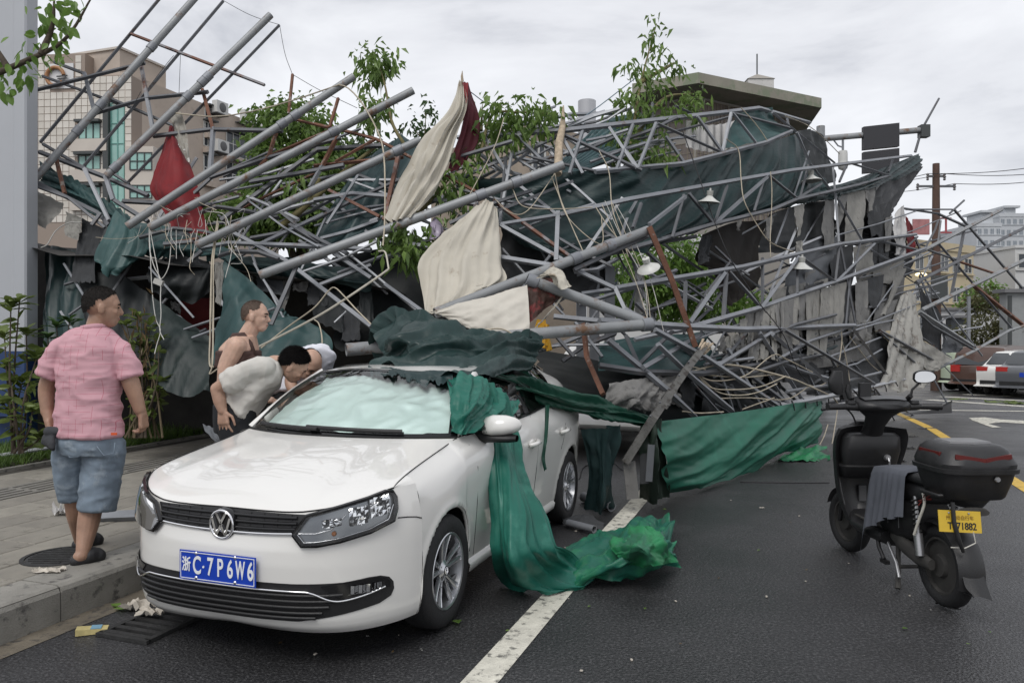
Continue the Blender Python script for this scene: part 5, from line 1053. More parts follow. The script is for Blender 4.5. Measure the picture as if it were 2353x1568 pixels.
truss('fallen_truss', 'grey truss fallen on the road, its chord laced to the green tarpaulin', [
 B6(.07, 'g', (0, 832, -.35), (580, 870, -.35), (1000, 890, -.35), (1755, 862, -.3)), B6(.075, 'l', (1225, 1418, -.1), (1760, 1312, -.1), (2115, 1225, 0)), (Z6((0, 1138, -.15), (280, 1182, -.15), (700, 1192, -.15), (990, 1150, -.1), (1500, 1050, 0)), .06, 'd'),
 B6(.06, 'g', (1100, 912, -.3), (1405, 1392, -.15)), B6(.06, 'g', (1190, 922, -.3), (1640, 1322, -.15)), B6(.05, 'd', (1270, 892, -.3), (1890, 1262, -.1)), B6(.055, 'g', (1740, 882, -.3), (1990, 1222, -.05)), B6(.045, 'd', (1930, 902, 0), (2280, 1092, .2)), B6(.045, 'd', (1930, 902, 0), (2230, 1182, .2)),
 B6(.055, 'g', (380, 892, -.3), (720, 1075, -.3), (1232, 1415, -.15)), B6(.06, 'g', (60, 962, -.3), (470, 1310, -.2), (660, 1490, -.15)), B6(.055, 'g', (400, 992, -.3), (620, 1202, -.2), (912, 1445, -.15)), B6(.05, 'g', (880, 1022, -.2), (1112, 1422, -.1)), B6(.05, 'd', (1000, 1180, -.1), (1300, 1402, -.1)),
 B6(.055, 'g', (300, 1152, -.2), (700, 922, -.2)), B6(.05, 'g', (810, 1142, -.2), (1180, 912, -.2)), B6(.045, 'd', (270, 1132, -.1), (500, 902, -.1)), B6(.045, 'd', (842, 1112, -.1), (1010, 912, -.1)), B6(.05, 'd', (180, 930, -.2), (270, 1132, -.1)), B6(.05, 'd', (1200, 1110, 0), (1500, 905, 0)),
 B6(.05, 'g', (1500, 1330, .2), (2080, 1240, .3)), B6(.045, 'd', (1770, 1310, 0), (1830, 1220, .3)), B6(.045, 'g', (2110, 1225, 0), (2353, 1120, .3)), B6(.045, 'd', (1560, 1400, .3), (1900, 1330, .3)), B6(.04, 'd', (620, 1200, .1), (910, 1300, .1), (1250, 1400, .1)), B6(.045, 'd', (1470, 1260, .2), (1700, 1110, .2))])
truss('far_lattice', 'lattice of rusty pipes leaning over the road in front of the yellow apartments', [
 (Z8((0, 712), (470, 540), (1000, 262)), .09, 'p'), B8(.085, 'd', (410, 762, -.3), (1151, 390, -.2), (1400, 270, 0)), (Z8((450, 952), (1151, 612), (1400, 490)), .10, 'p'), B8(.06, 'd', (670, 262), (1140, 802)), B8(.06, 'd', (560, 492), (1080, 1092)), B8(.07, 'd', (740, 402), (650, 862)), B8(.05, 'd', (640, 290), (740, 200)),
 B8(.06, 'd', (560, 292), (760, 382)), B8(.05, 'd', (330, 256), (570, 292)), B8(.035, 'd', (340, 262), (660, 262)), B8(.055, 'r', (710, 622), (950, 702)), B8(.10, 'r', (800, 782), (1140, 1052)), B8(.09, 'p', (430, 962), (800, 1202)), B8(.06, 'd', (440, 985), (520, 1060), (810, 1225)),
 B8(.07, 'p', (500, 1382), (810, 1232), (1050, 1092), (1250, 1030)), B8(.05, 'd', (470, 532), (540, 402), (560, 340)), B8(.05, 'd', (400, 452), (440, 542)), B8(.05, 'd', (470, 532), (700, 612)), B8(.06, 'd', (160, 1092), (540, 1302)), B8(.05, 'd', (160, 1102), (470, 1372)), B8(.05, 'd', (580, 340), (560, 490)), B8(.04, 'd', (560, 1040), (760, 930)), B8(.05, 'd', (280, 580), (420, 450)), B8(.05, 'd', (130, 470), (420, 540))])
o = truss('rusty_strut', 'broad rusty brown strut hanging from the end of the grey pipe', [(Z6((340, 185, -.5), (500, 560, -.45), (658, 1008, -.35)), .075, 'r')], 'strut'); o.children[0].name = 'strut_bar'
o = truss('rusty_brace', 'thin rusty tube standing behind the low elbow pipe', [(Z5((1555, 1310, -.1), (1580, 1568, -.1)) + ZD((1385, 905, -.2)), .055, 'r')], 'strut'); o.children[0].name = 'brace_bar'
post = empty('broken_post', Wd(1440, 1055, -.3)); c = post.location.copy()
mb = MB(); P = [RP(p) - c for p in ((1436, 1062, -.55), (1500, 960, -.6), (1575, 850, -.6), (1618, 795, -.6))]; sq(mb, P, .068, .05, .5); mb.build('post', mat('post_weathered', (.10, .098, .092), .8, var=.4, vscale=6, col2=(.04, .035, .03), mask=.55, bump=.3), post)
mb = MB(); random.seed(3)
for k in range(16):
 a = RP((1610 + random.uniform(-9, 9), 806 + random.uniform(-8, 8), -.6 + random.uniform(-.05, .05))) - c; b = a + (P[3] - P[2]).normalized() * random.uniform(.06, .2) + Vector((random.gauss(.03, .03), random.gauss(0, .03), random.gauss(0, .02))); mb.bar(a, b, .022, .014)
mb.build('splinters', mat('splintered_wood', (.42, .34, .25), .9, var=.4, vscale=20), post)['kind'] = 'stuff'
tag(post, 'broken post with splintered pale end leaning by the car', 'post')
mb = MB()
for k in range(6): mb.ball(RP((1494 + k * 22, 955 - k * 31, -.66)) - c, .012, 5, 8)
bolt = mb.build('bolt_heads', GALD, post); bolt['kind'] = 'stuff'
# ---- stall standing behind the fallen canopy
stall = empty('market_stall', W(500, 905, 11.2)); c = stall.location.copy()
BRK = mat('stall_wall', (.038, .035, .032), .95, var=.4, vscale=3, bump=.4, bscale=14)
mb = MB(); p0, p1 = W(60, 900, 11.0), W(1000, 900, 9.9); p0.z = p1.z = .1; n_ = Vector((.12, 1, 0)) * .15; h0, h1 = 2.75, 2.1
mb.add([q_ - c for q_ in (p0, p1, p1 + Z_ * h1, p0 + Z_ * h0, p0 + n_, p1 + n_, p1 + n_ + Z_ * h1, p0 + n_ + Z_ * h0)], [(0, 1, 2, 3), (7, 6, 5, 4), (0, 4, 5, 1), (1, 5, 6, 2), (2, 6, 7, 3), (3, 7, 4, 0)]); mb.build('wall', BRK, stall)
mb = MB(); mb.grid([[W(70 + 90 * j, 600, 11.2 - .1 * j) * Vector((1, 1, 0)) * 1.0 + Vector((0, 0, 0)) if False else Vector(((70 + 90 * j - CXP) / FPX * 10.6, 11.1 - .1 * j - i * (.32 + .12 * noise.noise(Vector((j * .9, 3, 0)))), 2.85 - .07 * j - .02 * i + .12 * noise.noise(Vector((j * .8, i * .7, 0))))) - c for j in range(11)] for i in range(6)]); mb.build('roof', BRK, stall)  # ragged roof added to block light and keep the stall inside dark
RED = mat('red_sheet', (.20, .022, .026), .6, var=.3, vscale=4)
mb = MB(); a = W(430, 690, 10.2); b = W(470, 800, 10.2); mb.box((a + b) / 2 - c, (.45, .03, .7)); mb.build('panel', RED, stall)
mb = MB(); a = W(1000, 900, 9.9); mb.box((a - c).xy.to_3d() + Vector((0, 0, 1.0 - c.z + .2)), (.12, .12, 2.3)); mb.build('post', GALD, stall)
tag(stall, 'dark stall with brick wall and a roof added for shade behind the fallen canopy', 'stall')
# ================================================================== tarpaulins, banners, felt
def tarp(name, c, rough=.5, c2=None, msk=.62, var=.22, bs=9): return mat(name, c, rough + .08, spec=.35, var=var, vscale=2.2, bump=.05, bscale=bs * .6, col2=c2, mask=msk, rvar=.1)
TEAL = tarp('tarp_teal_dark', (.016, .036, .037), .40, (.030, .046, .046)); TEALL = tarp('tarp_teal', (.036, .084, .082), .42, (.06, .11, .105), .6)
GREEN = tarp('tarp_green', (.010, .100, .066), .38, (.022, .135, .095), .6); GRENL = tarp('tarp_bright_green', (.022, .19, .075), .38, (.03, .14, .08), .55)
GRDK = tarp('tarp_deep_green', (.008, .050, .033), .36, (.016, .072, .05), .6); BLACK = tarp('tarp_black', (.014, .017, .018), .5, (.02, .022, .022), .64)  # tarp_black mostly makes sheets added to block light inside the wreck
CREAM = tarp('banner_cream', (.48, .45, .385), .7, (.30, .25, .19), .66, .10, 14); REDC = tarp('banner_red', (.175, .011, .014), .6, (.12, .010, .014), .58, .15); MAROON = tarp('banner_maroon', (.065, .006, .012), .6, (.10, .01, .015), .6)
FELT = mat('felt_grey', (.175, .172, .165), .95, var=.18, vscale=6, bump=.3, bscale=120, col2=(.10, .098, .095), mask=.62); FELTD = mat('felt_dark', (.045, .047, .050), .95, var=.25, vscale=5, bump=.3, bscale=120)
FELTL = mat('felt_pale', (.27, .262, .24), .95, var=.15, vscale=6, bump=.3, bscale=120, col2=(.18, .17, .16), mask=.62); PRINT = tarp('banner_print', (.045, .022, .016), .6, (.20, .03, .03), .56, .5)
WHITEC = tarp('sheet_white', (.50, .49, .48), .75, (.36, .35, .33), .62, .12, 20); ORNG = tarp('print_orange', (.35, .13, .03), .6)
def fold(u, v, fr, skew, seed):
 s = 0.0
 for k, (f, a) in enumerate(((fr * .8, 1.0), (fr * 1.9, .5), (fr * 4.3, .17))):
  ph = f * (u + skew * v) + .55 * noise.noise(Vector((u * 1.6 + seed, v * 1.1, k * 3.1))) + seed * 1.3 + k * .37
  x = math.sin(math.pi * ph); am = .45 + .9 * abs(noise.noise(Vector((u * 2.1 - seed, v * 1.3, 7 + k)))); s += a * am * (1.0 - 2.0 * math.sqrt(x * x + .012))
 return s
def crumple(u, v, seed):
 q = Vector((u * 2.6 + seed, v * 2.6, seed * .7)); return (.45 - abs(noise.noise(q)) * 2) + .45 * (.45 - abs(noise.noise(q * 2.3)) * 2) + .2 * (.45 - abs(noise.noise(q * 5.1)) * 2)
def sheet(name, label, rows, m, nu=30, nv=44, amp=.03, fr=3.0, skew=.0, seed=0.0, ragged=0.0, pin=0.3, cat='tarpaulin', group=None, parent=None, smooth=True, rn=0.02, top_pin=True, build=True, edge=0.0):
 """cloth through rows of points (top to bottom); folds run down the rows"""
 rs = [[RP(p) for p in r] for r in rows]; fine = []
 for r in rs:
  L = [0]
  for a, b in zip(r[:-1], r[1:]): L.append(L[-1] + (b - a).length)
  f = []
  for j in range(nv + 1):
   t = L[-1] * j / nv; i = 0
   while i < len(L) - 2 and L[i + 1] < t: i += 1
   k = (t - L[i]) / max(1e-9, L[i + 1] - L[i]); p1, p2 = r[i], r[i + 1]; p0 = r[i - 1] if i else p1; p3 = r[i + 2] if i + 2 < len(r) else p2
   lin = p1.lerp(p2, k); cub = .5 * (2 * p1 + (p2 - p0) * k + (2 * p0 - 5 * p1 + 4 * p2 - p3) * k * k + (3 * p1 - p0 - 3 * p2 + p3) * k ** 3)
   f.append(lin.lerp(cub, .6))
  fine.append(f)
 cols = [catmull([fine[i][j] for i in range(len(fine))], nu) for j in range(nv + 1)]
 g = [[cols[j][i] for j in range(nv + 1)] for i in range(nu + 1)]
 res = []
 for i in range(nu + 1):
  row = []
  for j in range(nv + 1):
   a, b = g[min(i + 1, nu)][j] - g[max(i - 1, 0)][j], g[i][min(j + 1, nv)] - g[i][max(j - 1, 0)]
   n_ = a.cross(b); n_ = n_.normalized() if n_.length > 1e-9 else Vector((0, -1, 0))
   if n_.y > 0: n_ = -n_
   u, v = j / nv, i / nu; env = pin + (1 - pin) * (math.sin(math.pi * min(1.0, v * .5 + .0)) if top_pin else 1)
   p = g[i][j] + n_ * (amp * env * fold(u, v, fr, skew, seed)) + n_ * rn * crumple(u, v, seed)
   if ragged and v > .5:
    rg = noise.noise(Vector((u * 11 + seed * 3, 2.2, 0))) * .6 + noise.noise(Vector((u * 37 + seed, 9.2, 0))) * .4
    p += (g[i][j] - g[max(i - 1, 0)][j]) * nu * ragged * rg * (v - .5) * 2
   if edge: p += b * (edge * nv * .5 * noise.noise(Vector((v * 9 + seed, 4.4, 0))) * (abs(u - .5) * 2) ** 6)
   row.append(p)
  res.append(row)
 mb = MB(); mb.grid(res)
 if not build: return mb
 o = mb.build(name, m, parent, 180 if smooth else 0)
 if label: tag(o, label, cat, group)
 return o
S = sheet
S('tarpaulin', 'largest dark teal tarpaulin sagging along the long middle truss', [
 Z2((870, 1062, .45), (1050, 1092, .35), (1300, 1064, .3), (1700, 1040, .25)) + Z3((0, 690, .2), (330, 655, .2), (600, 592, .2), (860, 522, .35), (1020, 470, .5)),
 Z2((1000, 1190, .55), (1200, 1250, .55), (1500, 1230, .5), (1900, 1200, .4)) + Z3((200, 840, .35), (500, 780, .3), (760, 700, .3), (1000, 720, .4), (1150, 700, .6)),
 Z2((1130, 1330, .5), (1280, 1440, .5), (1600, 1490, .4), (1900, 1450, .35)) + Z3((150, 1050, .2), (440, 990, .15), (740, 900, .15), (1020, 850, .15), (1290, 830, .2)),
 Z2((1150, 1380, .5), (1300, 1490, .45), (1600, 1560, .35), (1870, 1540, .3)) + Z3((140, 1150, .1), (420, 1060, .1), (740, 960, .1), (1030, 880, .05), (1300, 845, .1))],
TEAL, 44, 170, .085, 11, .5, 1.0, ragged=.02, pin=.45)
S('tarpaulin', 'dark teal tarpaulin bunched along the far truss end under the mast', [
 Z3((1180, 800, .2), (1400, 742, .1), (1600, 660, .1), (1780, 588, .1)), Z3((1200, 830, .15), (1420, 790, 0), (1620, 715, 0), (1800, 640, 0)), Z3((1230, 850, .25), (1430, 815, .15), (1600, 760, .2), (1790, 690, .2))], TEAL, 20, 50, .07, 4, .9, 2.2, pin=.6)
S('tarpaulin', 'dark folded flap hanging from the raised far corner of the wreck', [
 Z3((1600, 700, .15), (1700, 640, .2), (1800, 670, .3)), Z3((1540, 780, .3), (1640, 760, .3), (1740, 760, .4)), Z3((1480, 900, .4), (1560, 900, .4), (1650, 890, .5)), Z3((1500, 980, .4), (1550, 990, .4), (1610, 960, .5))], tarp('tarp_slate', (.035, .036, .038), .5, (.08, .08, .08), .6), 30, 24, .08, 4, .2, 3.1, pin=.7)
S('tarpaulin', 'teal tarpaulin peak draped over the highest point of the roof truss', [
 Z3((690, 322, .5), (800, 308, .6), (878, 308, .7)), Z3((640, 420, .4), (760, 400, .6), (900, 380, .8)), Z3((560, 560, .25), (730, 530, .35), (880, 500, .5), (1030, 455, .7))], TEALL, 30, 30, .05, 3.4, -.4, 4.0)
mb = MB(); A = [Z2(p)[0] for p in ((1440, 1066, .8), (1560, 935, 1.0), (1760, 750, 1.5), (1990, 690, 1.8))]; Bq = [Z2(p)[0] for p in ((1500, 1080, .5), (1720, 1010, .7), (1960, 900, 1.0), (2120, 760, 1.6))]
ga = catmull([RP(p) for p in A], 30); gb = catmull([RP(p) for p in Bq], 30); g = []
for i in range(31):
 row = []
 for j in range(61):
  f = j / 60; p = ga[i].lerp(gb[i], f); p = p + Vector((0, -.5, .8)) * (.022 * math.sin(2 * math.pi * f * 11) + .03 * noise.noise(Vector((i * .3, f * 3, 0)))); row.append(p)
 g.append(row)
mb.grid(g); tag(mb.build('roof_sheet', mat('corrugated_blue', (.075, .135, .145), .45, .1, var=.2, vscale=3, col2=(.16, .20, .20), mask=.6), None, 180), 'blue-green corrugated roof sheet lifted behind the roof truss', 'roof sheet')
mb = MB(); g = []
for i in range(9):
 row = []
 for j in range(41):
  p = RP((1575 + 115 * j / 40, 275 + 12 * math.sin(j / 40 * 3) + 62 * i / 8, 1.2)); p += Vector((0, 1, 0)) * (.03 * math.sin(j * 1.1)); row.append(p)
 g.append(row)
mb.grid(g); tag(mb.build('roof_sheet', WHITEC, None, 180), 'white ribbed roof panel behind the curved truss webs', 'roof panel')
S('tarpaulin', 'dark teal tarpaulin draped in a tent shape beside the tall cream banner', [
 Z2((300, 960, .4), (420, 900, .5), (530, 822, .6), (600, 870, .6), (680, 930, .6)), Z2((190, 1120, .35), (340, 1090, .3), (500, 1080, .4), (640, 1080, .5)), Z2((70, 1330, .3), (230, 1350, .2), (400, 1340, .3), (560, 1280, .4)), Z2((-20, 1490, .3), (150, 1480, .2), (360, 1450, .25), (480, 1410, .3))], TEALL if False else tarp('tarp_slate_teal', (.026, .052, .056), .42, (.04, .066, .068), .58), 34, 44, .06, 3.2, .3, 5.5, pin=.4)
S('tarpaulin', 'teal tarpaulin roll stretched under the sagging bars beside the pillar', [
 Z1((240, 985, .25), (420, 1080, .2), (620, 1200, .15), (800, 1330, .1)), Z1((250, 1060, .05), (420, 1140, 0), (600, 1260, 0), (760, 1370, 0)), Z1((215, 1110, .1), (400, 1205, .1), (560, 1310, .1), (680, 1400, .1))], tarp('tarp_mid_teal', (.028, .068, .068), .42, (.05, .09, .088), .6), 22, 50, .07, 2.4, 1.6, 6.1, pin=.8, top_pin=False)
S('tarpaulin', 'pale teal tarpaulin hanging in a point below the pipe ends near the pillar', [
 Z1((705, 1285, -.1), (720, 1290, -.1), (760, 1330, -.1), (830, 1400, -.1)), Z1((640, 1430, -.15), (710, 1430, -.2), (800, 1450, -.15), (900, 1480, -.1)), Z1((575, 1565, -.1), (670, 1600, -.25), (770, 1610, -.15), (880, 1560, 0)), Z1((590, 1600, -.1), (650, 1690, -.2), (720, 1660, -.1), (800, 1600, 0))], TEALL, 28, 26, .05, 2.6, .1, 7.7)
S('tarpaulin', 'teal tarpaulin spread under the lower pipe ends in front of the stall', [
 Z7((-80, 60, .2), (150, 90, .2), (420, 150, .2), (640, 260, .2), (820, 350, .2)), Z7((-60, 200, 0), (120, 250, -.1), (330, 300, -.1), (520, 330, 0), (700, 380, 0)), Z7((-20, 300, .1), (100, 400, .1), (200, 370, .1), (330, 330, .2), (560, 380, .2))], tarp('tarp_mid_teal', (0, 0, 0)), 22, 44, .06, 3, .4, 8.3, ragged=.1)
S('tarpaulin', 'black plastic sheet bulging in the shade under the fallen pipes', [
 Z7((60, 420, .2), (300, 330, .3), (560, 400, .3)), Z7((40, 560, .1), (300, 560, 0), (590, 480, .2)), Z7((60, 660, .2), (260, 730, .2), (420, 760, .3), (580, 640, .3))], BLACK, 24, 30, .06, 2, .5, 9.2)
S('tarpaulin', 'dark grey-green tarpaulin hanging behind the tall shrubs', [
 Z7((70, 680, .3), (200, 780, .3), (370, 900, .3), (565, 1030, .3)), Z7((40, 1000, .1), (200, 1080, .1), (380, 1160, .1), (560, 1240, .2)), Z7((50, 1320, .1), (180, 1480, .1), (360, 1530, .1), (570, 1500, .2))], tarp('tarp_charcoal_green', (.020, .030, .029), .42, (.034, .046, .044), .58), 26, 30, .05, 2.2, .5, 10.4, ragged=.03)
S('tarpaulin', 'teal tarpaulin hanging from the pipe end behind the man in the vest', [
 Z7((690, 395, -.1), (720, 420, -.1), (930, 565, 0), (1230, 885, .1)), Z7((670, 640, -.1), (800, 720, -.15), (1000, 850, 0), (1400, 905, .2)), Z7((600, 1000, 0), (800, 1020, -.1), (1050, 1050, 0), (1590, 1040, .3)), Z7((545, 1260, 0), (760, 1320, 0), (1050, 1300, .1), (1590, 1300, .3))], tarp('tarp_mid_teal', (0, 0, 0)), 40, 44, .045, 2.6, .5, 11.3)
S('tarpaulin', 'dark teal tarpaulin stretched level under the longest pipe', [
 Z7((690, 330, .3), (1000, 360, .3), (1400, 400, .3), (1930, 480, .4)), Z7((690, 420, .2), (1000, 450, .2), (1400, 500, .2), (1930, 600, .3)), Z7((760, 450, .4), (1000, 500, .4), (1400, 560, .4), (1930, 640, .5))], TEAL, 16, 50, .06, 1.4, 2.2, 12.7, pin=.8)
S('tarpaulin', 'dark teal tarpaulin slumped low behind the elbow pipe', [
 Z6((0, 985, .4), (150, 950, .5), (400, 930, .6), (720, 905, .7)), Z6((0, 1050, .25), (200, 1010, .3), (420, 1010, .3), (760, 980, .5)), Z6((0, 1150, .2), (300, 1190, .2), (560, 1180, .2), (830, 1090, .4))], tarp('tarp_mid_teal', (0, 0, 0)), 20, 40, .06, 1.8, .8, 13.4)
S('tarpaulin', 'dark teal tarpaulin strip sagging behind the web of the fallen truss', [
 Z6((500, 1130, .3), (900, 1130, .35), (1300, 1060, .4), (1780, 930, .5)), Z6((480, 1200, .2), (900, 1190, .2), (1300, 1120, .3), (1800, 960, .4))], TEAL, 10, 40, .04, 3, .6, 14.1)
S('cloth_banner', 'tall cream cloth banner twisted up to a point on a splintered stake', [
 Z2((885, 492, -.3), (900, 490, -.3), (915, 500, -.3)), Z2((830, 670, -.35), (880, 660, -.4), (932, 650, -.35)), Z2((675, 840, -.35), (780, 820, -.45), (880, 800, -.35)), Z2((600, 990, -.35), (710, 980, -.45), (815, 1010, -.3)), Z2((500, 1130, -.35), (620, 1130, -.4), (735, 1170, -.3)), Z2((415, 1345, -.35), (500, 1340, -.4), (600, 1330, -.3))], CREAM, 48, 26, .075, 5.0, .15, 15.2, pin=.5, cat='banner')
S('cloth_banner', 'maroon cloth banner hanging on the back of the tall cream one', [
 Z2((902, 500, -.2), (925, 500, -.15), (940, 510, -.1)), Z2((925, 640, -.2), (970, 650, -.1), (992, 660, 0)), Z2((900, 800, -.2), (960, 810, -.05), (1003, 830, .1)), Z2((830, 1010, -.2), (890, 980, -.05), (985, 900, .1)), Z2((830, 1052, -.2), (880, 1030, -.1), (930, 960, 0))], MAROON, 34, 16, .03, 1.6, .1, 16.0, cat='banner')
S('cloth_banner', 'bright red cloth edge folded along the top of the cream banner', [Z2((905, 502, -.33), (940, 502, -.3)), Z2((918, 560, -.36), (940, 570, -.33)), Z2((930, 630, -.36), (940, 600, -.33))], REDC, 10, 6, .01, 1, 0, 3.3, cat='banner')
S('cloth_banner', 'wide cream sheet hanging from the longest pipe beside the plastic bag', [
 Z5((700, 395, -.25), (800, 330, -.3), (878, 400, -.2)), Z5((470, 590, -.2), (640, 560, -.35), (800, 560, -.25), (890, 560, -.1)), Z5((285, 790, -.2), (520, 780, -.3), (780, 770, -.3), (925, 800, -.1)), Z5((285, 1000, -.2), (500, 1000, -.3), (760, 980, -.3), (955, 950, -.1)), Z5((300, 1212, -.25), (420, 1180, -.3), (640, 1110, -.35), (770, 1030, -.3))], CREAM, 44, 40, .06, 4.0, .2, 17.5, pin=.5, cat='banner')
S('cloth_banner', 'low cream sheet stretched taut along the pipe above the car', [
 Z5((345, 1215, -.75), (470, 1178, -.8), (800, 1090, -.8), (1112, 1003, -.8)), Z5((420, 1235, -.75), (620, 1250, -.8), (900, 1200, -.85), (1125, 1150, -.8)), Z5((520, 1290, -.7), (760, 1385, -.75), (980, 1375, -.8), (1137, 1366, -.75))], mat('banner_cream_clean', (.53, .50, .44), .7, var=.1, vscale=3, bump=.2, bscale=12), 26, 44, .018, 1.8, .9, 18.2, cat='banner')
S('cloth_banner', 'banner piece with dark printed side wrapped round the elbow pipe', [
 Z5((1115, 1010, -.7), (1200, 960, -.75), (1330, 940, -.7)), Z5((1125, 1150, -.65), (1220, 1100, -.7), (1350, 1030, -.65)), Z5((1135, 1310, -.6), (1200, 1240, -.65), (1385, 1100, -.55))], PRINT, 24, 22, .03, 1.6, .3, 19.0, cat='banner')
S('cloth_banner', 'cream banner corner flipped over the pipe joint above the printed piece', [
 Z5((1180, 950, -.95), (1250, 900, -1.0), (1320, 852, -.95)), Z5((1290, 940, -.95), (1340, 940, -1.0), (1400, 890, -.95)), Z5((1340, 1030, -.85), (1400, 1040, -.95), (1464, 1010, -.9))], CREAM, 18, 20, .03, 1.5, .3, 20.0, cat='banner')
S('cloth_banner', 'cream banner edge running down beside the yellow ladder', [Z5((1380, 1095, -.7), (1440, 1030, -.7)), Z5((1260, 1240, -.7), (1330, 1180, -.7)), Z5((1130, 1395, -.7), (1190, 1330, -.7))], CREAM, 18, 8, .02, 1, 0, 20.6, cat='banner')
red = S('cloth_banner', 'large red cloth banner bulging upright among the pipes', [
 Z1((1030, 780, .1), (1045, 770, .0), (1070, 775, .1)), Z1((985, 930, .05), (1060, 910, -.12), (1130, 930, .1)), Z1((930, 1060, .05), (1060, 1060, -.2), (1190, 1080, .1)), Z1((905, 1165, .05), (1060, 1190, -.15), (1225, 1200, .1)), Z1((1000, 1300, .1), (1130, 1320, -.05), (1250, 1330, .1)), Z1((1040, 1400, .1), (1150, 1420, 0), (1280, 1425, .1))], REDC, 40, 30, .02, 1.3, .2, 21.0, cat='banner')
S('cloth_banner', 'grey-cream cloth strip twisted down the edge of the red banner', [Z1((1040, 720, -.05), (1070, 690, -.05), (1105, 680, -.05)), Z1((1060, 800, -.05), (1090, 790, -.08), (1140, 800, -.05)), Z1((1080, 860, -.05), (1120, 900, -.08), (1150, 900, -.05)), Z1((1140, 980, 0), (1150, 985, 0), (1160, 990, 0))], tarp('banner_dingy', (.30, .285, .25), .7, (.2, .18, .15), .6), 26, 14, .03, 1.6, .2, 22.0, cat='banner')
LET = mat('banner_lettering', (.6, .58, .55), .7)
for (a, b, w) in (((1090, 880), (1118, 893), .05), ((1096, 893), (1112, 905), .04), ((1120, 918), (1138, 912), .04), ((1138, 912), (1134, 936), .04), ((1150, 965), (1155, 990), .05)):
 mb = MB(); mb.bar(RP((*Z1(a)[0], -.06)) , RP((*Z1(b)[0], -.03)), w * .5, .012, up=(0, -1, 0)); mb.build('lettering', LET, red)
S('tarpaulin', 'dark green tarpaulin bundled in heavy folds on the crushed car roof', [
 [(850, 838, 'd', 6.25), (900, 790, 'd', 6.35), (1000, 790, 'd', 6.3), (1120, 800, 'd', 6.2), (1245, 800, 'd', 6.25)],
 [(868, 770, 'd', 6.05), (905, 716, 'd', 6.05), (1000, 733, 'd', 5.95), (1120, 768, 'd', 5.95), (1200, 765, 'd', 6.1), (1246, 782, 'd', 6.2)],
 [(862, 800, 'd', 5.85), (920, 770, 'd', 5.62), (1010, 775, 'd', 5.6), (1110, 795, 'd', 5.68), (1190, 780, 'd', 5.9), (1246, 805, 'd', 6.1)],
 [(880, 822, 'd', 5.75), (945, 815, 'd', 5.5), (1020, 812, 'd', 5.48), (1110, 812, 'd', 5.55), (1190, 805, 'd', 5.75), (1240, 822, 'd', 5.95)],
 [(830, 835, 'd', 5.62), (905, 842, 'd', 5.30), (975, 868, 'd', 4.98), (1050, 870, 'd', 4.90), (1140, 848, 'd', 5.25), (1225, 845, 'd', 5.7)]], tarp('tarp_car_roof', (.016, .038, .036), .36, (.032, .058, .055), .56), 64, 110, .05, 3.4, 1.3, 23.0, pin=.6, top_pin=False, rn=.05)
S('tarpaulin', 'torn dark tarpaulin edge hanging over the top of the windscreen', [
 [(845, 843, 'd', 5.28), (900, 844, 'd', 5.18), (960, 850, 'd', 5.05), (1040, 850, 'd', 4.95)], [(850, 855, 'd', 5.12), (905, 860, 'd', 5.0), (970, 880, 'd', 4.88), (1040, 885, 'd', 4.82)]], TEAL, 8, 90, .012, 4, 0, 24.0, ragged=1.0)
S('tarpaulin', 'green tarpaulin crumpled over the windscreen pillar beside the door mirror', [
 [(1025, 865, 'd', 4.92), (1075, 855, 'd', 4.88), (1115, 868, 'd', 4.95), (1150, 900, 'd', 5.1)], [(1032, 910, 'd', 4.72), (1080, 900, 'd', 4.66), (1120, 915, 'd', 4.78), (1170, 950, 'd', 5.0)], [(1035, 950, 'd', 4.56), (1075, 945, 'd', 4.48), (1112, 958, 'd', 4.62), (1150, 985, 'd', 4.85)], [(1028, 985, 'd', 4.50), (1060, 998, 'd', 4.42), (1090, 992, 'd', 4.52), (1118, 985, 'd', 4.66)]], tarp('tarp_door_green', (.012, .118, .086), .36, (.03, .16, .12), .56), 60, 64, .032, 3.4, .4, 25.0, pin=.6, top_pin=False, rn=.025)
S('tarpaulin', 'long green tarpaulin pouring from the car door onto the road in a heap', [
 [(1090, 880, 'd', 4.9), (1110, 872, 'd', 4.9), (1140, 885, 'd', 4.98), (1170, 915, 'd', 5.12)],
 [(1105, 985, 'd', 4.86), (1130, 985, 'd', 4.82), (1165, 990, 'd', 4.88), (1196, 1000, 'd', 5.08)],
 [(1118, 1080, 'd', 4.72), (1140, 1080, 'd', 4.64), (1175, 1080, 'd', 4.70), (1205, 1085, 'd', 4.95)],
 [(1125, 1180, 'd', 4.62), (1155, 1180, 'd', 4.45), (1205, 1180, 'd', 4.45), (1252, 1175, 'd', 4.72)],
 [(1128, 1270, 'd', 4.5), (1170, 1280, 'd', 4.28), (1225, 1270, 'd', 4.35), (1290, 1255, 'd', 4.6)],
 [(1150, 1330, 'g', .05), (1200, 1345, 'g', .10), (1270, 1320, 'g', .12), (1340, 1280, 'g', .12)],
 [(1190, 1355, 'g', .0), (1250, 1368, 'g', .012), (1340, 1345, 'g', .03), (1420, 1300, 'g', .05)]], tarp('tarp_door_green', (0, 0, 0)), 90, 60, .030, 3.4, .1, 26.0, pin=.8, top_pin=False)
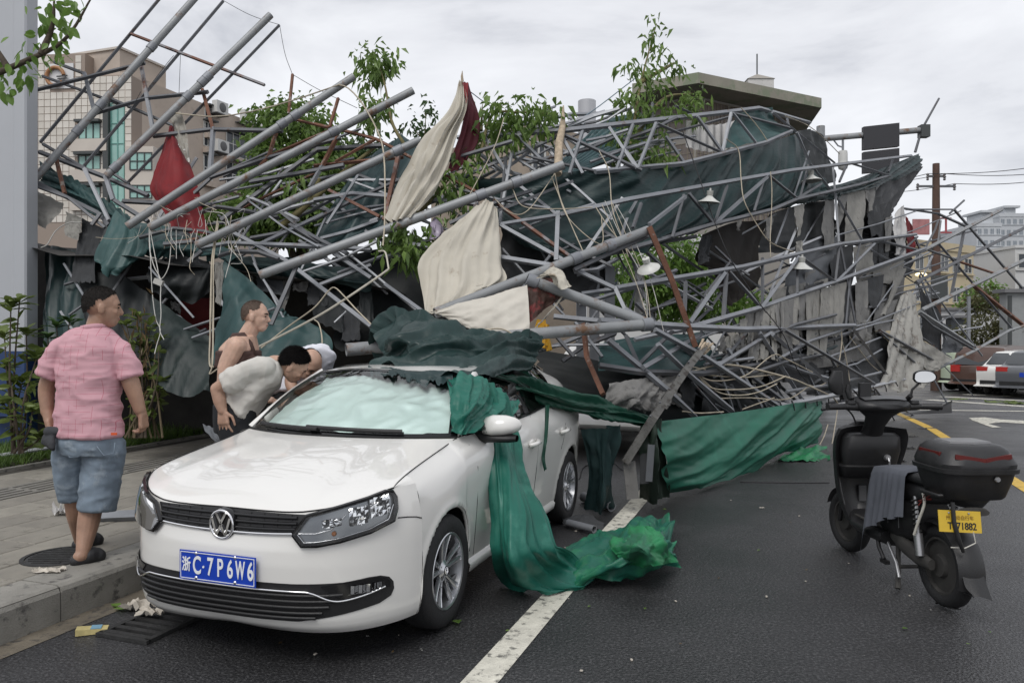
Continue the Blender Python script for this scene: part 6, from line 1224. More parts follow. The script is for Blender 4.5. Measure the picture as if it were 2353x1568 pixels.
S('tarpaulin', 'crumpled green tarpaulin heap lying on the wet road beside the white line', [
 [(1300, 1255, 'g', .06), (1380, 1225, 'g', .10), (1460, 1195, 'g', .16), (1535, 1185, 'g', .14)],
 [(1290, 1290, 'g', .08), (1380, 1255, 'g', .16), (1470, 1230, 'g', .27), (1548, 1225, 'g', .18)],
 [(1290, 1320, 'g', .06), (1390, 1300, 'g', .15), (1480, 1270, 'g', .24), (1556, 1265, 'g', .14)],
 [(1265, 1362, 'g', .01), (1360, 1345, 'g', .04), (1460, 1325, 'g', .05), (1558, 1298, 'g', .02)]], tarp('tarp_heap_green', (.012, .108, .074), .36, (.022, .165, .085), .52), 60, 76, .04, 2.6, .9, 27.0, pin=.5, top_pin=False, rn=.05)
S('tarpaulin', 'bright green tarpaulin corner folded over on top of the heap', [
 [(1400, 1250, 'g', .22), (1450, 1215, 'g', .30), (1500, 1210, 'g', .33)], [(1415, 1275, 'g', .22), (1470, 1250, 'g', .34), (1535, 1240, 'g', .27)], [(1450, 1300, 'g', .14), (1500, 1300, 'g', .20), (1552, 1290, 'g', .10)]], GRENL, 30, 36, .02, 1.8, .7, 28.0, pin=.6, top_pin=False, rn=.03)
S('tarpaulin', 'long deep green tarpaulin twist slung from the car roof to the broken post', [
 [(1120, 845, 'd', 5.45), (1200, 848, 'd', 5.9), (1320, 890, 'd', 6.5), (1420, 930, 'd', 7.0), (1495, 960, 'd', 7.2)], [(1118, 865, 'd', 5.3), (1200, 885, 'd', 5.7), (1320, 935, 'd', 6.25), (1420, 952, 'd', 6.8), (1492, 970, 'd', 7.1)], [(1130, 880, 'd', 5.4), (1200, 912, 'd', 5.8), (1300, 945, 'd', 6.3), (1400, 965, 'd', 6.85), (1490, 985, 'd', 7.15)]], tarp('tarp_twist_green', (.009, .060, .038), .34, (.016, .085, .056), .58), 50, 100, .06, 1.6, 2.6, 29.0, pin=.9, top_pin=False)
S('tarpaulin', 'narrow dark green tarpaulin standing like a curtain between car and post', [
 [(1335, 985, -.6), (1385, 985, -.7), (1425, 975, -.6)], [(1352, 1080, -.5), (1385, 1080, -.65), (1412, 1080, -.5)], [(1342, 1168, 'g', .03), (1378, 1180, 'g', .02), (1408, 1165, 'g', .03)]], TEAL, 30, 24, .05, 2.4, .05, 30.0, pin=.8, top_pin=False)
S('tarpaulin', 'grey-green tarpaulin tail hanging below the broken post', [
 [(1470, 980, -.55), (1500, 970, -.6), (1520, 960, -.5)], [(1470, 1060, -.5), (1500, 1060, -.6), (1528, 1060, -.5)], [(1466, 1150, 'g', .04), (1500, 1158, 'g', .02), (1535, 1140, 'g', .03)]], tarp('tarp_olive', (.020, .034, .024), .5, (.04, .05, .04), .58), 30, 22, .05, 2.2, .1, 31.0, pin=.8, top_pin=False)
S('tarpaulin', 'smooth green tarpaulin wall laced to the chord of the fallen truss', [
 [(1508, 968, -.45), (1600, 957, -.4), (1700, 945, -.35), (1800, 930, -.25), (1890, 912, -.12)], [(1520, 1030, -.6), (1600, 1040, -.62), (1700, 1020, -.5), (1790, 990, -.4), (1887, 950, -.2)], [(1530, 1100, -.5), (1610, 1098, -.6), (1700, 1068, -.5), (1780, 1030, -.35), (1886, 985, -.15)], [(1538, 1142, 'g', .0), (1620, 1128, 'g', .01), (1700, 1092, 'g', .01), (1790, 1050, 'g', .02), (1884, 1018, 'g', .02)]], tarp('tarp_wall_green', (.013, .120, .076), .40, (.02, .145, .095), .6, .12), 54, 110, .06, 2.6, .8, 32.0, pin=.3)
S('tarpaulin', 'torn green tarpaulin scrap flat on the road beside the scooter wheel', [
 [(1795, 1048, 'g', .03), (1830, 1032, 'g', .05), (1900, 1022, 'g', .03)], [(1785, 1058, 'g', .01), (1840, 1056, 'g', .03), (1908, 1054, 'g', .02)]], GRENL, 14, 30, .03, 3, .4, 33.0, ragged=.2, rn=.03, top_pin=False, pin=1)
S('tarpaulin', 'small torn green rag stuck on the car window sill', [[(1150, 920, 'd', 5.25), (1192, 918, 'd', 5.4)], [(1155, 945, 'd', 5.15), (1190, 940, 'd', 5.3)], [(1160, 962, 'd', 5.15), (1172, 958, 'd', 5.2)]], tarp('tarp_door_green', (0, 0, 0)), 14, 14, .02, 2, .3, 34.0, ragged=.2, edge=.2)
S('tarpaulin', 'thin green tarpaulin shred dangling against the rear car door', [[(1252, 930, 'd', 5.75), (1262, 930, 'd', 5.75)], [(1250, 1000, 'd', 5.7), (1258, 1000, 'd', 5.7)], [(1244, 1050, 'd', 5.66), (1252, 1048, 'd', 5.66)], [(1250, 1082, 'd', 5.66), (1256, 1076, 'd', 5.66)]], GRDK, 20, 4, .01, 1, 0, 35.0)
def felt(px0, py0, px1, py1, off, m, taper=.5, lean=0, seed=0, amp=.03, label='torn grey felt strip hanging from the truss chord', group='torn felt strips', name='felt_strip'):
 w = (px1 - px0)
 S(name, label, [[(px0, py0, off), (px1, py0 - w * .25, off)], [(px0 + lean * .5 + w * (1 - taper) * .2, (py0 + py1) / 2, off - .04), (px1 + lean * .5 - w * (1 - taper) * .2, (py0 + py1) / 2, off - .02)], [(px0 + lean + w * (1 - taper) * .5, py1, off), (px1 + lean - w * (1 - taper) * .5, py1 + random.uniform(-8, 8), off)]], m, 12, 8, amp, .8, .3, seed, ragged=.10, cat='felt strip', group=group, rn=.02, edge=.12)
random.seed(8)
xs = [1700]
while xs[-1] < 1925: xs.append(xs[-1] + random.uniform(11, 24))
for i in range(len(xs) - 1):
 f = (xs[i] - 1700) / 225; top = 722 - 70 * f + (12 if i == 0 else 0)
 felt(xs[i] - 2, top, xs[i + 1] + 3, 800 + random.uniform(-35, 38) - 20 * f, -.12 + random.uniform(-.03, .03), random.choice([FELTL, FELTL, FELT]), random.uniform(.65, .95), random.uniform(-6, 6), i * 1.7, .02, 'pale torn felt tongue in the fringe under the lower truss', 'felt fringe')
for i in range(9):
 x = 1655 + i * 12; felt(x, 775 - i * 2, x + 15, 815 + random.uniform(-18, 25), -.1, random.choice([FELTL, FELT]), .7, random.uniform(-8, 3), i * 2.3 + 40, .02, 'pale torn felt tongue in the fringe under the lower truss', 'felt fringe')
for i, (a, b, c_, d_, off, m_, tp, ln) in enumerate([
  (1822, 475, 1848, 545, .0, FELTL, .35, 3), (1828, 555, 1845, 580, 0, FELTL, .9, 0), (1895, 455, 1918, 572, .15, FELT, .9, 0), (1925, 445, 1950, 520, .15, FELT, .3, -14), (1948, 430, 1990, 556, .2, FELTL, .9, -8), (1985, 420, 2012, 490, .2, FELT, .25, 0), (1990, 460, 2022, 545, .3, FELTD, .6, 6),
  (2022, 470, 2050, 620, .3, FELTD, .6, -6), (2035, 500, 2050, 580, .2, FELT, .6, -4), (1905, 575, 1960, 680, .35, FELTD, .8, 0), (1965, 560, 2030, 650, .4, FELTD, .7, 5), (1762, 500, 1775, 545, .1, FELT, .3, -4), (1694, 505, 1702, 528, .1, FELT, .3, -2), (1925, 645, 1960, 745, -.1, FELTD, .7, -4), (1965, 650, 1992, 740, -.1, FELT, .7, 3), (1990, 640, 2030, 705, 0, FELTD, .4, 2), (1962, 740, 1990, 790, -.05, FELT, .8, 0), (2005, 615, 2075, 650, .1, FELTL, .9, 0), (2060, 620, 2082, 720, .05, FELTL, .4, -40), (2010, 700, 2075, 760, .1, FELT, .9, 0), (1985, 745, 2006, 772, 0, FELT, .8, 0)]):
 felt(a, b, c_, d_, off, m_, tp, ln, i * 3.1, .04, 'grey felt strip torn loose in the hanging end of the canopy', 'hanging felt strips')
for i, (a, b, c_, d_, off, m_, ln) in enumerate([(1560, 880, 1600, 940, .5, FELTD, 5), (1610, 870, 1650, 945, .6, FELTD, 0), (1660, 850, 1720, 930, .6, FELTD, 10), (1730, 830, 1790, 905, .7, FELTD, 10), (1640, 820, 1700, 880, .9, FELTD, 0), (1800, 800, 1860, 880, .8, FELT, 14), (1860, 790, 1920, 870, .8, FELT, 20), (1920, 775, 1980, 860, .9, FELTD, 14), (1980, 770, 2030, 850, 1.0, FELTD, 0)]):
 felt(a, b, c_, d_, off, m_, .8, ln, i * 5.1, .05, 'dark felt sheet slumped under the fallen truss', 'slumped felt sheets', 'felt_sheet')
random.seed(41)
for i in range(34):
 x = random.uniform(1690, 2040); y = np.interp(x, [1690, 2040], [790, 640]) + random.uniform(-110, 60); w = random.uniform(18, 46); felt(x, y, x + w, min(880, y + random.uniform(50, 130)), random.uniform(.05, .55), random.choice([FELT, FELT, FELTD, FELTL]), random.uniform(.5, .95), random.uniform(-14, 10), i * 1.9, .045, 'grey felt strip torn loose in the hanging end of the canopy', 'hanging felt strips')
def dsheet(label, rows, m, seed, amp=.06, fr=2.0, name='felt_sheet', cat='felt sheet'): return S(name, label, rows, m, 24, 26, amp, fr, .3, seed, ragged=.05, pin=.5, rn=.03, edge=.12, cat=cat)
dsheet('large black sheet hanging in the gap between the two trusses', [Z3((440, 1090, .6), (640, 1010, .7), (860, 990, .8)), Z3((445, 1260, .7), (620, 1230, .6), (800, 1200, .8)), Z3((530, 1330, .8), (640, 1400, .7), (790, 1390, .8)), Z3((610, 1520, .8), (690, 1480, .7), (740, 1440, .8))], tarp('sheet_black_brown', (.020, .017, .015), .8, (.03, .027, .024), .6), 41.0)
dsheet('dark slate sheet curling at the edge of the black one', [Z3((455, 1090, .5), (520, 1080, .5)), Z3((440, 1180, .5), (500, 1200, .45)), Z3((436, 1270, .5), (520, 1230, .5))], FELTD, 42.0, .03)
dsheet('grey-blue sheet with printed mark hanging below the far truss', [Z3((1080, 1120, .5), (1200, 1110, .4), (1330, 1080, .5)), Z3((980, 1290, .5), (1130, 1300, .4), (1330, 1260, .5)), Z3((950, 1470, .5), (1100, 1440, .45), (1320, 1340, .5))], mat('sheet_slate_blue', (.105, .112, .122), .8, var=.25, vscale=3), 43.0, .05)
dsheet('black sheet added for the shade under the raised canopy corner', [Z3((860, 960, .9), (1050, 900, .9), (1250, 870, 1.0)), Z3((820, 1080, .9), (1040, 1060, .9), (1270, 1040, 1.0)), Z3((800, 1190, .9), (1000, 1190, 1.0), (1270, 1150, 1.0))], BLACK, 44.0)  # added sheet, its black stands for the shade inside the canopy
dsheet('grey curtain of roof felt below the roof truss corner', [Z3((740, 570, .4), (860, 530, .5), (1020, 470, .7)), Z3((800, 650, .5), (900, 640, .6), (1040, 600, .7)), Z3((860, 740, .5), (960, 760, .6), (1030, 740, .7))], FELTD, 45.0, .05, 2.6)
dsheet('dark torn curtain hanging behind the truss corner', [Z3((1030, 450, 1.0), (1120, 440, 1.2), (1190, 480, 1.4)), Z3((1040, 600, 1.0), (1150, 600, 1.2), (1240, 610, 1.4)), Z3((1030, 760, 1.0), (1150, 790, 1.1), (1270, 760, 1.2))], BLACK, 46.0, .06, 3)
dsheet('dark sheet added to darken the canopy end behind the torn felt', [Z3((1290, 860, .7), (1430, 800, .8), (1600, 780, .9)), Z3((1280, 1020, .8), (1430, 1000, .9), (1600, 980, 1.0)), Z3((1290, 1150, .8), (1430, 1150, .9), (1640, 1100, 1.0))], FELTD, 47.0)  # added dark sheet makes the shaded interior behind the felt
dsheet('slate sheet backing the hanging felt near the utility pole', [Z3((1400, 1150, .4), (1550, 1130, .5), (1700, 1080, .6)), Z3((1420, 1260, .4), (1550, 1260, .5), (1730, 1240, .6)), Z3((1400, 1340, .4), (1560, 1400, .5), (1740, 1320, .6))], FELTD, 48.0)
dsheet('pale cloth hanging in a column near the utility pole', [Z8((270, 290, .1), (300, 250, 0), (330, 230, .1)), Z8((265, 420, 0), (300, 420, -.1), (335, 420, 0)), Z8((265, 560, 0), (300, 580, -.1), (345, 570, 0))], WHITEC, 49.0, .05, 1.6, 'cloth_sheet', 'cloth')
dsheet('red printed sheet behind the pale cloth near the utility pole', [Z8((335, 290, .3), (385, 380, .3)), Z8((340, 430, .3), (400, 470, .3)), Z8((345, 570, .3), (405, 570, .3))], REDC, 50.0, .02, 1, 'cloth_sheet', 'cloth')
dsheet('dirty white sheet reaching the road at the far end of the wreck', [Z8((300, 860, -.1), (370, 820, -.2), (420, 860, -.1)), Z8((250, 1060, -.2), (350, 1040, -.3), (455, 1100, -.1)), Z8((210, 1280, -.2), (340, 1280, -.3), (520, 1330, -.1)), Z8((180, 1480, -.2), (340, 1520, -.3), (470, 1480, -.1))], mat('sheet_dirty_white', (.36, .35, .32), .85, var=.25, vscale=3, col2=(.18, .16, .14), mask=.58, bump=.2, bscale=16), 51.0, .07, 5.0, 'cloth_sheet', 'cloth')
dsheet('stiff pale board sheet lying along the lowest bars by the parked cars', [Z8((380, 1130, -.2), (520, 1200, -.2), (660, 1285, -.2)), Z8((390, 1220, -.2), (500, 1290, -.2), (600, 1330, -.2)), Z8((400, 1300, -.2), (480, 1360, -.2), (560, 1370, -.2))], FELTL, 52.0, .03, 1, 'cloth_sheet', 'cloth')
dsheet('black tarpaulin sliding down behind the far lattice', [Z8((420, 760, .4), (470, 830, .4), (520, 900, .4)), Z8((440, 950, .4), (520, 980, .4), (580, 1010, .4)), Z8((460, 1150, .4), (530, 1200, .4), (590, 1240, .4))], FELTD, 53.0, .05, 1.5, 'tarpaulin', 'tarpaulin')
dsheet('grey tarpaulin corner below the far lattice', [Z8((590, 1030, .3), (650, 1080, .3)), Z8((590, 1150, .3), (720, 1190, .3)), Z8((600, 1250, .3), (715, 1240, .3))], mat('sheet_slate_blue', (0, 0, 0)), 54.0, .03, 1.5, 'tarpaulin', 'tarpaulin')
dsheet('grey felt flap hanging beside the pale pillar', [Z1((170, 1130, .1), (280, 1190, .1), (390, 1240, .1)), Z1((140, 1220, 0), (260, 1280, 0), (350, 1310, 0)), Z1((110, 1300, 0), (200, 1350, 0), (275, 1395, 0))], FELTL, 55.0, .015, 1)
dsheet('pale felt scrap hanging over the dark opening by the pillar', [Z1((400, 1290, .1), (500, 1330, .1)), Z1((395, 1380, .1), (490, 1400, .1)), Z1((400, 1440, .1), (480, 1465, .1))], FELTL, 56.0, .015, 1)
dsheet('dark grey felt curtain beside the pillar opening', [Z1((500, 1330, .2), (640, 1400, .2)), Z1((480, 1480, .2), (600, 1520, .2)), Z1((430, 1720, .2), (580, 1720, .2))], FELTD, 57.0, .02, 1)
dsheet('tall pale felt strip beside the bundle of hanging cables', [Z7((600, 400, -.1), (690, 400, -.1)), Z7((605, 560, -.1), (680, 560, -.1)), Z7((610, 740, -.05), (660, 770, -.05))], FELTL, 58.0, .02, 1)
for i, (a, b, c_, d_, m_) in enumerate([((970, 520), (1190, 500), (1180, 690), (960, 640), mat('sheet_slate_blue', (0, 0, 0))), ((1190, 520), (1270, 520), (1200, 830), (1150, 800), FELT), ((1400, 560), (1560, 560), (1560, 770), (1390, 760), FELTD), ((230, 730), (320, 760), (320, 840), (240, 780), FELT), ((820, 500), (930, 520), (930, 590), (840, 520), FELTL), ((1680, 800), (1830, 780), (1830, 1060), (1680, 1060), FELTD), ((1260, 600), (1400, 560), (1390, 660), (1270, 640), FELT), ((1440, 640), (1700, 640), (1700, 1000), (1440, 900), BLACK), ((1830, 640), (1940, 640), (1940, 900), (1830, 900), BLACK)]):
 S('felt_sheet', ['slate sheet under the open end of the longest pipe', 'narrow pale strip behind the rusty brace bar', 'dark square sheet hanging under the level tarpaulin', 'small grey scrap above the red stall panel', 'pale scrap above the teal curtain', 'tall dark sheet added for the shade above the bent man in white', 'grey sheet end curled under the level tarpaulin', 'black sheet added to block light below the level tarpaulin', 'black sheet added to block light beside the cream sheets'][i],
 [Z7((*a, .55), (*b, .55)), Z7((*d_, .5), (*c_, .5))], m_, 12, 12, .03, 1.4, .2, i * 2.9, ragged=.1, cat='felt sheet', edge=.2)  # the black and tall dark ones are added to make the interior shade
S('felt_sheet', 'grey felt curled on the asphalt behind the rear wheel', [[(1295, 1190, 'g', .08), (1340, 1180, 'g', .06), (1390, 1195, 'g', .02)], [(1292, 1205, 'g', .03), (1340, 1205, 'g', .05), (1385, 1215, 'g', .01)]], FELTD, 12, 16, .03, 1.2, .2, 61.0, cat='felt sheet')
S('felt_sheet', 'pale felt shreds piled behind the twisted tarpaulin', [[(1400, 880, -.2), (1470, 870, -.1), (1560, 860, 0)], [(1390, 920, -.2), (1470, 910, -.3), (1560, 900, -.1)], [(1400, 950, -.2), (1480, 945, -.2), (1570, 930, -.1)]], FELT, 24, 60, .05, 7, .5, 62.0, ragged=.3, cat='felt sheet', rn=.03)
for i, (p, q, r_) in enumerate([((1340, 1140), (1405, 1162), .045), ((1305, 1200), (1365, 1215), .03)]):
 a, b = G(*p, .05), G(*q, .05); mb = MB(); mb.pipe(a, b, r_, .006); tag(mb.build('pipe_stub', GALV, None, 60), ['short grey pipe stub lying behind the rear car wheel', 'thin grey pipe stub lying at the edge of the green heap'][i], 'pipe')
for i, (x0, y0, x1, y1, off, m_) in enumerate([(1435, 1058, 1462, 1145, -.5, FELT), (1470, 1040, 1488, 1110, -.52, FELTD), (1485, 1020, 1500, 1105, -.6, mat('sheet_slate_blue', (0, 0, 0)))]):
 p0, p1 = Wd(x0, y1, off), Wd(x1, y0, off); mb = MB(); mb.box(((p0.x + p1.x) / 2, p0.y, (p0.z + p1.z) / 2), (p1.x - p0.x, .02, p1.z - p0.z), Matrix.Rotation(R(-6 + 5 * i), 3, 'Y')); tag(mb.build('board', m_, None), ['pale board standing on the road under the broken post', 'dark board standing under the broken post', 'slate-blue board hanging under the broken post'][i], 'board')
# ================================================================== buildings, pole, far cars
def boxw(a, b, fn): pass
class Face:
 """a facade: origin (bottom, start), along vector, outward normal"""
 def __init__(s, p0, p1, base):
  s.o = Vector((p0.x, p0.y, base)); s.t = Vector((p1.x - p0.x, p1.y - p0.y, 0)); s.len = s.t.length; s.t.normalize(); s.n = Vector((s.t.y, -s.t.x, 0))
  if s.n.dot(-s.o) < 0: s.n = -s.n
 def at(s, u, z, d=0.0): return s.o + s.t * u + Vector((0, 0, z)) + s.n * d
 def block(s, mb, u0, u1, z0, z1, d0, d1):
  c = [s.at(u, z, d) for d in (d0, d1) for u, z in ((u0, z0), (u1, z0), (u1, z1), (u0, z1))]
  mb.add(c, [(0, 1, 2, 3), (7, 6, 5, 4), (0, 4, 5, 1), (1, 5, 6, 2), (2, 6, 7, 3), (3, 7, 4, 0)])
 def pix(s, px, py):          # facade coordinates seen at a pixel
  d = Vector(((px - CXP) / FPX, 1, (HOR - py) / FPX)); k = (s.o - Vector((0, 0, EYE))).dot(s.n) / d.dot(s.n); p = Vector((0, 0, EYE)) + d * k - s.o
  return p.dot(s.t), p.z
def window(fc, par, u0, u1, z0, z1, pane, frame, nu=2, nz=1, rec=.12, t=.05, door=None):
 mb = MB(); fc.block(mb, u0, u1, z0, z1, .004, .012); w = mb.build('window', pane, par)
 mb = MB()
 for i in range(nu + 1): u = u0 + (u1 - u0) * i / nu; fc.block(mb, u - t / 2, u + t / 2, z0, z1, .012, .06)
 for i in range(nz + 1): z = z0 + (z1 - z0) * i / nz; fc.block(mb, u0 - t / 2, u1 + t / 2, z - t / 2, z + t / 2, .012, .058)
 mb.build('window_frame', frame, w); return w
GTIN = mat('green_glass', (.30, .50, .45), .15, var=.18, vscale=.6); WFD = mat('window_frame_dark', (.05, .055, .055), .5); WFW = mat('window_frame_white', (.5, .5, .48), .5); DGL = mat('window_glass_dark', (.045, .055, .065), .12, var=.4, vscale=.5)
BEIGE = mat('wall_beige', (.45, .38, .32), .85, var=.10, vscale=.6, col2=(.37, .31, .26), mask=.62); TILE = [mat('facade_tile_%d' % i, c, .45, var=.08, vscale=.8) for i, c in enumerate([(.60, .56, .50), (.56, .52, .46), (.64, .60, .54)])]; GROUT = mat('facade_grout', (.30, .245, .205), .9)
TILEG = mat('facade_band', (.52, .47, .415), .6, var=.12, vscale=.5); ACW = mat('aircon_white', (.55, .55, .53), .5); ACD = mat('aircon_fan', (.10, .10, .10), .6)
bA = empty('tiled_building', W(190, 470, 43)); bA.location.z = -1.2; cA = bA.location.copy(); base = -1.2
def loc(o): o.location = -cA if o.parent else o.location; return o
def P(o, par, c):  # move a world-space mesh under a parent whose origin is c
 o.location = -c; return o
fA = Face(W(60, 400, 42.5), W(300, 400, 42.0), base)
mb = MB(); fA.block(mb, 0, fA.len, 0, 17.05, -8, 0); P(mb.build('wall', GROUT, bA), bA, cA)
u_t, _ = fA.pix(195, 130); mb = MB(); fA.block(mb, 0, u_t, 17.05, 18.3, -6, 0); P(mb.build('parapet_tower', GROUT, bA), bA, cA)
wins = [(182, 284, 231, 320), (181, 358, 231, 390), (181, 430, 231, 455)]; strips = [(256, 238, 286, 470)]
rects = [(fA.pix(a, d)[0], fA.pix(c, d)[0], fA.pix(a, d)[1], fA.pix(a, b)[1]) for a, b, c, d in wins + strips]
me_t = [];
tw, th = .36, .40
for m_ in TILE:
 mb = MB(); mb.box((0, 0, 0), (tw - .035, .03, th - .035)); q = mb.mesh('facade_tile'); q.materials.append(m_); me_t.append(q)
ang = math.atan2(fA.t.y, fA.t.x); n_t = 0; z = 9.2
while z < 18.2 and n_t < 298:
 u = .18
 while u < fA.len - .1:
  ok = (z < 16.95 or u < u_t - .1) and not any(a - .12 < u < b + .12 and c - .1 < z < d + .1 for a, b, c, d in rects)
  lx, ly = fA.pix(115, 210)[0], fA.pix(178, 150)[0]
  if ok and n_t < 298 and not (z > 16.2 and fA.pix(112, 150)[0] < u < fA.pix(172, 150)[0]) and fA.pix(84, 200)[0] - .4 < u:
   o = bpy.data.objects.new('facade_tile', random.choice(me_t)); COL.objects.link(o); o.parent = bA; o.location = fA.at(u, z, .012) - cA; o.rotation_euler = (0, 0, ang); n_t += 1
  u += tw
 z += th
for (u0, u1, z0, z1), (a, b, c, d) in zip(rects[:3], wins): w = window(fA, bA, u0, u1, z0, z1, GTIN, WFD, 3, 1, t=.05); P(w, bA, cA); mb = MB(); fA.block(mb, u0 - .1, u1 + .1, z1 + .02, z1 + .16, .0, .35); P(mb.build('window_canopy', WFD, bA), bA, cA); mb = MB(); fA.block(mb, u0 - .35, u1 + .5, z0 - .72, z0 - .05, .03, .28); P(mb.build('bay_band', TILEG, bA), bA, cA)
u0, u1, z0, z1 = rects[3]; P(window(fA, bA, u0, u1, 0, z1, GTIN, mat('frame_green', (.14, .33, .29), .5), 2, 14, t=.04), bA, cA); mb = MB(); fA.block(mb, u0 - .35, u0 - .05, 0, z1 + .1, .0, .25); P(mb.build('dark_fin', WFD, bA), bA, cA)
ru, rz = fA.pix(131, 178); mb = MB(); fA.block(mb, fA.pix(108, 150)[0], fA.pix(170, 150)[0], fA.pix(110, 205)[1], fA.pix(110, 148)[1], .01, .06); P(mb.build('sign_board', mat('sign_pale', (.62, .62, .62), .5), bA), bA, cA)
mb = MB(); mb.tube([fA.at(ru + .50 * math.cos(q), rz + .50 * math.sin(q), .16) for q in np.linspace(.15, 5.7, 30)], .10, 8); P(mb.build('sign_ring', mat('sign_orange', (.32, .15, .06), .5, var=.2), bA, 60), bA, cA)
for k in range(3): mb = MB(); mb.bar(fA.at(ru + .10 + .05 * k, rz - .02 - k * .13, .17), fA.at(ru + .72 - .06 * k, rz + .03 - k * .13, .17), .05, .06); P(mb.build('sign_stroke', mat('sign_dark', (.06, .06, .06), .5), bA), bA, cA)
fW = Face(W(288, 400, 42.0), W(466, 400, 47.7), base); fX = Face(W(466, 400, 47.7), W(640, 400, 54.6), base)
for f_ in (fW, fX): mb = MB(); f_.block(mb, 0, f_.len, 0, 17.2, -7, 0); P(mb.build('wing_wall', BEIGE, bA), bA, cA)
mb = MB(); fW.block(mb, .2, 3.6, 17.2, 18.6, -6, -.6); P(mb.build('roof_block', BEIGE, bA), bA, cA); mb = MB(); fW.block(mb, .1, 3.7, 18.6, 18.72, -6.1, -.5); P(mb.build('roof_block_cap', TILEG, bA), bA, cA)
fB = Face(W(287, 400, 41.2), W(352, 400, 41.2), base); mb = MB(); fB.block(mb, 0, fB.len, 0, fB.pix(290, 336)[1], -1.5, 0); P(mb.build('bay_wall', TILEG, bA), bA, cA)
for (a, b, c, d) in ((299, 351, 349, 390), (299, 426, 349, 455)): u0, z1 = fB.pix(a, b); u1, z0 = fB.pix(c, d); P(window(fB, bA, u0, u1, z0, z1, GTIN, WFD, 3, 2, t=.05), bA, cA)
for (a, b, c, d, nu) in ((466, 278, 486, 322, 2), (466, 355, 486, 392, 2), (519, 300, 606, 338, 6), (519, 370, 600, 400, 6), (470, 245, 484, 262, 1)):
 u0, z1 = fX.pix(a, b); u1, z0 = fX.pix(c, b); z0 = z1 - 1.5; P(window(fX, bA, max(.05, u0), u1, z0, z1, DGL, WFW, nu, 2, t=.06), bA, cA); mb = MB(); fX.block(mb, max(.0, u0 - .1), u1 + .1, z1 + .05, z1 + .14, 0, .5); P(mb.build('window_hood', WFD, bA), bA, cA); mb = MB(); fX.block(mb, max(.0, u0 - .1), u1 + .1, z0 - .45, z0 - .1, 0, .35); P(mb.build('window_ledge', BEIGE, bA), bA, cA)
for (a, b) in ((490, 252), (553, 272), (596, 287), (492, 340)):
 u0, z0 = fX.pix(a, b + 12); ac = empty('air_conditioner', fX.at(u0, z0) - cA); ac.parent = bA; q = fX.at(u0, z0)
 mb = MB(); fX.block(mb, u0 - .5, u0 + .5, z0, z0 + .75, .35, .75); P(mb.build('case', ACW, ac), ac, q); mb = MB(); mb.lathe([(0, .01), (.28, .01), (.3, 0)], 20, lambda p: fX.t * p.x + Vector((0, 0, p.y + .37)) + fX.n * (.76 + p.z)); mb.build('fan_grille', ACD, ac, 40); mb = MB(); fX.block(mb, u0 - .55, u0 + .55, z0 - .06, z0, 0, .75); P(mb.build('bracket', ACD, ac), ac, q)
tag(bA, 'beige tiled building with green glass windows and an orange ring sign', 'building')
CONC = mat('eave_concrete', (.26, .245, .20), .9, var=.2, vscale=.35, col2=(.19, .215, .15), mask=.53, detail=8); SOF = mat('soffit', (.30, .28, .25), .9); BRW = mat('window_bronze', (.13, .105, .09), .3, var=.4, vscale=.7); MUL = mat('mullion_tan', (.22, .19, .145), .6)
C0, CR, CL = W(1604, 166, 55), W(1887, 226, 61.0), W(1452, 192, 57.5); zt = C0.z; bB = empty('concrete_building', Vector((C0.x, C0.y, -1.4))); cB = bB.location.copy()
back = Vector((.2, 1, 0)) * 14
for v_ in (C0, CR, CL): v_.z = zt
top = [CL, C0, CR, CR + back, CL + back]; mb = MB(); n = 5; th_ = .78; mb.add([p - cB for p in top] + [p - cB - Vector((0, 0, th_)) for p in top], [tuple(range(5)), tuple(range(9, 4, -1))] + [(i, (i + 1) % 5, 5 + (i + 1) % 5, 5 + i) for i in range(5)]); mb.build('roof_slab', CONC, bB)
inn = lambda p, k: Vector(((C0.x + 2.5) + (p.x - C0.x - 2.5) * .80, p.y + k, 0))
w0, w1, w2 = Vector((C0.x + .5, C0.y + 3.0, 0)), Vector((CR.x - 1.6, CR.y + 2.6, 0)), Vector((CL.x + 1.2, CL.y + 3.0, 0))
for a, b in ((w0, w1), (w2, w0)):
 f_ = Face(a, b, -1.4); H_ = zt - th_ + 1.4; mb = MB(); f_.block(mb, 0, f_.len, 0, H_, -8, 0); P(mb.build('wall', SOF, bB), bB, cB); nn = max(2, int(f_.len / 1.7))
 for k in range(nn):
  for lv in range(3): z0 = H_ - 2.5 - lv * 3.3; w = window(f_, bB, f_.len * (k + .06) / nn, f_.len * (k + .94) / nn, z0, z0 + 2.3, BRW, MUL, 4, 3, t=.045); P(w, bB, cB)
hx = W(1757, 200, 62); mb = MB(); mb.box((hx.x, hx.y + 2, zt + 1.0), (2.1, 2.1, 2.4)); P(mb.build('stair_house', WHITEC, bB), bB, cB); mb = MB(); mb.lathe([(1.6, 0), (.05, .7), (0, .7)], 4, lambda p: Vector((hx.x, hx.y + 2, zt + 2.2)) + Matrix.Rotation(R(45), 3, 'Z') @ p); P(mb.build('stair_roof', SOF, bB), bB, cB); mb = MB(); mb.tube([(hx.x, hx.y + 2, zt + 2.8), (hx.x, hx.y + 2, zt + 4.6)], .06, 6); P(mb.build('mast', WFD, bB), bB, cB)
hx = W(1845, 215, 63); mb = MB(); mb.box((hx.x, hx.y + 2, zt + .3), (2.0, 2, 1.6)); P(mb.build('parapet_house', CONC, bB), bB, cB)
tag(bB, 'brown concrete building with a deep flat overhanging roof and mast', 'building')
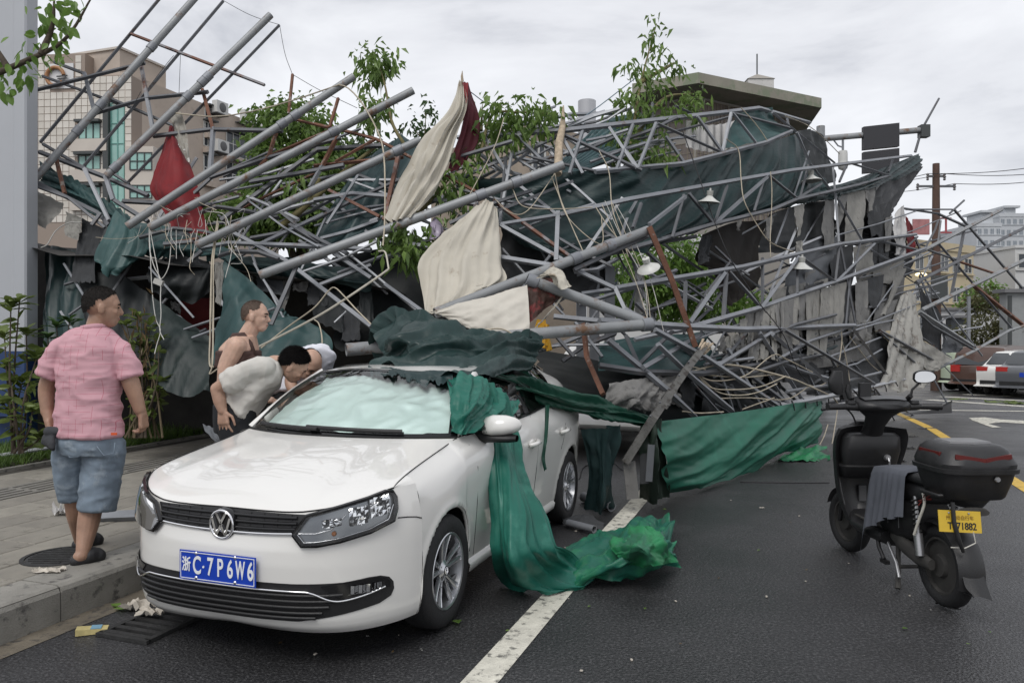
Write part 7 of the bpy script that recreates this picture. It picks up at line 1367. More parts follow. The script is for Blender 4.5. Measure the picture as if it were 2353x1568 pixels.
def house(name, label, px0, px1, pyt, d, wallm, rows, roofm=None, parapet=.25, depth=8, wn=DGL, fr=WFW, base=-1.6, ww=.7, win=True, angle=0.0):
 a, b = W(px0, pyt, d), W(px1, pyt, d + angle); h = a.z - base; o = empty(name, Vector(((a.x + b.x) / 2, a.y, base))); c = o.location.copy(); f_ = Face(a, b, base)
 mb = MB(); f_.block(mb, 0, f_.len, 0, h - parapet, -depth, 0); P(mb.build('wall', wallm, o), o, c); mb = MB(); f_.block(mb, -.12, f_.len + .12, h - parapet, h, -depth - .1, .14); P(mb.build('roof', roofm or wallm, o), o, c)
 cols, lv, fh = rows
 if win:
  for k in range(cols):
   for l_ in range(lv):
    z1 = h - parapet - .6 - l_ * fh; u = f_.len * (k + .5) / cols
    if z1 - 1.5 > 0: w = window(f_, o, u - f_.len / cols * ww / 2, u + f_.len / cols * ww / 2, z1 - 1.5, z1, wn, fr, 2, 1, t=.09); P(w, o, c)
  for l_ in range(lv):
   z = h - parapet - .6 - l_ * fh - 1.75
   if z > 0: mb = MB(); f_.block(mb, 0, f_.len, z, z + .14, 0, .18); P(mb.build('ledge', roofm or wallm, o), o, c)
 tag(o, label, 'building'); return o, f_, c
YELW = mat('wall_yellow_hazed', (.54, .46, .31), .85, var=.1, vscale=.4); WTW = mat('wall_white', (.56, .56, .55), .85, var=.08, vscale=.3); GRW = mat('wall_grey_hazed', (.50, .52, .54), .85, var=.08, vscale=.2); DRF = mat('roof_dark', (.10, .09, .085), .8)  # distance haze is mixed into the yellow and pale grey wall colours
house('low_house', 'low beige house glimpsed behind the lattice under the leafy sprigs', 1215, 1335, 284, 34, mat('wall_tan', (.30, .25, .20), .85, var=.2, vscale=.8), (3, 2, 3.0), angle=2)
o, f_, c = house('low_house', 'white house wall glimpsed through the gap below the dark sheets', 1400, 1660, 540, 26, WTW, (6, 2, 3.0));
hx = W(1348, 262, 36); mb = MB(); mb.lathe([(.42, 0), (.42, 2.2), (0, 2.2)], 18, lambda p: p + Vector((hx.x, hx.y, hx.z - 1.6))); tag(mb.build('water_tank', SMET, None, 40), 'steel water tank on the roof behind the blue-green roof sheet', 'tank')
oY, fY, cY = house('apartment_block', 'yellow apartment block beside the utility pole', 2096, 2236, 549, 75, YELW, (5, 6, 3.1), parapet=.8, depth=5, base=-1.6, angle=6, ww=.6)
oY, fY, cY = house('apartment_block', 'white apartment block with a dark roof behind the bare lattice', 2236, 2334, 588, 100, WTW, (4, 5, 3.2), DRF, 1.6, 14, wn=mat('window_glass_grey', (.13, .15, .17), .2), angle=0, ww=.75)
house('apartment_block', 'plain white building with few windows beyond the guard house', 2332, 2420, 563, 80, WTW, (2, 3, 3.4), None, .3, 12)
for k, (a, b, yt, lb) in enumerate(((2243, 2300, 512, 'haze-coloured high-rise with stepped roof'), (2296, 2352, 490, 'tallest haze-coloured high-rise with roof pavilion'), (2330, 2400, 505, 'haze-coloured high-rise half out of view'))):
 o, f_, c = house('high_rise', lb + ' far beyond the apartments', a, b, yt, 210 + 8 * k, GRW, (4, 13, 3.1), None, 1.0, 20, wn=mat('window_glass_hazed', (.22, .25, .28), .3), fr=GRW, ww=.62); mb = MB(); f_.block(mb, f_.len * .3, f_.len * .75, W(a, yt, 210).z + 1.6, W(a, yt, 210).z + 4.5, -8, -1); P(mb.build('roof_pavilion', GRW, o), o, c); mb = MB(); f_.block(mb, f_.len * .2, f_.len * .85, W(a, yt, 210).z + 4.5, W(a, yt, 210).z + 5.1, -9, 0); P(mb.build('pavilion_roof', GRW, o), o, c)
sg = empty('roof_sign', W(2139, 545, 74)); mb = MB(); mb.box((-1.0, 0, 1.0), (1.6, .15, 1.5)); mb.build('sign_panel', mat('sign_red', (.38, .17, .17), .6, var=.3, vscale=2), sg); text_on(sg, 'sign_lettering', '红', 2.0, mat('sign_red2', (.33, .07, .08), .6), (1.0, -.1, 1.0), (1, 0, 0), (0, 0, 1), .05); tag(sg, 'red lettered sign standing on the roof of the yellow block', 'sign')
LOWC = mat('low_wall_white', (.50, .50, .50), .8, var=.12, vscale=.5); HEDG = mat('hedge_brown_green', (.085, .075, .035), .95, var=.4, vscale=2)
def blockp(name, label, cat, px0, px1, py0, py1, d, dep_, m, parts=None):
 a, b = W(px0, py1, d), W(px1, py0, d); o = empty(name, Vector(((a.x + b.x) / 2, d, a.z))); w, h = b.x - a.x, b.z - a.z
 mb = MB(); mb.box((0, dep_ / 2, h / 2), (w, dep_, h)); mb.build('wall', m, o); mb = MB(); mb.box((0, dep_ / 2, h + .08), (w + .4, dep_ + .4, .16)); mb.build('roof', mat('roof_grey', (.16, .16, .165), .7), o)
 for (u0, u1, z0, z1, mm) in parts or []: mb = MB(); mb.box(((u0 + u1) / 2 * w - w / 2, -.02, (z0 + z1) / 2 * h), ((u1 - u0) * w, .06, (z1 - z0) * h)); mb.build('opening', mm, o)
 tag(o, label, cat); return o
blockp('garden_wall', 'low white wall beneath the yellow apartment block', 'wall', 2150, 2300, 712, 800, 52, .3, LOWC)
blockp('kiosk', 'dark kiosk with a white notice behind the lamp post', 'kiosk', 2185, 2235, 730, 810, 46, .6, mat('kiosk_dark', (.035, .04, .045), .5), [(.3, .9, .55, .8, LOWC)])
blockp('guard_house', 'grey guard house with flat roof at the roadside hedge', 'hut', 2312, 2420, 672, 810, 34, .5, mat('hut_grey', (.26, .27, .27), .7, var=.1), [(0.02, .10, .1, .95, WFD)])
mb = MB(); a, b = W(2225, 800, 30), W(2345, 800, 30); tag(struct('x', mb.tube([(a.x, 30, -.6), (a.x, 30, 3.1)], .07, 8), GALV), 'grey street post in front of the white apartments', 'post'); bpy.data.objects['x'].name = 'street_post'; bpy.data.objects['street_post']['kind'] = 'thing'
pole = empty('utility_pole', (W(2150, 700, 30).x, 30, -.6)); WOODP = mat('pole_brown', (.085, .05, .038), .85, var=.3, vscale=3); z_of = lambda y: W(2150, y, 30).z + .6
mb = MB(); mb.tube([(0, 0, 0), (0, 0, z_of(376))], [.20, .125], 14); mb.build('pole', WOODP, pole, 60)
for y, w in ((405, .35), (428, .75)): mb = MB(); mb.bar((-w, 0, z_of(y)), (w, 0, z_of(y)), .07, .08); mb.build('crossarm', GALD, pole)
for x, y in ((-.72, 428), (.72, 428), (-.33, 405), (.33, 405)): mb = MB(); mb.lathe([(.03, -.16), (.06, -.12), (.03, -.08), (.07, -.03), (.03, .02), (.06, .06), (.02, .12), (0, .12)], 10, lambda p: p + Vector((x, 0, z_of(y)))); mb.build('insulator', mat('insulator', (.16, .15, .15), .4), pole, 60)
mb = MB(); mb.box((0, -.22, z_of(660)), (.5, .3, .9)); mb.build('switch_box', WFD, pole); mb = MB(); mb.tube([(0, 0, z_of(575)), (-.5, -.1, z_of(565)), (-1.0, -.2, z_of(560))], .04, 6); mb.build('lamp_arm', WFD, pole)
mb = MB(); mb.ball((-.75, -.3, z_of(632)), (.24, .12, .08), 6, 10); mb.build('lit_lamp', mat('lamp_glow', (1, .9, .6), .4, emit=(1, .75, .35, 2.2)), pole, 180)
tag(pole, 'brown utility pole with crossarms, insulators and a lit lamp', 'utility pole')
WIRE = mat('wire_black', (.02, .02, .022), .6)
for i, (ya, yb, xo) in enumerate(((405, 362, -.33), (405, 383, .33), (428, 395, .72))):
 a = Vector((pole.location.x + xo, 30, -.6 + z_of(ya) + .1)); b = W(2500, yb, 27); mb = MB(); mb.tube([a.lerp(b, k / 10) - Vector((0, 0, .18 * math.sin(math.pi * k / 10))) for k in range(11)], .014, 5)
 tag(mb.build('overhead_wire', WIRE), 'black overhead wire running from the utility pole over the parked cars', 'wire', 'overhead wires')
 b2 = W(1960, ya + 12, 40); mb = MB(); mb.tube([a.lerp(b2, k / 10) - Vector((0, 0, .18 * math.sin(math.pi * k / 10))) for k in range(11)], .014, 5); tag(mb.build('overhead_wire', WIRE), 'black overhead wire running from the utility pole behind the wreck', 'wire', 'overhead wires behind')
DG = 19.0; ga = empty('signal_gantry', W(1885, 318, DG)); c = ga.location.copy(); L_ = lambda x, y, dd=0.0: W(x, y, DG + dd) - c
mb = MB(); mb.tube([L_(1875, 320), L_(2115, 299)], .075, 14); mb.build('boom', PIPE, ga, 60)
for (y0, y1) in ((287, 340), (345, 394)): q = [L_(1984, y0 + 4, -.1), L_(2066, y0 - 5, -.1), L_(2066, y1 - 4, -.1), L_(1984, y1 + 4, -.1)]; mb = MB(); mb.add(q + [p + Vector((0, .12, 0)) for p in q], [(0, 1, 2, 3), (7, 6, 5, 4), (0, 4, 5, 1), (1, 5, 6, 2), (2, 6, 7, 3), (3, 7, 4, 0)]); mb.build('signal_panel', mat('panel_black', (.028, .028, .032), .5), ga)
mb = MB(); mb.tube([L_(1936, 315), L_(1936, 345)], .03, 8); mb.tube([L_(1915, 322), L_(1925, 335), L_(1934, 338)], .02, 6); mb.build('camera_arm', GALV, ga, 60)
mb = MB(); mb.lathe([(.0, .16), (.10, .16), (.11, .1), (.11, -.12), (.13, -.13), (.13, -.17), (.10, -.28), (0, -.33)], 18, lambda p: p + L_(1936, 362)); mb.build('camera_dome', ACW, ga, 50)
mb = MB(); mb.tube([L_(2102, 350), L_(2117, 298), L_(2157, 226)], [.035, .03, .025], 8); mb.build('antenna', GALD, ga, 60); mb = MB(); mb.box(L_(2122, 302), (.22, .2, .3)); mb.build('bracket', WFD, ga)
tag(ga, 'signal gantry boom with black panels and dome camera behind the wreck', 'signal gantry')
mb = MB(); q = W(1885, 318, DG); tag(mb.tube([(q.x, DG, -.3), (q.x, DG, q.z + .3)], [.14, .10], 14).build('gantry_post', PIPE, None, 60), 'grey upright of the signal gantry standing behind the torn felt', 'post')
pil = empty('pillar', (W(0, 900, 9.3).x, 9.3, 0)); xr = W(62, 500, 9.3).x - pil.location.x; PW_ = mat('pillar_white', (.42, .435, .46), .5, var=.05, vscale=.8); PB_ = mat('pillar_blue', (.022, .050, .135), .5, var=.2, vscale=2); zb = W(0, 806, 9.3).z
for nm, m_, z0, z1 in (('base_panel', PB_, 0, zb), ('upper_panel', PW_, zb, 8.5)):
 mb = MB(); prof = [(-2.2, 0), (xr - .17, 0), (xr - .14, -.02), (xr - .02, -.02), (xr, 0), (xr, .21), (-2.2, .21)]; mb.prism(prof, z0, z1, lambda x, y, d: Vector((x, y, d))); mb.build(nm, m_, pil)
mb = MB(); mb.box((.08, -.1, W(0, 935, 9.3).z), (.28, .18, .18)); mb.build('blue_bracket', PB_, pil)
tag(pil, 'tall pale grey pillar with a blue base behind the shrub', 'pillar')
def far_car(name, label, px, py, d, rz, L__, Wd_, H_, m, kind, plate=True):
 p = W(px, py, d); o = empty(name, Vector((p.x, d, gz(d))), rz); GL = mat('far_car_glass', (.05, .055, .06), .12)
 hw = Wd_ / 2
 prof = {'suv': [(0, .45), (0.02, .95), (.12, 1.0), (.25, 1.55), (.6, H_), (2.6, H_ - .02), (3.3, 1.08), (L__ - .3, .98), (L__, .75), (L__, .35), (.1, .3)], 'sedan': [(0, .4), (.02, .92), (.5, 1.0), (1.15, H_ - .05), (1.5, H_), (2.5, H_), (3.3, 1.0), (L__ - .25, .88), (L__, .65), (L__, .3), (.1, .28)]}[kind]
 P_ = catmull(prof + prof[:1], 88)[:-1]; g = []
 for t in (-1, -.93, -.6, 0, .6, .93, 1): g.append([(t * hw * (1 - (.17 * max(0, (z - .95) / max(.1, H_ - .95)))), y + .05 * (1 - abs(t)) * -1, .2 + (z - .2) * (1 - .03 * abs(t) ** 4)) for y, z in P_])
 mb = MB(); mb.grid(g, close=True); k = len(P_); n0 = len(mb.v); mb.f += [tuple(range(k)), tuple(reversed(range(n0 - k, n0)))]; mb.mi += [0, 0]; mb.build('body', m, o, 50)
 y0, z0, y1, z1 = (.10, 1.02, .32, H_ - .12) if kind == 'suv' else (.52, 1.02, 1.12, H_ - .07)
 mb = MB(); mb.grid([[(t * hw * (.84 if z > 1.2 else .88), y - .035, z) for t in np.linspace(-1, 1, 9)] for y, z in ((y0, z0), ((y0 + y1) / 2 - .02, (z0 + z1) / 2), (y1, z1))]); mb.build('rear_window', GL, o, 180)
 for s in (-1, 1):
  ya, yb = (.55, 2.9) if kind == 'suv' else (1.25, 2.8)
  mb = MB(); mb.add([(s * hw * .985, ya - .1, 1.0), (s * hw * .985, yb + .25, 1.0), (s * hw * .885, yb - .15, H_ - .13), (s * hw * .885, ya + .12, H_ - .13)], [(0, 1, 2, 3)]); mb.build('side_window', GL, o)
  mb = MB(); mb.box((s * hw * .80, .02, .88), (hw * .36, .12, .24 if kind == 'suv' else .14)); mb.build('tail_lamp', mat('tail_red', (.42, .03, .025), .2), o)
  for yy in (.75, L__ - .85): wheel(o, (s * (hw - .12), yy, .32), s, .32, .2, detail=False, spokes=5)
 if plate: mb = MB(); mb.box((0, -.05, .72), (.44, .03, .14)); mb.build('number_plate', PB, o)
 mb = MB(); mb.box((0, -.01, .42), (Wd_ * .86, .12, .16)); mb.build('rear_bumper', BLK, o); tag(o, label, 'car'); return o
far_car('parked_car', 'brown people carrier parked with its red tail lamps towards the wreck', 2244, 880, 27.0, R(-55), 4.5, 1.8, 1.68, mat('paint_brown', (.085, .045, .032), .3, coat=.6), 'suv', False)
far_car('parked_car', 'white estate car parked beyond the brown people carrier', 2222, 880, 29.8, R(-55), 4.5, 1.8, 1.62, PAINT, 'suv', False)
far_car('parked_car', 'white saloon with blue plate parked beside the brown people carrier', 2312, 890, 25.0, R(-52), 4.6, 1.8, 1.46, PAINT, 'sedan')
far_car('parked_car', 'grey saloon with blue plate parked nearest the crossing', 2362, 896, 23.6, R(-50), 4.6, 1.8, 1.45, mat('paint_grey', (.10, .105, .115), .3, coat=.6), 'sedan')
ev = far_car('parked_car', 'small pale green and pink city car at the far end of the wreck', 2178, 880, 29.5, R(-75), 2.9, 1.45, 1.5, mat('paint_mint', (.50, .58, .44), .35, coat=.5), 'suv', False); mb = MB(); mb.box((-.735, .35, .85), (.02, .55, .4)); mb.build('pink_panel', mat('paint_pink', (.62, .34, .42), .4), ev)
bc = far_car('parked_car', 'white car half hidden behind the curtain of green tarpaulin', 1395, 1000, 9.4, R(180 - 19.5), 4.3, 1.75, 1.45, PAINT, 'sedan'); bc.location = road(14.3, -2.45, 0)
# ================================================================== vegetation
def leafmat(name, c, c2, tr=.35):
 m = bpy.data.materials.new(name); m.use_nodes = True; MATS[name] = m; t = m.node_tree; t.nodes.clear(); n = t.nodes.new; l = t.links.new
 o = n('ShaderNodeOutputMaterial'); b = n('ShaderNodeBsdfPrincipled'); b.inputs['Roughness'].default_value = .45; tl = n('ShaderNodeBsdfTranslucent'); mx = n('ShaderNodeMixShader'); mx.inputs[0].default_value = tr
 tc_ = n('ShaderNodeTexCoord'); ns = n('ShaderNodeTexNoise'); ns.inputs['Scale'].default_value = 5; ns.inputs['Detail'].default_value = 5; l(tc_.outputs['Object'], ns.inputs[0]); cr_ = n('ShaderNodeValToRGB'); e = cr_.color_ramp.elements; e[0].position = .35; e[0].color = (*c, 1); e[1].position = .65; e[1].color = (*c2, 1); l(ns.outputs['Fac'], cr_.inputs[0]); l(cr_.outputs[0], b.inputs['Base Color']); l(cr_.outputs[0], tl.inputs[0]); l(b.outputs[0], mx.inputs[1]); l(tl.outputs[0], mx.inputs[2]); l(mx.outputs[0], o.inputs[0]); return m
LF1 = leafmat('leaf_mid', (.095, .165, .038), (.19, .29, .07)); LF2 = leafmat('leaf_fresh', (.10, .20, .035), (.20, .32, .07)); LF3 = leafmat('leaf_dark', (.032, .07, .02), (.07, .13, .035)); LF4 = leafmat('leaf_olive', (.10, .14, .035), (.19, .25, .065)); DRY = leafmat('leaf_dry', (.10, .065, .03), (.19, .13, .06)); GRS = leafmat('grass_blade', (.06, .115, .02), (.13, .21, .04))
BARK = mat('bark', (.075, .058, .042), .9, var=.3, vscale=8, bump=.4, bscale=40); BARKG = mat('bark_green', (.15, .13, .055), .8, var=.3, vscale=8)
def leaf(mb, p, d, s, w=.32, n=None, droop=.25):
 d = d.normalized(); n = n or Vector((random.gauss(0, 1), random.gauss(0, 1), random.gauss(.6, 1))); r = d.cross(n); r = r.normalized() if r.length > 1e-4 else d.orthogonal().normalized(); up = r.cross(d)
 m_ = p + d * s * .48 - Vector((0, 0, droop * s * .2)); e = p + d * s - Vector((0, 0, droop * s)); mb.add([p, m_ + r * s * w + up * s * .07, e, m_ - r * s * w + up * s * .07], [(0, 1, 2), (0, 2, 3)])
def leaf6(mb, p, d, s, w=.3, n=None, droop=.25):
 d = d.normalized(); n = n or Vector((random.gauss(0, 1), random.gauss(0, 1), random.gauss(.6, 1))); r = d.cross(n); r = r.normalized() if r.length > 1e-4 else d.orthogonal().normalized(); up = r.cross(d)
 q = lambda f, k: p + d * s * f + r * s * k * w + up * s * abs(k) * .06 - Vector((0, 0, droop * s * f * f))
 mb.add([p, q(.22, .72), q(.5, 1), q(.78, .62), q(1, 0), q(.78, -.62), q(.5, -1), q(.22, -.72), q(.5, 0)], [(0, 1, 2, 8), (8, 2, 3, 4), (0, 8, 6, 7), (8, 4, 5, 6)])
def crown(mb, blobs, n, s, w=.30, droop=.5, shell=.55):
 vol = [b[1][0] * b[1][1] * b[1][2] for b in blobs]; tot = sum(vol)
 for (c, r), v_ in zip(blobs, vol):
  k = int(n * v_ / tot); tw = max(4, k // 9)
  for _ in range(tw):
   q = Vector((random.gauss(0, 1), random.gauss(0, 1), random.gauss(0, 1))).normalized(); f = random.uniform(shell, 1.08) if random.random() < .8 else random.uniform(.2, 1)
   c2 = c + Vector((q.x * r[0], q.y * r[1], q.z * r[2])) * f
   for _ in range(9): d = (q * .5 + Vector((random.gauss(0, .8), random.gauss(0, .8), random.gauss(-.1, .7)))); leaf(mb, c2 + Vector((random.gauss(0, 1), random.gauss(0, 1), random.gauss(0, .8))) * s * .75, d, s * random.uniform(.7, 1.25), w, None, droop)
def tree(name, label, base, tops, blobs, n, s, lm, tr=.09, bark=None, cat='tree', w=.3, droop=.5):
 o = empty(name, base); c = Vector(base); mb = MB()
 for t in tops: P_ = catmull([Vector(p) - c for p in t], 14); mb.tube(P_, [tr * (1 - .8 * k / 14) for k in range(15)], 8)
 mb.build('trunk', bark or BARK, o, 60); mb = MB(); crown(mb, [(Vector(b[0]) - c, b[1]) for b in blobs], n, s, w, droop); mb.build('crown', lm, o); tag(o, label, cat); return o
random.seed(31)
def B(px, py, d, rx, ry, rz): return (W(px, py, d), (rx, ry, rz))
g0 = lambda px, d: Vector((W(px, 900, d).x, d, 0))
tree('street_tree', 'leafy green tree behind the parallel pipes beside the tiled building', g0(690, 14.5), [[g0(690, 14.5), W(690, 700, 14.5), W(680, 420, 14.5), W(670, 280, 14.5)], [W(690, 650, 14.5), W(640, 480, 14.3), W(600, 420, 14.2)], [W(688, 600, 14.5), W(750, 460, 14.6)]], [B(655, 310, 14.4, .75, .7, .6), B(720, 270, 14.6, .35, .4, .35), B(645, 275, 14.4, .25, .4, .25), B(650, 410, 14.2, .75, .8, .55), B(700, 400, 14.4, .9, .8, .7), B(575, 500, 14.0, .75, .8, .36), B(660, 500, 14.2, 1.0, .8, .5), B(510, 525, 13.8, .4, .6, .3), B(740, 500, 14.3, .5, .6, .5), B(750, 330, 14.8, .4, .4, .4)], 14500, .125, LF1)
tree('street_tree', 'dark leafy tree glimpsed behind the dark teal tent-shaped tarpaulin', g0(815, 15.5), [[g0(815, 15.5), W(815, 600, 15.5), W(825, 380, 15.5)]], [B(800, 400, 15.3, .7, .6, .6), B(850, 360, 15.5, .5, .5, .4), B(760, 430, 15.0, .5, .5, .5), B(900, 400, 15.5, .5, .5, .5)], 2600, .15, LF3)
tree('street_tree', 'fresh green bush glimpsed through the gap above the white lamp', g0(1500, 16), [[g0(1500, 16), W(1500, 780, 16), W(1500, 620, 16)]], [B(1430, 620, 15.5, .5, .6, .5), B(1520, 600, 16, .7, .6, .6), B(1590, 600, 16, .5, .6, .5), B(1480, 680, 16, .7, .6, .5), B(1640, 690, 16.5, .7, .6, .5), B(1720, 700, 17, .6, .6, .4), B(1560, 690, 16.5, .6, .6, .5)], 6000, .125, LF2)
tree('street_tree', 'slim tree top with drooping leaves rising before the concrete building', Wd(1395, 520, 1.0), [[Wd(1395, 520, 1.0), Wd(1440, 380, 1.0), Wd(1470, 200, 1.1), Wd(1508, 55, 1.2)], [Wd(1470, 190, 1.1), Wd(1540, 150, 1.2), Wd(1552, 145, 1.2)], [Wd(1450, 330, 1.1), Wd(1520, 230, 1.1), Wd(1590, 215, 1.1)]], [(Wd(1505, 75, 1.2), (.10, .12, .16)), (Wd(1505, 115, 1.2), (.18, .15, .17)), (Wd(1455, 150, 1.2), (.15, .15, .12)), (Wd(1480, 170, 1.1), (.2, .15, .1)), (Wd(1555, 160, 1.2), (.12, .12, .10)), (Wd(1450, 240, 1.1), (.22, .2, .2)), (Wd(1510, 210, 1.1), (.2, .2, .12)), (Wd(1560, 245, 1.1), (.3, .2, .16)), (Wd(1595, 220, 1.1), (.14, .14, .12)), (Wd(1500, 265, 1.0), (.3, .2, .15)), (Wd(1480, 330, .8), (.35, .2, .25)), (Wd(1500, 360, .7), (.25, .2, .15)), (Wd(1440, 355, .8), (.2, .2, .2))], 900, .115, LF1, .035, BARKG, droop=.9, w=.24)
tree('street_tree', 'thin sapling with a tuft of leaves standing clear against the sky', Wd(930, 335, .6), [[Wd(930, 335, .6), Wd(900, 280, .6), Wd(885, 200, .6), Wd(868, 140, .6)], [Wd(890, 240, .6), Wd(860, 230, .6)]], [(Wd(838, 130, .6), (.13, .12, .10)), (Wd(870, 150, .6), (.20, .15, .14)), (Wd(885, 130, .6), (.12, .1, .10)), (Wd(845, 175, .6), (.12, .1, .07)), (Wd(870, 245, .6), (.15, .12, .16)), (Wd(860, 270, .6), (.14, .12, .12))], 420, .11, LF1, .026, BARKG, droop=.8, w=.26)
tree('street_tree', 'leafy twigs poking up between the sapling and the cream banner', Wd(975, 330, .8), [[Wd(975, 330, .8), Wd(978, 260, .8)], [Wd(975, 320, .8), Wd(950, 300, .8)]], [(Wd(980, 255, .8), (.14, .1, .10)), (Wd(950, 300, .8), (.18, .14, .10)), (Wd(990, 305, .8), (.14, .12, .1))], 170, .10, LF3, .014, BARKG, droop=.7, w=.24)
tree('street_tree', 'broken branch of leaves lying along the top of the roof truss', Wd(1105, 350, .2), [[Wd(1105, 350, .2), Wd(1130, 265, .2), Wd(1190, 258, .2), Wd(1280, 262, .2)], [Wd(1105, 300, .2), Wd(1108, 240, .2)]], [(Wd(1115, 250, .2), (.14, .14, .12)), (Wd(1160, 270, .2), (.28, .2, .16)), (Wd(1210, 255, .2), (.22, .16, .14)), (Wd(1265, 260, .2), (.2, .16, .12)), (Wd(1180, 300, .2), (.26, .16, .12)), (Wd(1255, 295, .2), (.14, .14, .14)), (Wd(1090, 330, .2), (.1, .12, .18))], 430, .12, LF1, .022, BARKG, droop=.9, w=.24)
tree('street_tree', 'leafy branch hanging below the base of the tall cream banner', Wd(930, 520, .0), [[Wd(930, 520, 0), Wd(1000, 450, 0), Wd(1040, 400, 0)], [Wd(900, 510, -.1), Wd(960, 485, -.3)]], [(Wd(1030, 430, 0), (.2, .2, .2)), (Wd(960, 560, 0), (.3, .2, .25)), (Wd(1060, 380, 0), (.12, .12, .2)), (Wd(920, 540, 0), (.2, .2, .15)), (Wd(690, 430, 0), (.14, .12, .10))], 520, .11, LF1, .03, BARKG, droop=.9, w=.24)
mb = MB(); mb.tube(catmull([Wd(648, 520, .2), Wd(700, 475, .1), Wd(790, 395, .2), Wd(860, 340, .3)], 16), [.05 - .0018 * k for k in range(17)], 8); mb.tube([Wd(700, 475, .1), Wd(735, 410, .0)], .02, 6); tag(mb.build('bare_branch', BARKG, None, 60), 'bare greenish branch slanting through the wreck before the leafy tree', 'branch')
mb = MB(); mb.tube([Wd(1281, 400, .1), Wd(1284, 330, .1), Wd(1292, 290, .1), Wd(1294, 243, .1)], [.05, .05, .04, .008], 7); tag(mb.build('split_stake', mat('splintered_wood', (0, 0, 0)), None, 60), 'splintered wooden stake standing up from the roof truss', 'stake')
mb = MB(); mb.tube([W(1062, 188, 10), W(1061, 175, 10), W(1062, 163, 10)], [.02, .015, .003], 6); tag(mb.build('split_stake', mat('splintered_wood', (0, 0, 0)), None, 60), 'short splintered stake tip poking from the tall cream banner', 'stake')
o = tree('tree_branch', 'near branch with broad fresh leaves reaching past the pillar', W(-60, 190, 6.2), [[W(-60, 190, 6.2), W(60, 140, 6.2), W(150, 90, 6.2), W(216, -15, 6.2)], [W(20, 160, 6.2), W(-10, 110, 6.2), W(-40, 60, 6.2)], [W(95, 125, 6.2), W(120, 60, 6.2), W(125, -10, 6.2)]], [], 0, .1, LF2, .030, BARK, cat='branch')
o['label'] = 'near branch with broad fresh leaves reaching past the pillar'
mb = MB(); cc0 = o.location.copy()
for (x, y, k, sp) in ((105, 50, 20, 26), (140, 15, 26, 26), (85, 105, 16, 24), (130, 130, 12, 18), (30, 160, 14, 26), (60, 180, 12, 22), (10, 190, 10, 24), (120, 80, 10, 20), (165, 30, 10, 16), (70, 120, 8, 18)):
 for _ in range(k): p = W(x + random.gauss(0, sp), y + random.gauss(0, sp * .8), 6.2 + random.gauss(0, .08)) - cc0; leaf6(mb, p, Vector((random.gauss(0, .7), random.gauss(0, .6), random.gauss(-.6, .5))), random.uniform(.055, .10), .34, None, .3)
[c for c in o.children if c.name.startswith('crown')][0].data = mb.mesh('crown'); [c for c in o.children if c.name.startswith('crown')][0].data.materials.append(LF2)
def rosette(mb, p, s, n, up=Vector((0, 0, 1)), spread=1.0, w=.20):
 for k in range(n): a = 2.4 * k + random.uniform(-.3, .3); e = random.uniform(.15, 1.1); leaf6(mb, p + Vector((0, 0, random.uniform(-.3, .1) * s)), Vector((math.cos(a) * spread, math.sin(a) * spread, e)), s * random.uniform(.75, 1.2), w, Vector((0, 0, 1)), .22)
def shrub(name, label, base, stems, n, s, lm, r=.010, w=.2):
 o = empty(name, base); c = Vector(base)
 for t in stems: mb = MB(); P_ = catmull([Vector(p) - c for p in t], 8); mb.tube(P_, [r * (1.2 - .7 * k / 8) for k in range(9)], 6); mb.build('stem', BARK, o, 60)
 mb = MB()
 for t in stems:
  rosette(mb, Vector(t[-1]) - c, s, n, w=w)
  P_ = catmull([Vector(p) - c for p in t], 8)
  for k in range(3, 8):
   for _ in range(3): leaf6(mb, P_[k], Vector((random.gauss(0, 1), random.gauss(0, 1), random.gauss(.3, .5))), s * random.uniform(.5, .95), w, None, .25)
 mb.build('foliage', lm, o); tag(o, label, 'shrub'); return o
def stems(pts, bx, by, d, sp=.0): return [[W(bx + random.uniform(-14, 14), by, d), W((bx + x) / 2 + random.uniform(-14, 14), (by + y) / 2, d + random.uniform(-.15, .15)), W(x, y, d + random.uniform(-.2, .2))] for x, y in pts]
shrub('shrub', 'tall glossy shrub growing before the blue base of the pillar', W(40, 1040, 7.7), stems([(25, 705), (45, 690), (60, 760), (10, 770), (85, 820), (20, 840), (50, 880), (75, 940), (5, 920), (95, 1000)], 40, 1040, 7.7), 13, .19, LF4, .013)
shrub('shrub', 'bare-stemmed shrub with leafy tops beside the dark tarpaulin', W(320, 1005, 8.4), stems([(290, 745), (315, 725), (345, 750), (365, 780), (330, 790), (300, 800), (355, 830), (285, 850), (370, 880), (320, 870)], 325, 1005, 8.4), 11, .17, LF4, .012)
shrub('shrub', 'dark shrub half hidden behind the man in pink', W(160, 1010, 8.4), stems([(130, 745), (160, 735), (110, 770), (150, 800), (120, 840)], 140, 1010, 8.4), 12, .17, LF3, .012)
mb = MB(); cc0 = W(320, 800, 8.3)
for _ in range(46): p = W(random.gauss(322, 20), random.gauss(790, 55), 8.3 + random.gauss(0, .1)); leaf(mb, p, Vector((random.gauss(0, .3), random.gauss(0, .3), -1)), random.uniform(.08, .15), .12, None, .1)
mb.build('withered_leaves', DRY)['kind'] = 'stuff'
mb = MB()
for _ in range(14):
 b_ = W(random.uniform(285, 375), 1005, 8.4 + random.uniform(-.2, .3)); t_ = W(random.uniform(275, 375), random.uniform(720, 860), 8.4); mb = MB(); mb.tube([b_, b_.lerp(t_, .5) + Vector((random.gauss(0, .05), 0, 0)), t_], [.011, .009, .005], 5); tag(mb.build('bare_cane', mat('cane', (.13, .10, .06), .9, var=.3), None, 60), 'bare brown cane standing among the shrubs in the bed', 'cane', 'bare canes')
mb = MB()
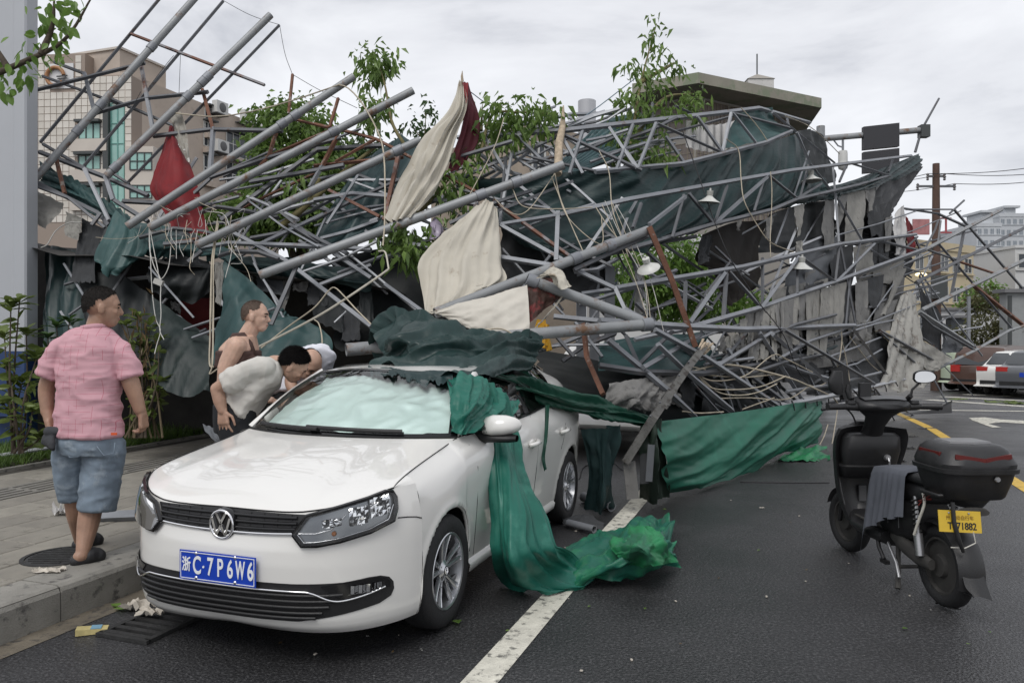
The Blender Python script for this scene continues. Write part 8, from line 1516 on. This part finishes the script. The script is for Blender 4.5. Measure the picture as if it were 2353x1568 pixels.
for (u0, u1, v0, v1, n) in ((6.4, 11.0, -7.47, -9.0, 11000), (4.0, 6.4, -7.47, -8.4, 4000)):
 for _ in range(n):
  u, v = random.uniform(u0, u1), random.uniform(v0, v1)
  if noise.noise(Vector((u * 1.1, v * 1.1, 3))) < -.22: continue
  p = road(u, v, KH + .02); h = random.uniform(.07, .20) * (1 + .6 * noise.noise(Vector((u * .8, v * .8, 9)))); d = Vector((random.gauss(0, .45), random.gauss(0, .45), 1)).normalized(); r = Vector((-d.y, d.x, 0)); r = r.normalized() * .006 if r.length > .01 else Vector((.006, 0, 0)); mb.add([p - r, p + r, p + d * h + Vector((d.x, d.y, -.2)) * h * .4], [(0, 1, 2)])
g = mb.build('grass', GRS); g['kind'] = 'stuff'
mb = MB(); crown(mb, [(W(2290, 770, 36), (2.0, .8, .9)), (W(2340, 760, 35), (1.2, .8, .9)), (W(2270, 700, 38), (1.2, .8, .8))], 3800, .22, .2, .2); h = mb.build('hedge', leafmat('hedge_leaf', (.06, .06, .022), (.12, .12, .045))); tag(h, 'tangled brown-green hedge beside the guard house', 'hedge')
mb = MB(); crown(mb, [(W(2265, 690, 60), (1.8, 1, 1.5)), (W(2232, 720, 55), (1.2, 1, .8))], 1500, .3, .3, .2); tag(mb.build('hedge', LF2), 'green bush behind the low white wall', 'hedge')
mb = MB(); random.seed(77); pts = [(1045, 1424, .09, LF2), (2150, 1240, .05, LF2), (1740, 1265, .03, LF2), (2085, 1443, .04, LF2), (1350, 1395, .03, LF1), (300, 1400, .10, LF2), (330, 1412, .08, LF2), (1480, 1400, .03, LF1), (1820, 1200, .03, DRY), (1650, 1330, .025, DRY), (1560, 1480, .02, DRY), (2230, 1480, .03, LF1), (900, 1500, .02, DRY), (640, 1480, .03, DRY), (280, 1395, .09, LF2), (1160, 1450, .03, LF1), (1520, 1170, .05, LF2), (2270, 1450, .025, LF2), (1850, 1310, .025, DRY)]
for i, (x, y, s, m_) in enumerate(pts):
 p = G(x, y, .006) if x > 345 or y > 1390 else G(x, y, .01); mb = MB(); leaf(mb, p + Vector((0, 0, .004)), Vector((random.gauss(0, 1), random.gauss(0, 1), .12)), s, .32, Vector((0, 0, 1)), .0); tag(mb.build('fallen_leaf', m_), 'small fallen leaf lying on the asphalt', 'leaf', 'fallen leaves')
# ================================================================== cables, lamps, litter, densifying bars
CRM = mat('cable_cream', (.42, .37, .285), .7, var=.2, vscale=6); CWH = mat('cable_white', (.47, .46, .43), .6, var=.1); CBK = mat('cable_black', (.02, .02, .022), .6); CBL = mat('cable_blue', (.08, .13, .17), .6)
def cable(label, pts, r=.008, m=None, group=None, name='loose_cable', n=26):
 P_ = catmull([RP(p) for p in pts], n); mb = MB(); mb.tube(P_, r * .72, 6); return tag(mb.build(name, m or CRM, None, 60), label, 'cable', group)
cc = cable
cc('pale cable arching from the red banner over the pipe tips', Z1((1060, 690, -.2), (1350, 712, -.2), (1700, 640, -.2), (2050, 525, -.2)) + Z2((150, 520, -.2), (210, 540, -.2), (300, 640, -.2), (400, 830, -.3), (430, 1000, -.35), (432, 1340, -.35), (420, 1500, -.35)), .013)
cc('bundle of cream cables hanging straight down beside the teal curtain', Z7((635, 60, -.3), (590, 350, -.35), (575, 700, -.4), (570, 1000, -.4), (565, 1260, -.4), (600, 1290, -.4)), .012)
cc('second cream cable of the hanging bundle, ending in a loop', Z7((640, 80, -.3), (600, 380, -.35), (598, 760, -.4), (595, 1100, -.4), (588, 1280, -.4), (565, 1350, -.4), (640, 1300, -.4)), .010)
cc('thin cream cable hanging behind the bundle', Z7((628, 60, -.25), (580, 420, -.3), (585, 800, -.35), (590, 1100, -.35), (575, 1290, -.35)), .008)
cc('white cable with a plug block dangling before the black sheet', Z7((55, 110, -.3), (60, 300, -.3), (100, 450, -.3), (150, 550, -.3), (150, 720, -.3), (155, 850, -.3), (145, 980, -.3), (180, 1060, -.3)), .008, CWH)
cc('white cable looping down to the plug block', Z7((60, 120, -.28), (120, 430, -.28), (150, 550, -.3), (220, 440, -.28), (240, 200, -.28), (230, 80, -.28)), .007, CWH)
cc('long white cable swinging down to the shrub tops', Z7((55, 115, -.3), (65, 350, -.3), (80, 650, -.3), (110, 880, -.3), (150, 980, -.3), (120, 1100, -.3), (100, 1180, -.3)), .007, CWH)
pb = MB(); q = RP(Z7((135, 575, -.32))[0]); pb.box(q, (.10, .05, .06), Matrix.Rotation(.4, 3, 'Y')); tag(pb.build('plug_block', CWH), 'small white plug block hanging on the knotted cable', 'plug')
cc('cream conduit pipe slanting up from the men to the wreck', Z7((605, 1285, -.3), (990, 1115, -.5), (1500, 850, -.5), (1930, 570, -.4)) + [(893, 618, -.4)], .016, mat('conduit_cream', (.47, .44, .37), .6))
cc('pale bent conduit end hooked up at the joint', [(893, 618, -.4), (885, 580, -.35), (870, 577, -.3)], .014, mat('conduit_cream', (0, 0, 0)))
cc('tan cable draped over the bent square tube above the bending man', Z7((1000, 1130, -.5), (1230, 950, -.5), (1450, 790, -.5), (1560, 660, -.5), (1620, 620, -.5), (1700, 690, -.5), (1800, 800, -.5), (1930, 930, -.5)), .010)
cc('tan cable curving down in front of the bent white shirt', Z7((1450, 890, -.55), (1490, 930, -.55), (1515, 1050, -.6), (1512, 1200, -.6)), .009)
cc('cream cable lying across the low cream sheet', Z5((730, 1362, -.85), (880, 1345, -.85), (960, 1365, -.85), (1010, 1400, -.85)), .009)
cc('black cable running down across the webs to the fallen truss', Z3((330, 440, -.2), (450, 780, -.25), (530, 1010, -.3), (640, 1260, -.35), (830, 1540, -.4)) + Z9((640, 210, -.4), (780, 400, -.4), (870, 640, -.3), (960, 760, -.2)), .009, CBK)
cc('cream cable looping down the front of the dark tarpaulin', Z3((690, 310, -.1), (780, 410, -.1), (850, 510, -.1)), .010)
cc('cream cable running from the truss corner down to the lower truss', Z3((600, 500, -.1), (675, 570, -.1), (690, 750, -.15), (710, 880, -.2), (780, 1010, -.2), (870, 1130, -.25), (1010, 1190, -.25)), .010)
cc('cream cable hanging from the middle truss beside the pendant lamp', Z3((870, 700, -.15), (878, 800, -.15), (875, 960, -.15), (868, 1110, -.2), (870, 1220, -.2)), .008)
cc('cream cable slung from the roof corner to the camera', Z3((960, 360, .3), (1100, 420, .5), (1200, 500, .8), (1290, 590, 1.0)), .010)
cc('blue rope stretched from the maroon banner tip into the tree', Z2((945, 555, 0), (1100, 660, .4), (1400, 790, .8), (1620, 730, 1.0), (1960, 480, 1.1)), .009, CBL)
for i, pts in enumerate([[(1740, 920), (1800, 1050), (1820, 1270), (1880, 1450), (1920, 1568)], [(1470, 1060), (1500, 1200), (1560, 1350), (1640, 1530)], [(1450, 1080), (1490, 1180), (1560, 1340), (1750, 1490), (1755, 1320)], [(1720, 1265), (1780, 1360), (1850, 1450), (1940, 1560)], [(1160, 720), (1100, 900), (960, 1170), (860, 1340)], [(1210, 1150), (1280, 1260), (1500, 1275), (1700, 1265)], [(1090, 1200), (1200, 1300), (1310, 1280), (1470, 1060)]]):
 cc(['pale cable dropping past the rust-tipped pipe', 'cream cable slack against the dark tarpaulin', 'cream cable looping under the dark tarpaulin fold', 'cream cable trailing towards the rusty strut', 'white cord stretched down beside the tall cream banner', 'cream cable strung along the dark tarpaulin', 'cream cable sagging beneath the longest pipe tip'][i], Z2(*[(x, y, -.1) for x, y in pts]), .008)
random.seed(5)
for i in range(20):          # loose tails around the pipe ends
 x, y = random.uniform(860, 1500), random.uniform(1270, 1420); p0 = Z1((x, y, -.35))[0]; pts = [p0]
 for k in range(3): x += random.gauss(0, 60); y += random.gauss(30, 60); pts.append(Z1((x, y, -.35 + random.uniform(-.1, .1)))[0])
 cc('tangled cream cable tail among the lower pipe ends', pts, random.choice([.004, .005, .006]), random.choice([CRM, CRM, CWH]), 'cable tails', n=30)
for i in range(12):
 x = random.uniform(890, 1420); y = random.uniform(1330, 1440); ln = random.uniform(60, 200); cc('short cream cable end hanging from the pipe tangle', Z1((x, y, -.4), (x + random.gauss(0, 14), y + ln * .5, -.4), (x + random.gauss(0, 20), y + ln, -.4)), .005, random.choice([CRM, CWH]), 'hanging cable ends', n=12)
cc('pale cable curling from the pillar flap', Z1((500, 1358, -.1), (420, 1360, -.1), (340, 1410, -.1), (290, 1490, -.1), (250, 1512, -.1)), .010, CWH)
cc('black cable running from the pillar to the nearest pipe foot', Z1((-60, 1220, .1), (80, 1205, 0), (180, 1168, -.2)), .012, CBK)
for i, pts in enumerate([[(0, 690, 0), (330, 620, -.2), (800, 720, -.3), (1000, 800, -.3), (1150, 870, -.25), (1200, 930, -.2)], [(60, 660, 0), (180, 740, -.1), (350, 740, -.2), (500, 690, -.25), (690, 545, -.3), (800, 580, -.3), (1000, 680, -.3)], [(80, 680, 0), (200, 800, -.1), (400, 815, -.2), (600, 790, -.25), (790, 710, -.3)], [(100, 700, 0), (250, 830, -.1), (400, 860, -.2), (560, 840, -.25), (720, 770, -.3)], [(270, 885, -.1), (500, 880, -.2), (800, 890, -.2), (970, 790, -.3)], [(450, 970, -.2), (560, 930, -.2), (700, 880, -.2)], [(960, 780, -.2), (1040, 790, -.2), (1120, 750, -.2), (1155, 700, -.2)], [(1225, 340, -.3), (1230, 430, -.3), (1215, 560, -.3), (1190, 650, -.3)], [(1230, 440, -.3), (1260, 560, -.3), (1285, 700, -.3), (1290, 800, -.3)], [(-20, 985, -.2), (120, 1000, -.2), (300, 990, -.2)], [(1290, 400, -.1), (1380, 520, -.1), (1450, 610, 0), (1530, 680, 0)], [(1195, 930, -.2), (1190, 1010, -.3), (1170, 1140, -.4), (1150, 1260, -.4)], [(1120, 1090, -.3), (1090, 1180, -.35), (1055, 1250, -.4)], [(150, 700, 0), (450, 720, -.2), (700, 700, -.2), (820, 720, -.3)], [(-30, 640, 0), (60, 640, 0), (160, 660, 0)]]):
 cc(['thick cream cable sweeping across the fallen truss to the scooter', 'cream cable arching over the webs of the fallen truss', 'cream cable sagging lowest but one on the fallen truss', 'cream cable sagging lowest on the fallen truss', 'tan cable strung above the green tarpaulin wall', 'short tan cable on the laced chord', 'cream cable hooked up at the black cable box', 'cream cable hanging from the felt fringe', 'second cream cable hanging from the felt fringe', 'tan cable lying along the low chord by the broken post', 'thin brown cable before the slate sheet', 'cream cable dropping behind the scooter grip', 'cream cable tail touching the road by the scooter', 'tan cable woven through the truss webs', 'cream cable stub by the splintered post'][i], Z9(*pts), .016 if i == 0 else .010)
for i in range(14): a = random.uniform(0, 1); x = 1895 + a * 60; cc('pale cable lying along the rust-tipped pipe webs', Z6((10 + i * 30 + random.uniform(-20, 20), 20 + random.uniform(-30, 30), -.3), (120 + i * 30, 240 + random.uniform(-30, 30), -.3), (250 + i * 30 + random.uniform(-30, 30), 560, -.3), (320 + i * 32 + random.uniform(-30, 30), 860 + random.uniform(-60, 60), -.3)), .005, random.choice([CRM, CRM, CWH]), 'slack cables before the webs') if i < 4 else None
cb = MB(); q = RP(Z9((1210, 730, -.3))[0]); rb = Matrix.Rotation(-.3, 3, 'Y'); cb.box(q, (.22, .14, .36), rb).box(q + Vector((.08, -.03, -.22)), (.14, .12, .16), rb); tag(cb.build('cable_box', BLK), 'black cable box hanging above the scooter handlebar', 'box')
for i, pts in enumerate([Z1((1330, -20, 0), (1365, 5, 0), (1500, 80, 0), (1600, 120, 0), (1706, 152, 0)), Z1((1706, 152, 0), (1740, 330, 0), (1785, 455, 0)), Z1((1785, 455, 0), (1950, 550, 0), (2180, 660, .1)), Z1((1102, 330, 0), (1092, 590, 0)), Z1((910, 530, 0), (1010, 400, 0), (1060, 340, 0)), Z1((520, 1010, -.1), (760, 730, -.1), (860, 560, -.1))]):
 cc(['thin wire from the top of the frame to the purlin tip', 'thin wire dropping from the purlin tip to the rusty rod', 'thin wire from the rusty rod to the pipe tip', 'thin wire hanging from the crossbar', 'thin slack wire under the crossbar', 'thin tan string between the purlins'][i], pts, .005, WIRE, n=14)
ENAM = mat('lamp_enamel', (.55, .55, .52), .4, var=.1, vscale=8)
def lamp(px, py, off, s, rot, label, dark=False):
 o = empty('pendant_lamp', RP((px, py, off))); o.rotation_euler = rot
 mb = MB(); mb.lathe([(.045 * s, .16 * s), (.06 * s, .13 * s), (.085 * s, .10 * s), (.15 * s, .05 * s), (.235 * s, .0), (.24 * s, -.012 * s), (.22 * s, -.006 * s), (.14 * s, .04 * s), (.05 * s, .09 * s), (0, .10 * s)], 30); mb.build('shade', ENAM, o, 50)
 mb = MB(); mb.lathe([(0, .30 * s), (.02 * s, .30 * s), (.02 * s, .25 * s), (.07 * s, .24 * s)] + [(r * s, z * s) for k in range(6) for r, z in ((.075, .235 - k * .014), (.062, .230 - k * .014))] + [(.07 * s, .15 * s), (.04 * s, .14 * s)], 20); mb.build('heat_sink', ENAM, o, 30)
 mb = MB(); mb.lathe([(0, .06 * s), (.05 * s, .06 * s), (.04 * s, .02 * s), (0, .01 * s)], 16); mb.build('bulb', mat('bulb_opal', (.6, .6, .58), .3), o, 60); tag(o, label, 'lamp'); return o
lamp(*Z3((495, 885, -.3))[0], .56, (R(4), R(5), 0), 'white pendant lamp with cooling fins hanging before the dark tarpaulin'); lamp(*Z3((1120, 755, -.1))[0], .66, (R(-4), R(-3), 0), 'white pendant lamp hanging at the truss corner among felt'); lamp(*Z3((1058, 1290, -.3))[0], .66, (R(6), R(2), 0), 'white pendant lamp hanging below the lower truss chord'); lamp(*Z3((125, 1290, -.4))[0], .5, (R(28), R(-22), 0), 'white pendant lamp tilted on its side beside the rusty strut')
mb = MB(); mb.tube([W(1467, 720, 9.4), W(1467, 610, 9.4)], .05, 10); tag(mb.build('white_post', CWH, None, 60), 'short white post standing in the gap below the tilted lamp', 'post')
for i, x in enumerate((1335, 1365, 1400)): mb = MB(); mb.box(W(x, 720, 9.0), (.11, .11, 1.1)); tag(mb.build('grey_post', GALV), ['grey post behind the elbow pipe, beside the printed banner', 'pale grey post in the middle behind the elbow pipe', 'grey post behind the elbow pipe, beside the white post'][i], 'post')
lad = empty('step_ladder', W(1245, 800, 7.6)); YLW = mat('ladder_yellow', (.55, .30, .02), .5); c = lad.location.copy()
for a, b in (((1222, 805), (1240, 735)), ((1262, 805), (1246, 735)), ((1250, 800), (1256, 745))): mb = MB(); mb.bar(W(*a, 7.6) - c, W(*b, 7.65) - c, .035, .05); mb.build('rail', YLW, lad)
for k in range(3): mb = MB(); mb.bar(W(1226 + k * 5, 790 - k * 20, 7.6) - c, W(1258 - k * 4, 790 - k * 20, 7.6) - c, .03, .03); mb.build('rung', YLW, lad)
tag(lad, 'yellow step ladder seen through the gap under the cream sheet', 'ladder')
S('plastic_bag', 'translucent mauve plastic bag caught on the longest pipe', [Z5((385, 475, -.1), (400, 470, -.15), (430, 480, -.1)), Z5((335, 540, -.1), (390, 540, -.25), (455, 540, -.1)), Z5((325, 620, -.1), (390, 630, -.2), (462, 600, -.1)), Z5((330, 660, -.1), (380, 650, -.15), (440, 650, -.1))], mat('bag_mauve', (.30, .26, .33), .35, var=.2, vscale=8), 22, 22, .03, 2, .3, 71.0, cat='bag')
random.seed(12)
def inner(label, x0, x1, y0, y1, n, o0, o1, slope=.25, name='inner_lattice'):
 items = []
 for k in range(n):
  x, y = random.uniform(x0, x1), random.uniform(y0, y1); ln = random.uniform(90, 240); th = random.choice([-.28, -.35, -.25, .55, .7, 1.1, -1.0] if y0 > 420 else [-.28, -.35, .3, .6]) + random.gauss(0, .1); off = random.uniform(o0, o1)
  md = (x + ln * .5 * math.cos(th) + random.gauss(0, 5), y + ln * .5 * math.sin(th) + random.gauss(0, 5), off)
  items.append(([(x, y, off), md, (x + ln * math.cos(th), y + ln * math.sin(th), off + random.uniform(-.25, .25))], random.choice([.028, .035, .045]), random.choice('dggl')))
 truss(name, label, items)
inner('thin inner lattice behind the lower pipes in front of the stall', 330, 800, 490, 640, 34, -.1, 1.0); inner('thin inner lattice behind the cream sheets and elbow pipe', 1130, 1500, 520, 860, 46, .0, 1.4); inner('thin inner lattice under the fallen truss', 1520, 1960, 740, 900, 56, -.25, 1.0); inner('thin inner lattice behind the hanging felt', 1600, 2050, 540, 760, 34, .0, 1.4); inner('thin inner lattice below the roof truss and the blue-green sheet', 1080, 1500, 290, 400, 34, .1, 1.6); inner('thin inner lattice of the far end by the parked cars', 1960, 2130, 560, 830, 18, .0, 1.2)
inner('thin tangle of bars among the tree sprigs and upper pipes', 480, 1060, 380, 520, 34, -.1, 1.0)
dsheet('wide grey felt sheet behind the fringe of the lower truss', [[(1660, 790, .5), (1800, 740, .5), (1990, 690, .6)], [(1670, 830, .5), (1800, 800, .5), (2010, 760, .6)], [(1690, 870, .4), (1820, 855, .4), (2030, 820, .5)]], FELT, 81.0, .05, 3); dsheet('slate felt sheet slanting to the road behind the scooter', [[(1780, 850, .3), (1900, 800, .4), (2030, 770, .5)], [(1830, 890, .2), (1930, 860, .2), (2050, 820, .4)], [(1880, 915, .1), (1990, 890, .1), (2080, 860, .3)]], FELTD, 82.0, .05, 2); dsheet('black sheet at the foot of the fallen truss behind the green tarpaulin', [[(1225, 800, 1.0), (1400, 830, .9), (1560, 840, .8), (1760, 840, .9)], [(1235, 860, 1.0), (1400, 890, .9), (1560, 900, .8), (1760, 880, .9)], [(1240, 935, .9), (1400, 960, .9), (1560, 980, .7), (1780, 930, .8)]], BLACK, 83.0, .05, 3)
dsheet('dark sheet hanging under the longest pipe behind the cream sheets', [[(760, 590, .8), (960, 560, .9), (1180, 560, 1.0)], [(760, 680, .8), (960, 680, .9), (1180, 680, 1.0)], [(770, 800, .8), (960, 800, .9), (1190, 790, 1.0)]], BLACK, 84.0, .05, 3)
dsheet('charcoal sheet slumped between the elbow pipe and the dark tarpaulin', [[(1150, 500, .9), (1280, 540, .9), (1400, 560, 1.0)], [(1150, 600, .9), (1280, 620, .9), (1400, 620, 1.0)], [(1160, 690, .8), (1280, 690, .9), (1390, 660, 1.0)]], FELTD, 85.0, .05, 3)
dsheet('dark teal sheet added to the shaded wall beside the pillar behind the shrub', [[(100, 560, .6), (170, 575, .5), (235, 600, .6)], [(95, 700, .6), (165, 710, .4), (240, 720, .6)], [(100, 860, .6), (170, 880, .5), (245, 850, .6)]], TEAL, 91.0, .08, 3)  # dark sheet added to break up the shaded stall wall
dsheet('black sheet added for the shade behind the man in pink', [[(180, 640, .35), (260, 620, .3), (350, 680, .35)], [(190, 740, .3), (260, 750, .2), (340, 760, .3)], [(200, 850, .3), (265, 860, .25), (345, 840, .3)]], BLACK, 92.0, .07, 3)  # added too: its black stands for the shade below the debris
inner('dark poles tangled before the stall beside the hanging cables', 110, 480, 560, 820, 16, .1, .7, name='pole_tangle')
def crumple_obj(name, label, cat, p, size, m, seed, flat=.4, nn=9):
 mb = MB(); g = []
 for i in range(nn + 1):
  row = []
  for j in range(nn + 1):
   u, v = i / nn - .5, j / nn - .5; q = Vector((u * 4 + seed, v * 4, seed)); row.append(Vector(p) + Vector((u * size[0] * (1 + .3 * noise.noise(q)), v * size[1] * (1 + .3 * noise.noise(q + Vector((3, 3, 3)))), .006 + size[2] * abs(noise.noise(q * 1.2)) * 1.6)))
  g.append(row)
 mb.grid(g); return tag(mb.build(name, m, None, 0), label, cat)
PAP = mat('paper_litter', (.48, .44, .38), .8, var=.25, vscale=12)
crumple_obj('crumpled_paper', 'crumpled wet paper lying on the drain beside the bumper', 'litter', G(318, 1398, .01), (.17, .10, .05), PAP, 3.0); crumple_obj('crumpled_paper', 'crumpled leaflet on the pavement by the kerb', 'litter', G(112, 1313, KH), (.16, .07, .02), PAP, 5.0); crumple_obj('crumpled_paper', 'white crumpled bag behind the man in pink on the pavement', 'litter', G(146, 1182, KH), (.14, .10, .10), WHITEC, 9.0)
crumple_obj('crumpled_paper', 'torn wet tissue on the drain bars', 'litter', G(345, 1412, .03), (.14, .08, .04), PAP, 13.0)
ct = empty('drink_carton', G(212, 1452, .004)); ct.rotation_euler = (0, 0, .35); mb = MB(); mb.prism([(-.075, 0), (.075, .0), (.075, .022), (-.075, .032)], -.03, .03, lambda x, y, d: Vector((x, d, y))); mb.build('carton', mat('carton_yellow', (.52, .44, .20), .5, var=.3, vscale=14), ct); mb = MB(); mb.box((.02, .0, .0285), (.05, .055, .003), Matrix.Rotation(.066, 3, 'Y')); mb.build('print_band', mat('carton_blue', (.18, .34, .45), .5), ct); mb = MB(); mb.box((-.076, 0, .016), (.003, .05, .024)); mb.build('opening', BLK, ct); tag(ct, 'flattened yellow and blue drink carton lying in the gutter', 'carton')
mb = MB(); a, b = G(225, 1188, KH + .03), G(340, 1183, KH + .03); sq(mb, [a, b], .07, .06, .0); tag(mb.build('steel_bar', GALV), 'short grey square tube lying on the pavement behind the man in pink', 'bar')
mb = MB(); a, b = Vector(road(5.4, -7.9, KH + .08)), Vector(road(6.3, -7.6, KH + .14)); sq(mb, [a, b], .05, .02, .0); tag(mb.build('steel_bar', GALL), 'pale strip lying on the grass by the pillar shrub', 'bar')
S('plastic_sheet', 'grey plastic scrap on the grass beside the stooping man', [[(465, 975, 'd', 6.9), (500, 982, 'd', 6.9)], [(480, 1000, 'd', 6.7), (505, 1000, 'd', 6.7)], [(500, 1015, 'd', 6.6), (506, 1014, 'd', 6.6)]], mat('sheet_slate_blue', (0, 0, 0)), 12, 10, .02, 1.4, .2, 72.0, cat='plastic sheet')
mb = MB(); mb.tube(catmull([G(1700, 1106, .006), G(1760, 1107, .006), G(1830, 1108, .006), G(1905, 1108, .006)], 16), .007, 6); tag(mb.build('loose_cable', CBK, None, 60), 'black cable lying on the asphalt towards the scooter', 'cable')
mb = MB(); mb.tube(catmull([G(1330, 1100, .006), G(1345, 1070, .006), G(1400, 1060, .006), G(1430, 1080, .006)], 16), .006, 6); tag(mb.build('loose_cable', CBK, None, 60), 'thin black cable curled on the asphalt under the post', 'cable')
for i, (x, y, s) in enumerate(((2095, 1003, .10), (2080, 1030, .16), (2060, 1060, .14), (2120, 985, .08), (1750, 1167, .03), (2300, 925, .5), (2340, 928, .4), (2200, 918, .3))): crumple_obj('road_scrap', ['dark scrap on the road beyond the scooter grip', 'long dark scrap on the road behind the top box', 'dark twisted scrap beside the scooter seat', 'small dark scrap near the yellow line', 'tiny pale chip on the open asphalt', 'heap of leaves and rubbish on the crossing', 'second heap of rubbish on the crossing by the cars', 'flat rubbish on the crossing below the small city car'][i], 'litter', G(x, y, 0) if y > 950 else G(x, y, -.25), (s * 1.6, s * .6, s * .15), BLK if i < 4 else (PAP if i == 4 else LF4), i * 2.3 + 20)
mp = empty('mudguard_piece', G(2140, 955, -.02)); mb = MB(); mb.grid(surf([[(-.55, 0, .03), (0, -.05, .05), (.4, 0, .06)], [(-.5, .12, .05), (0, .1, .10), (.45, .1, .22)], [(-.4, .2, .02), (0, .2, .05), (.5, .15, .30)]], 8, 12)); mb.build('panel', BLK, mp, 180); tag(mp, 'broken black plastic car panel lying by the yellow line', 'car panel')
random.seed(99)
for i in range(34):
 x, y = random.uniform(560, 2330), random.uniform(1080, 1560); p = G(x, y, .004); s = random.uniform(.004, .011); mb = MB(); mb.box(p + Vector((0, 0, s * .3)), (s * random.uniform(.8, 2), s, s * .5), Matrix.Rotation(random.uniform(0, 3), 3, 'Z')); tag(mb.build('grit_chip', random.choice([PAP, PAP, FELT])), 'tiny pale chip of grit scattered on the asphalt', 'grit', 'grit chips')
for k in range(14): f = k / 13; a = RP((1792 + f * 345, 934 - f * 64, -.13)); mb = MB(); mb.tube([a + Vector((-.02, -.05, .06)), a + Vector((0, -.07, 0)), a + Vector((.02, -.04, -.07))], .010, 5); tag(mb.build('lacing_tie', CBK, None, 60), 'black tie lacing the fallen chord to the cloth', 'tie', 'lacing ties')
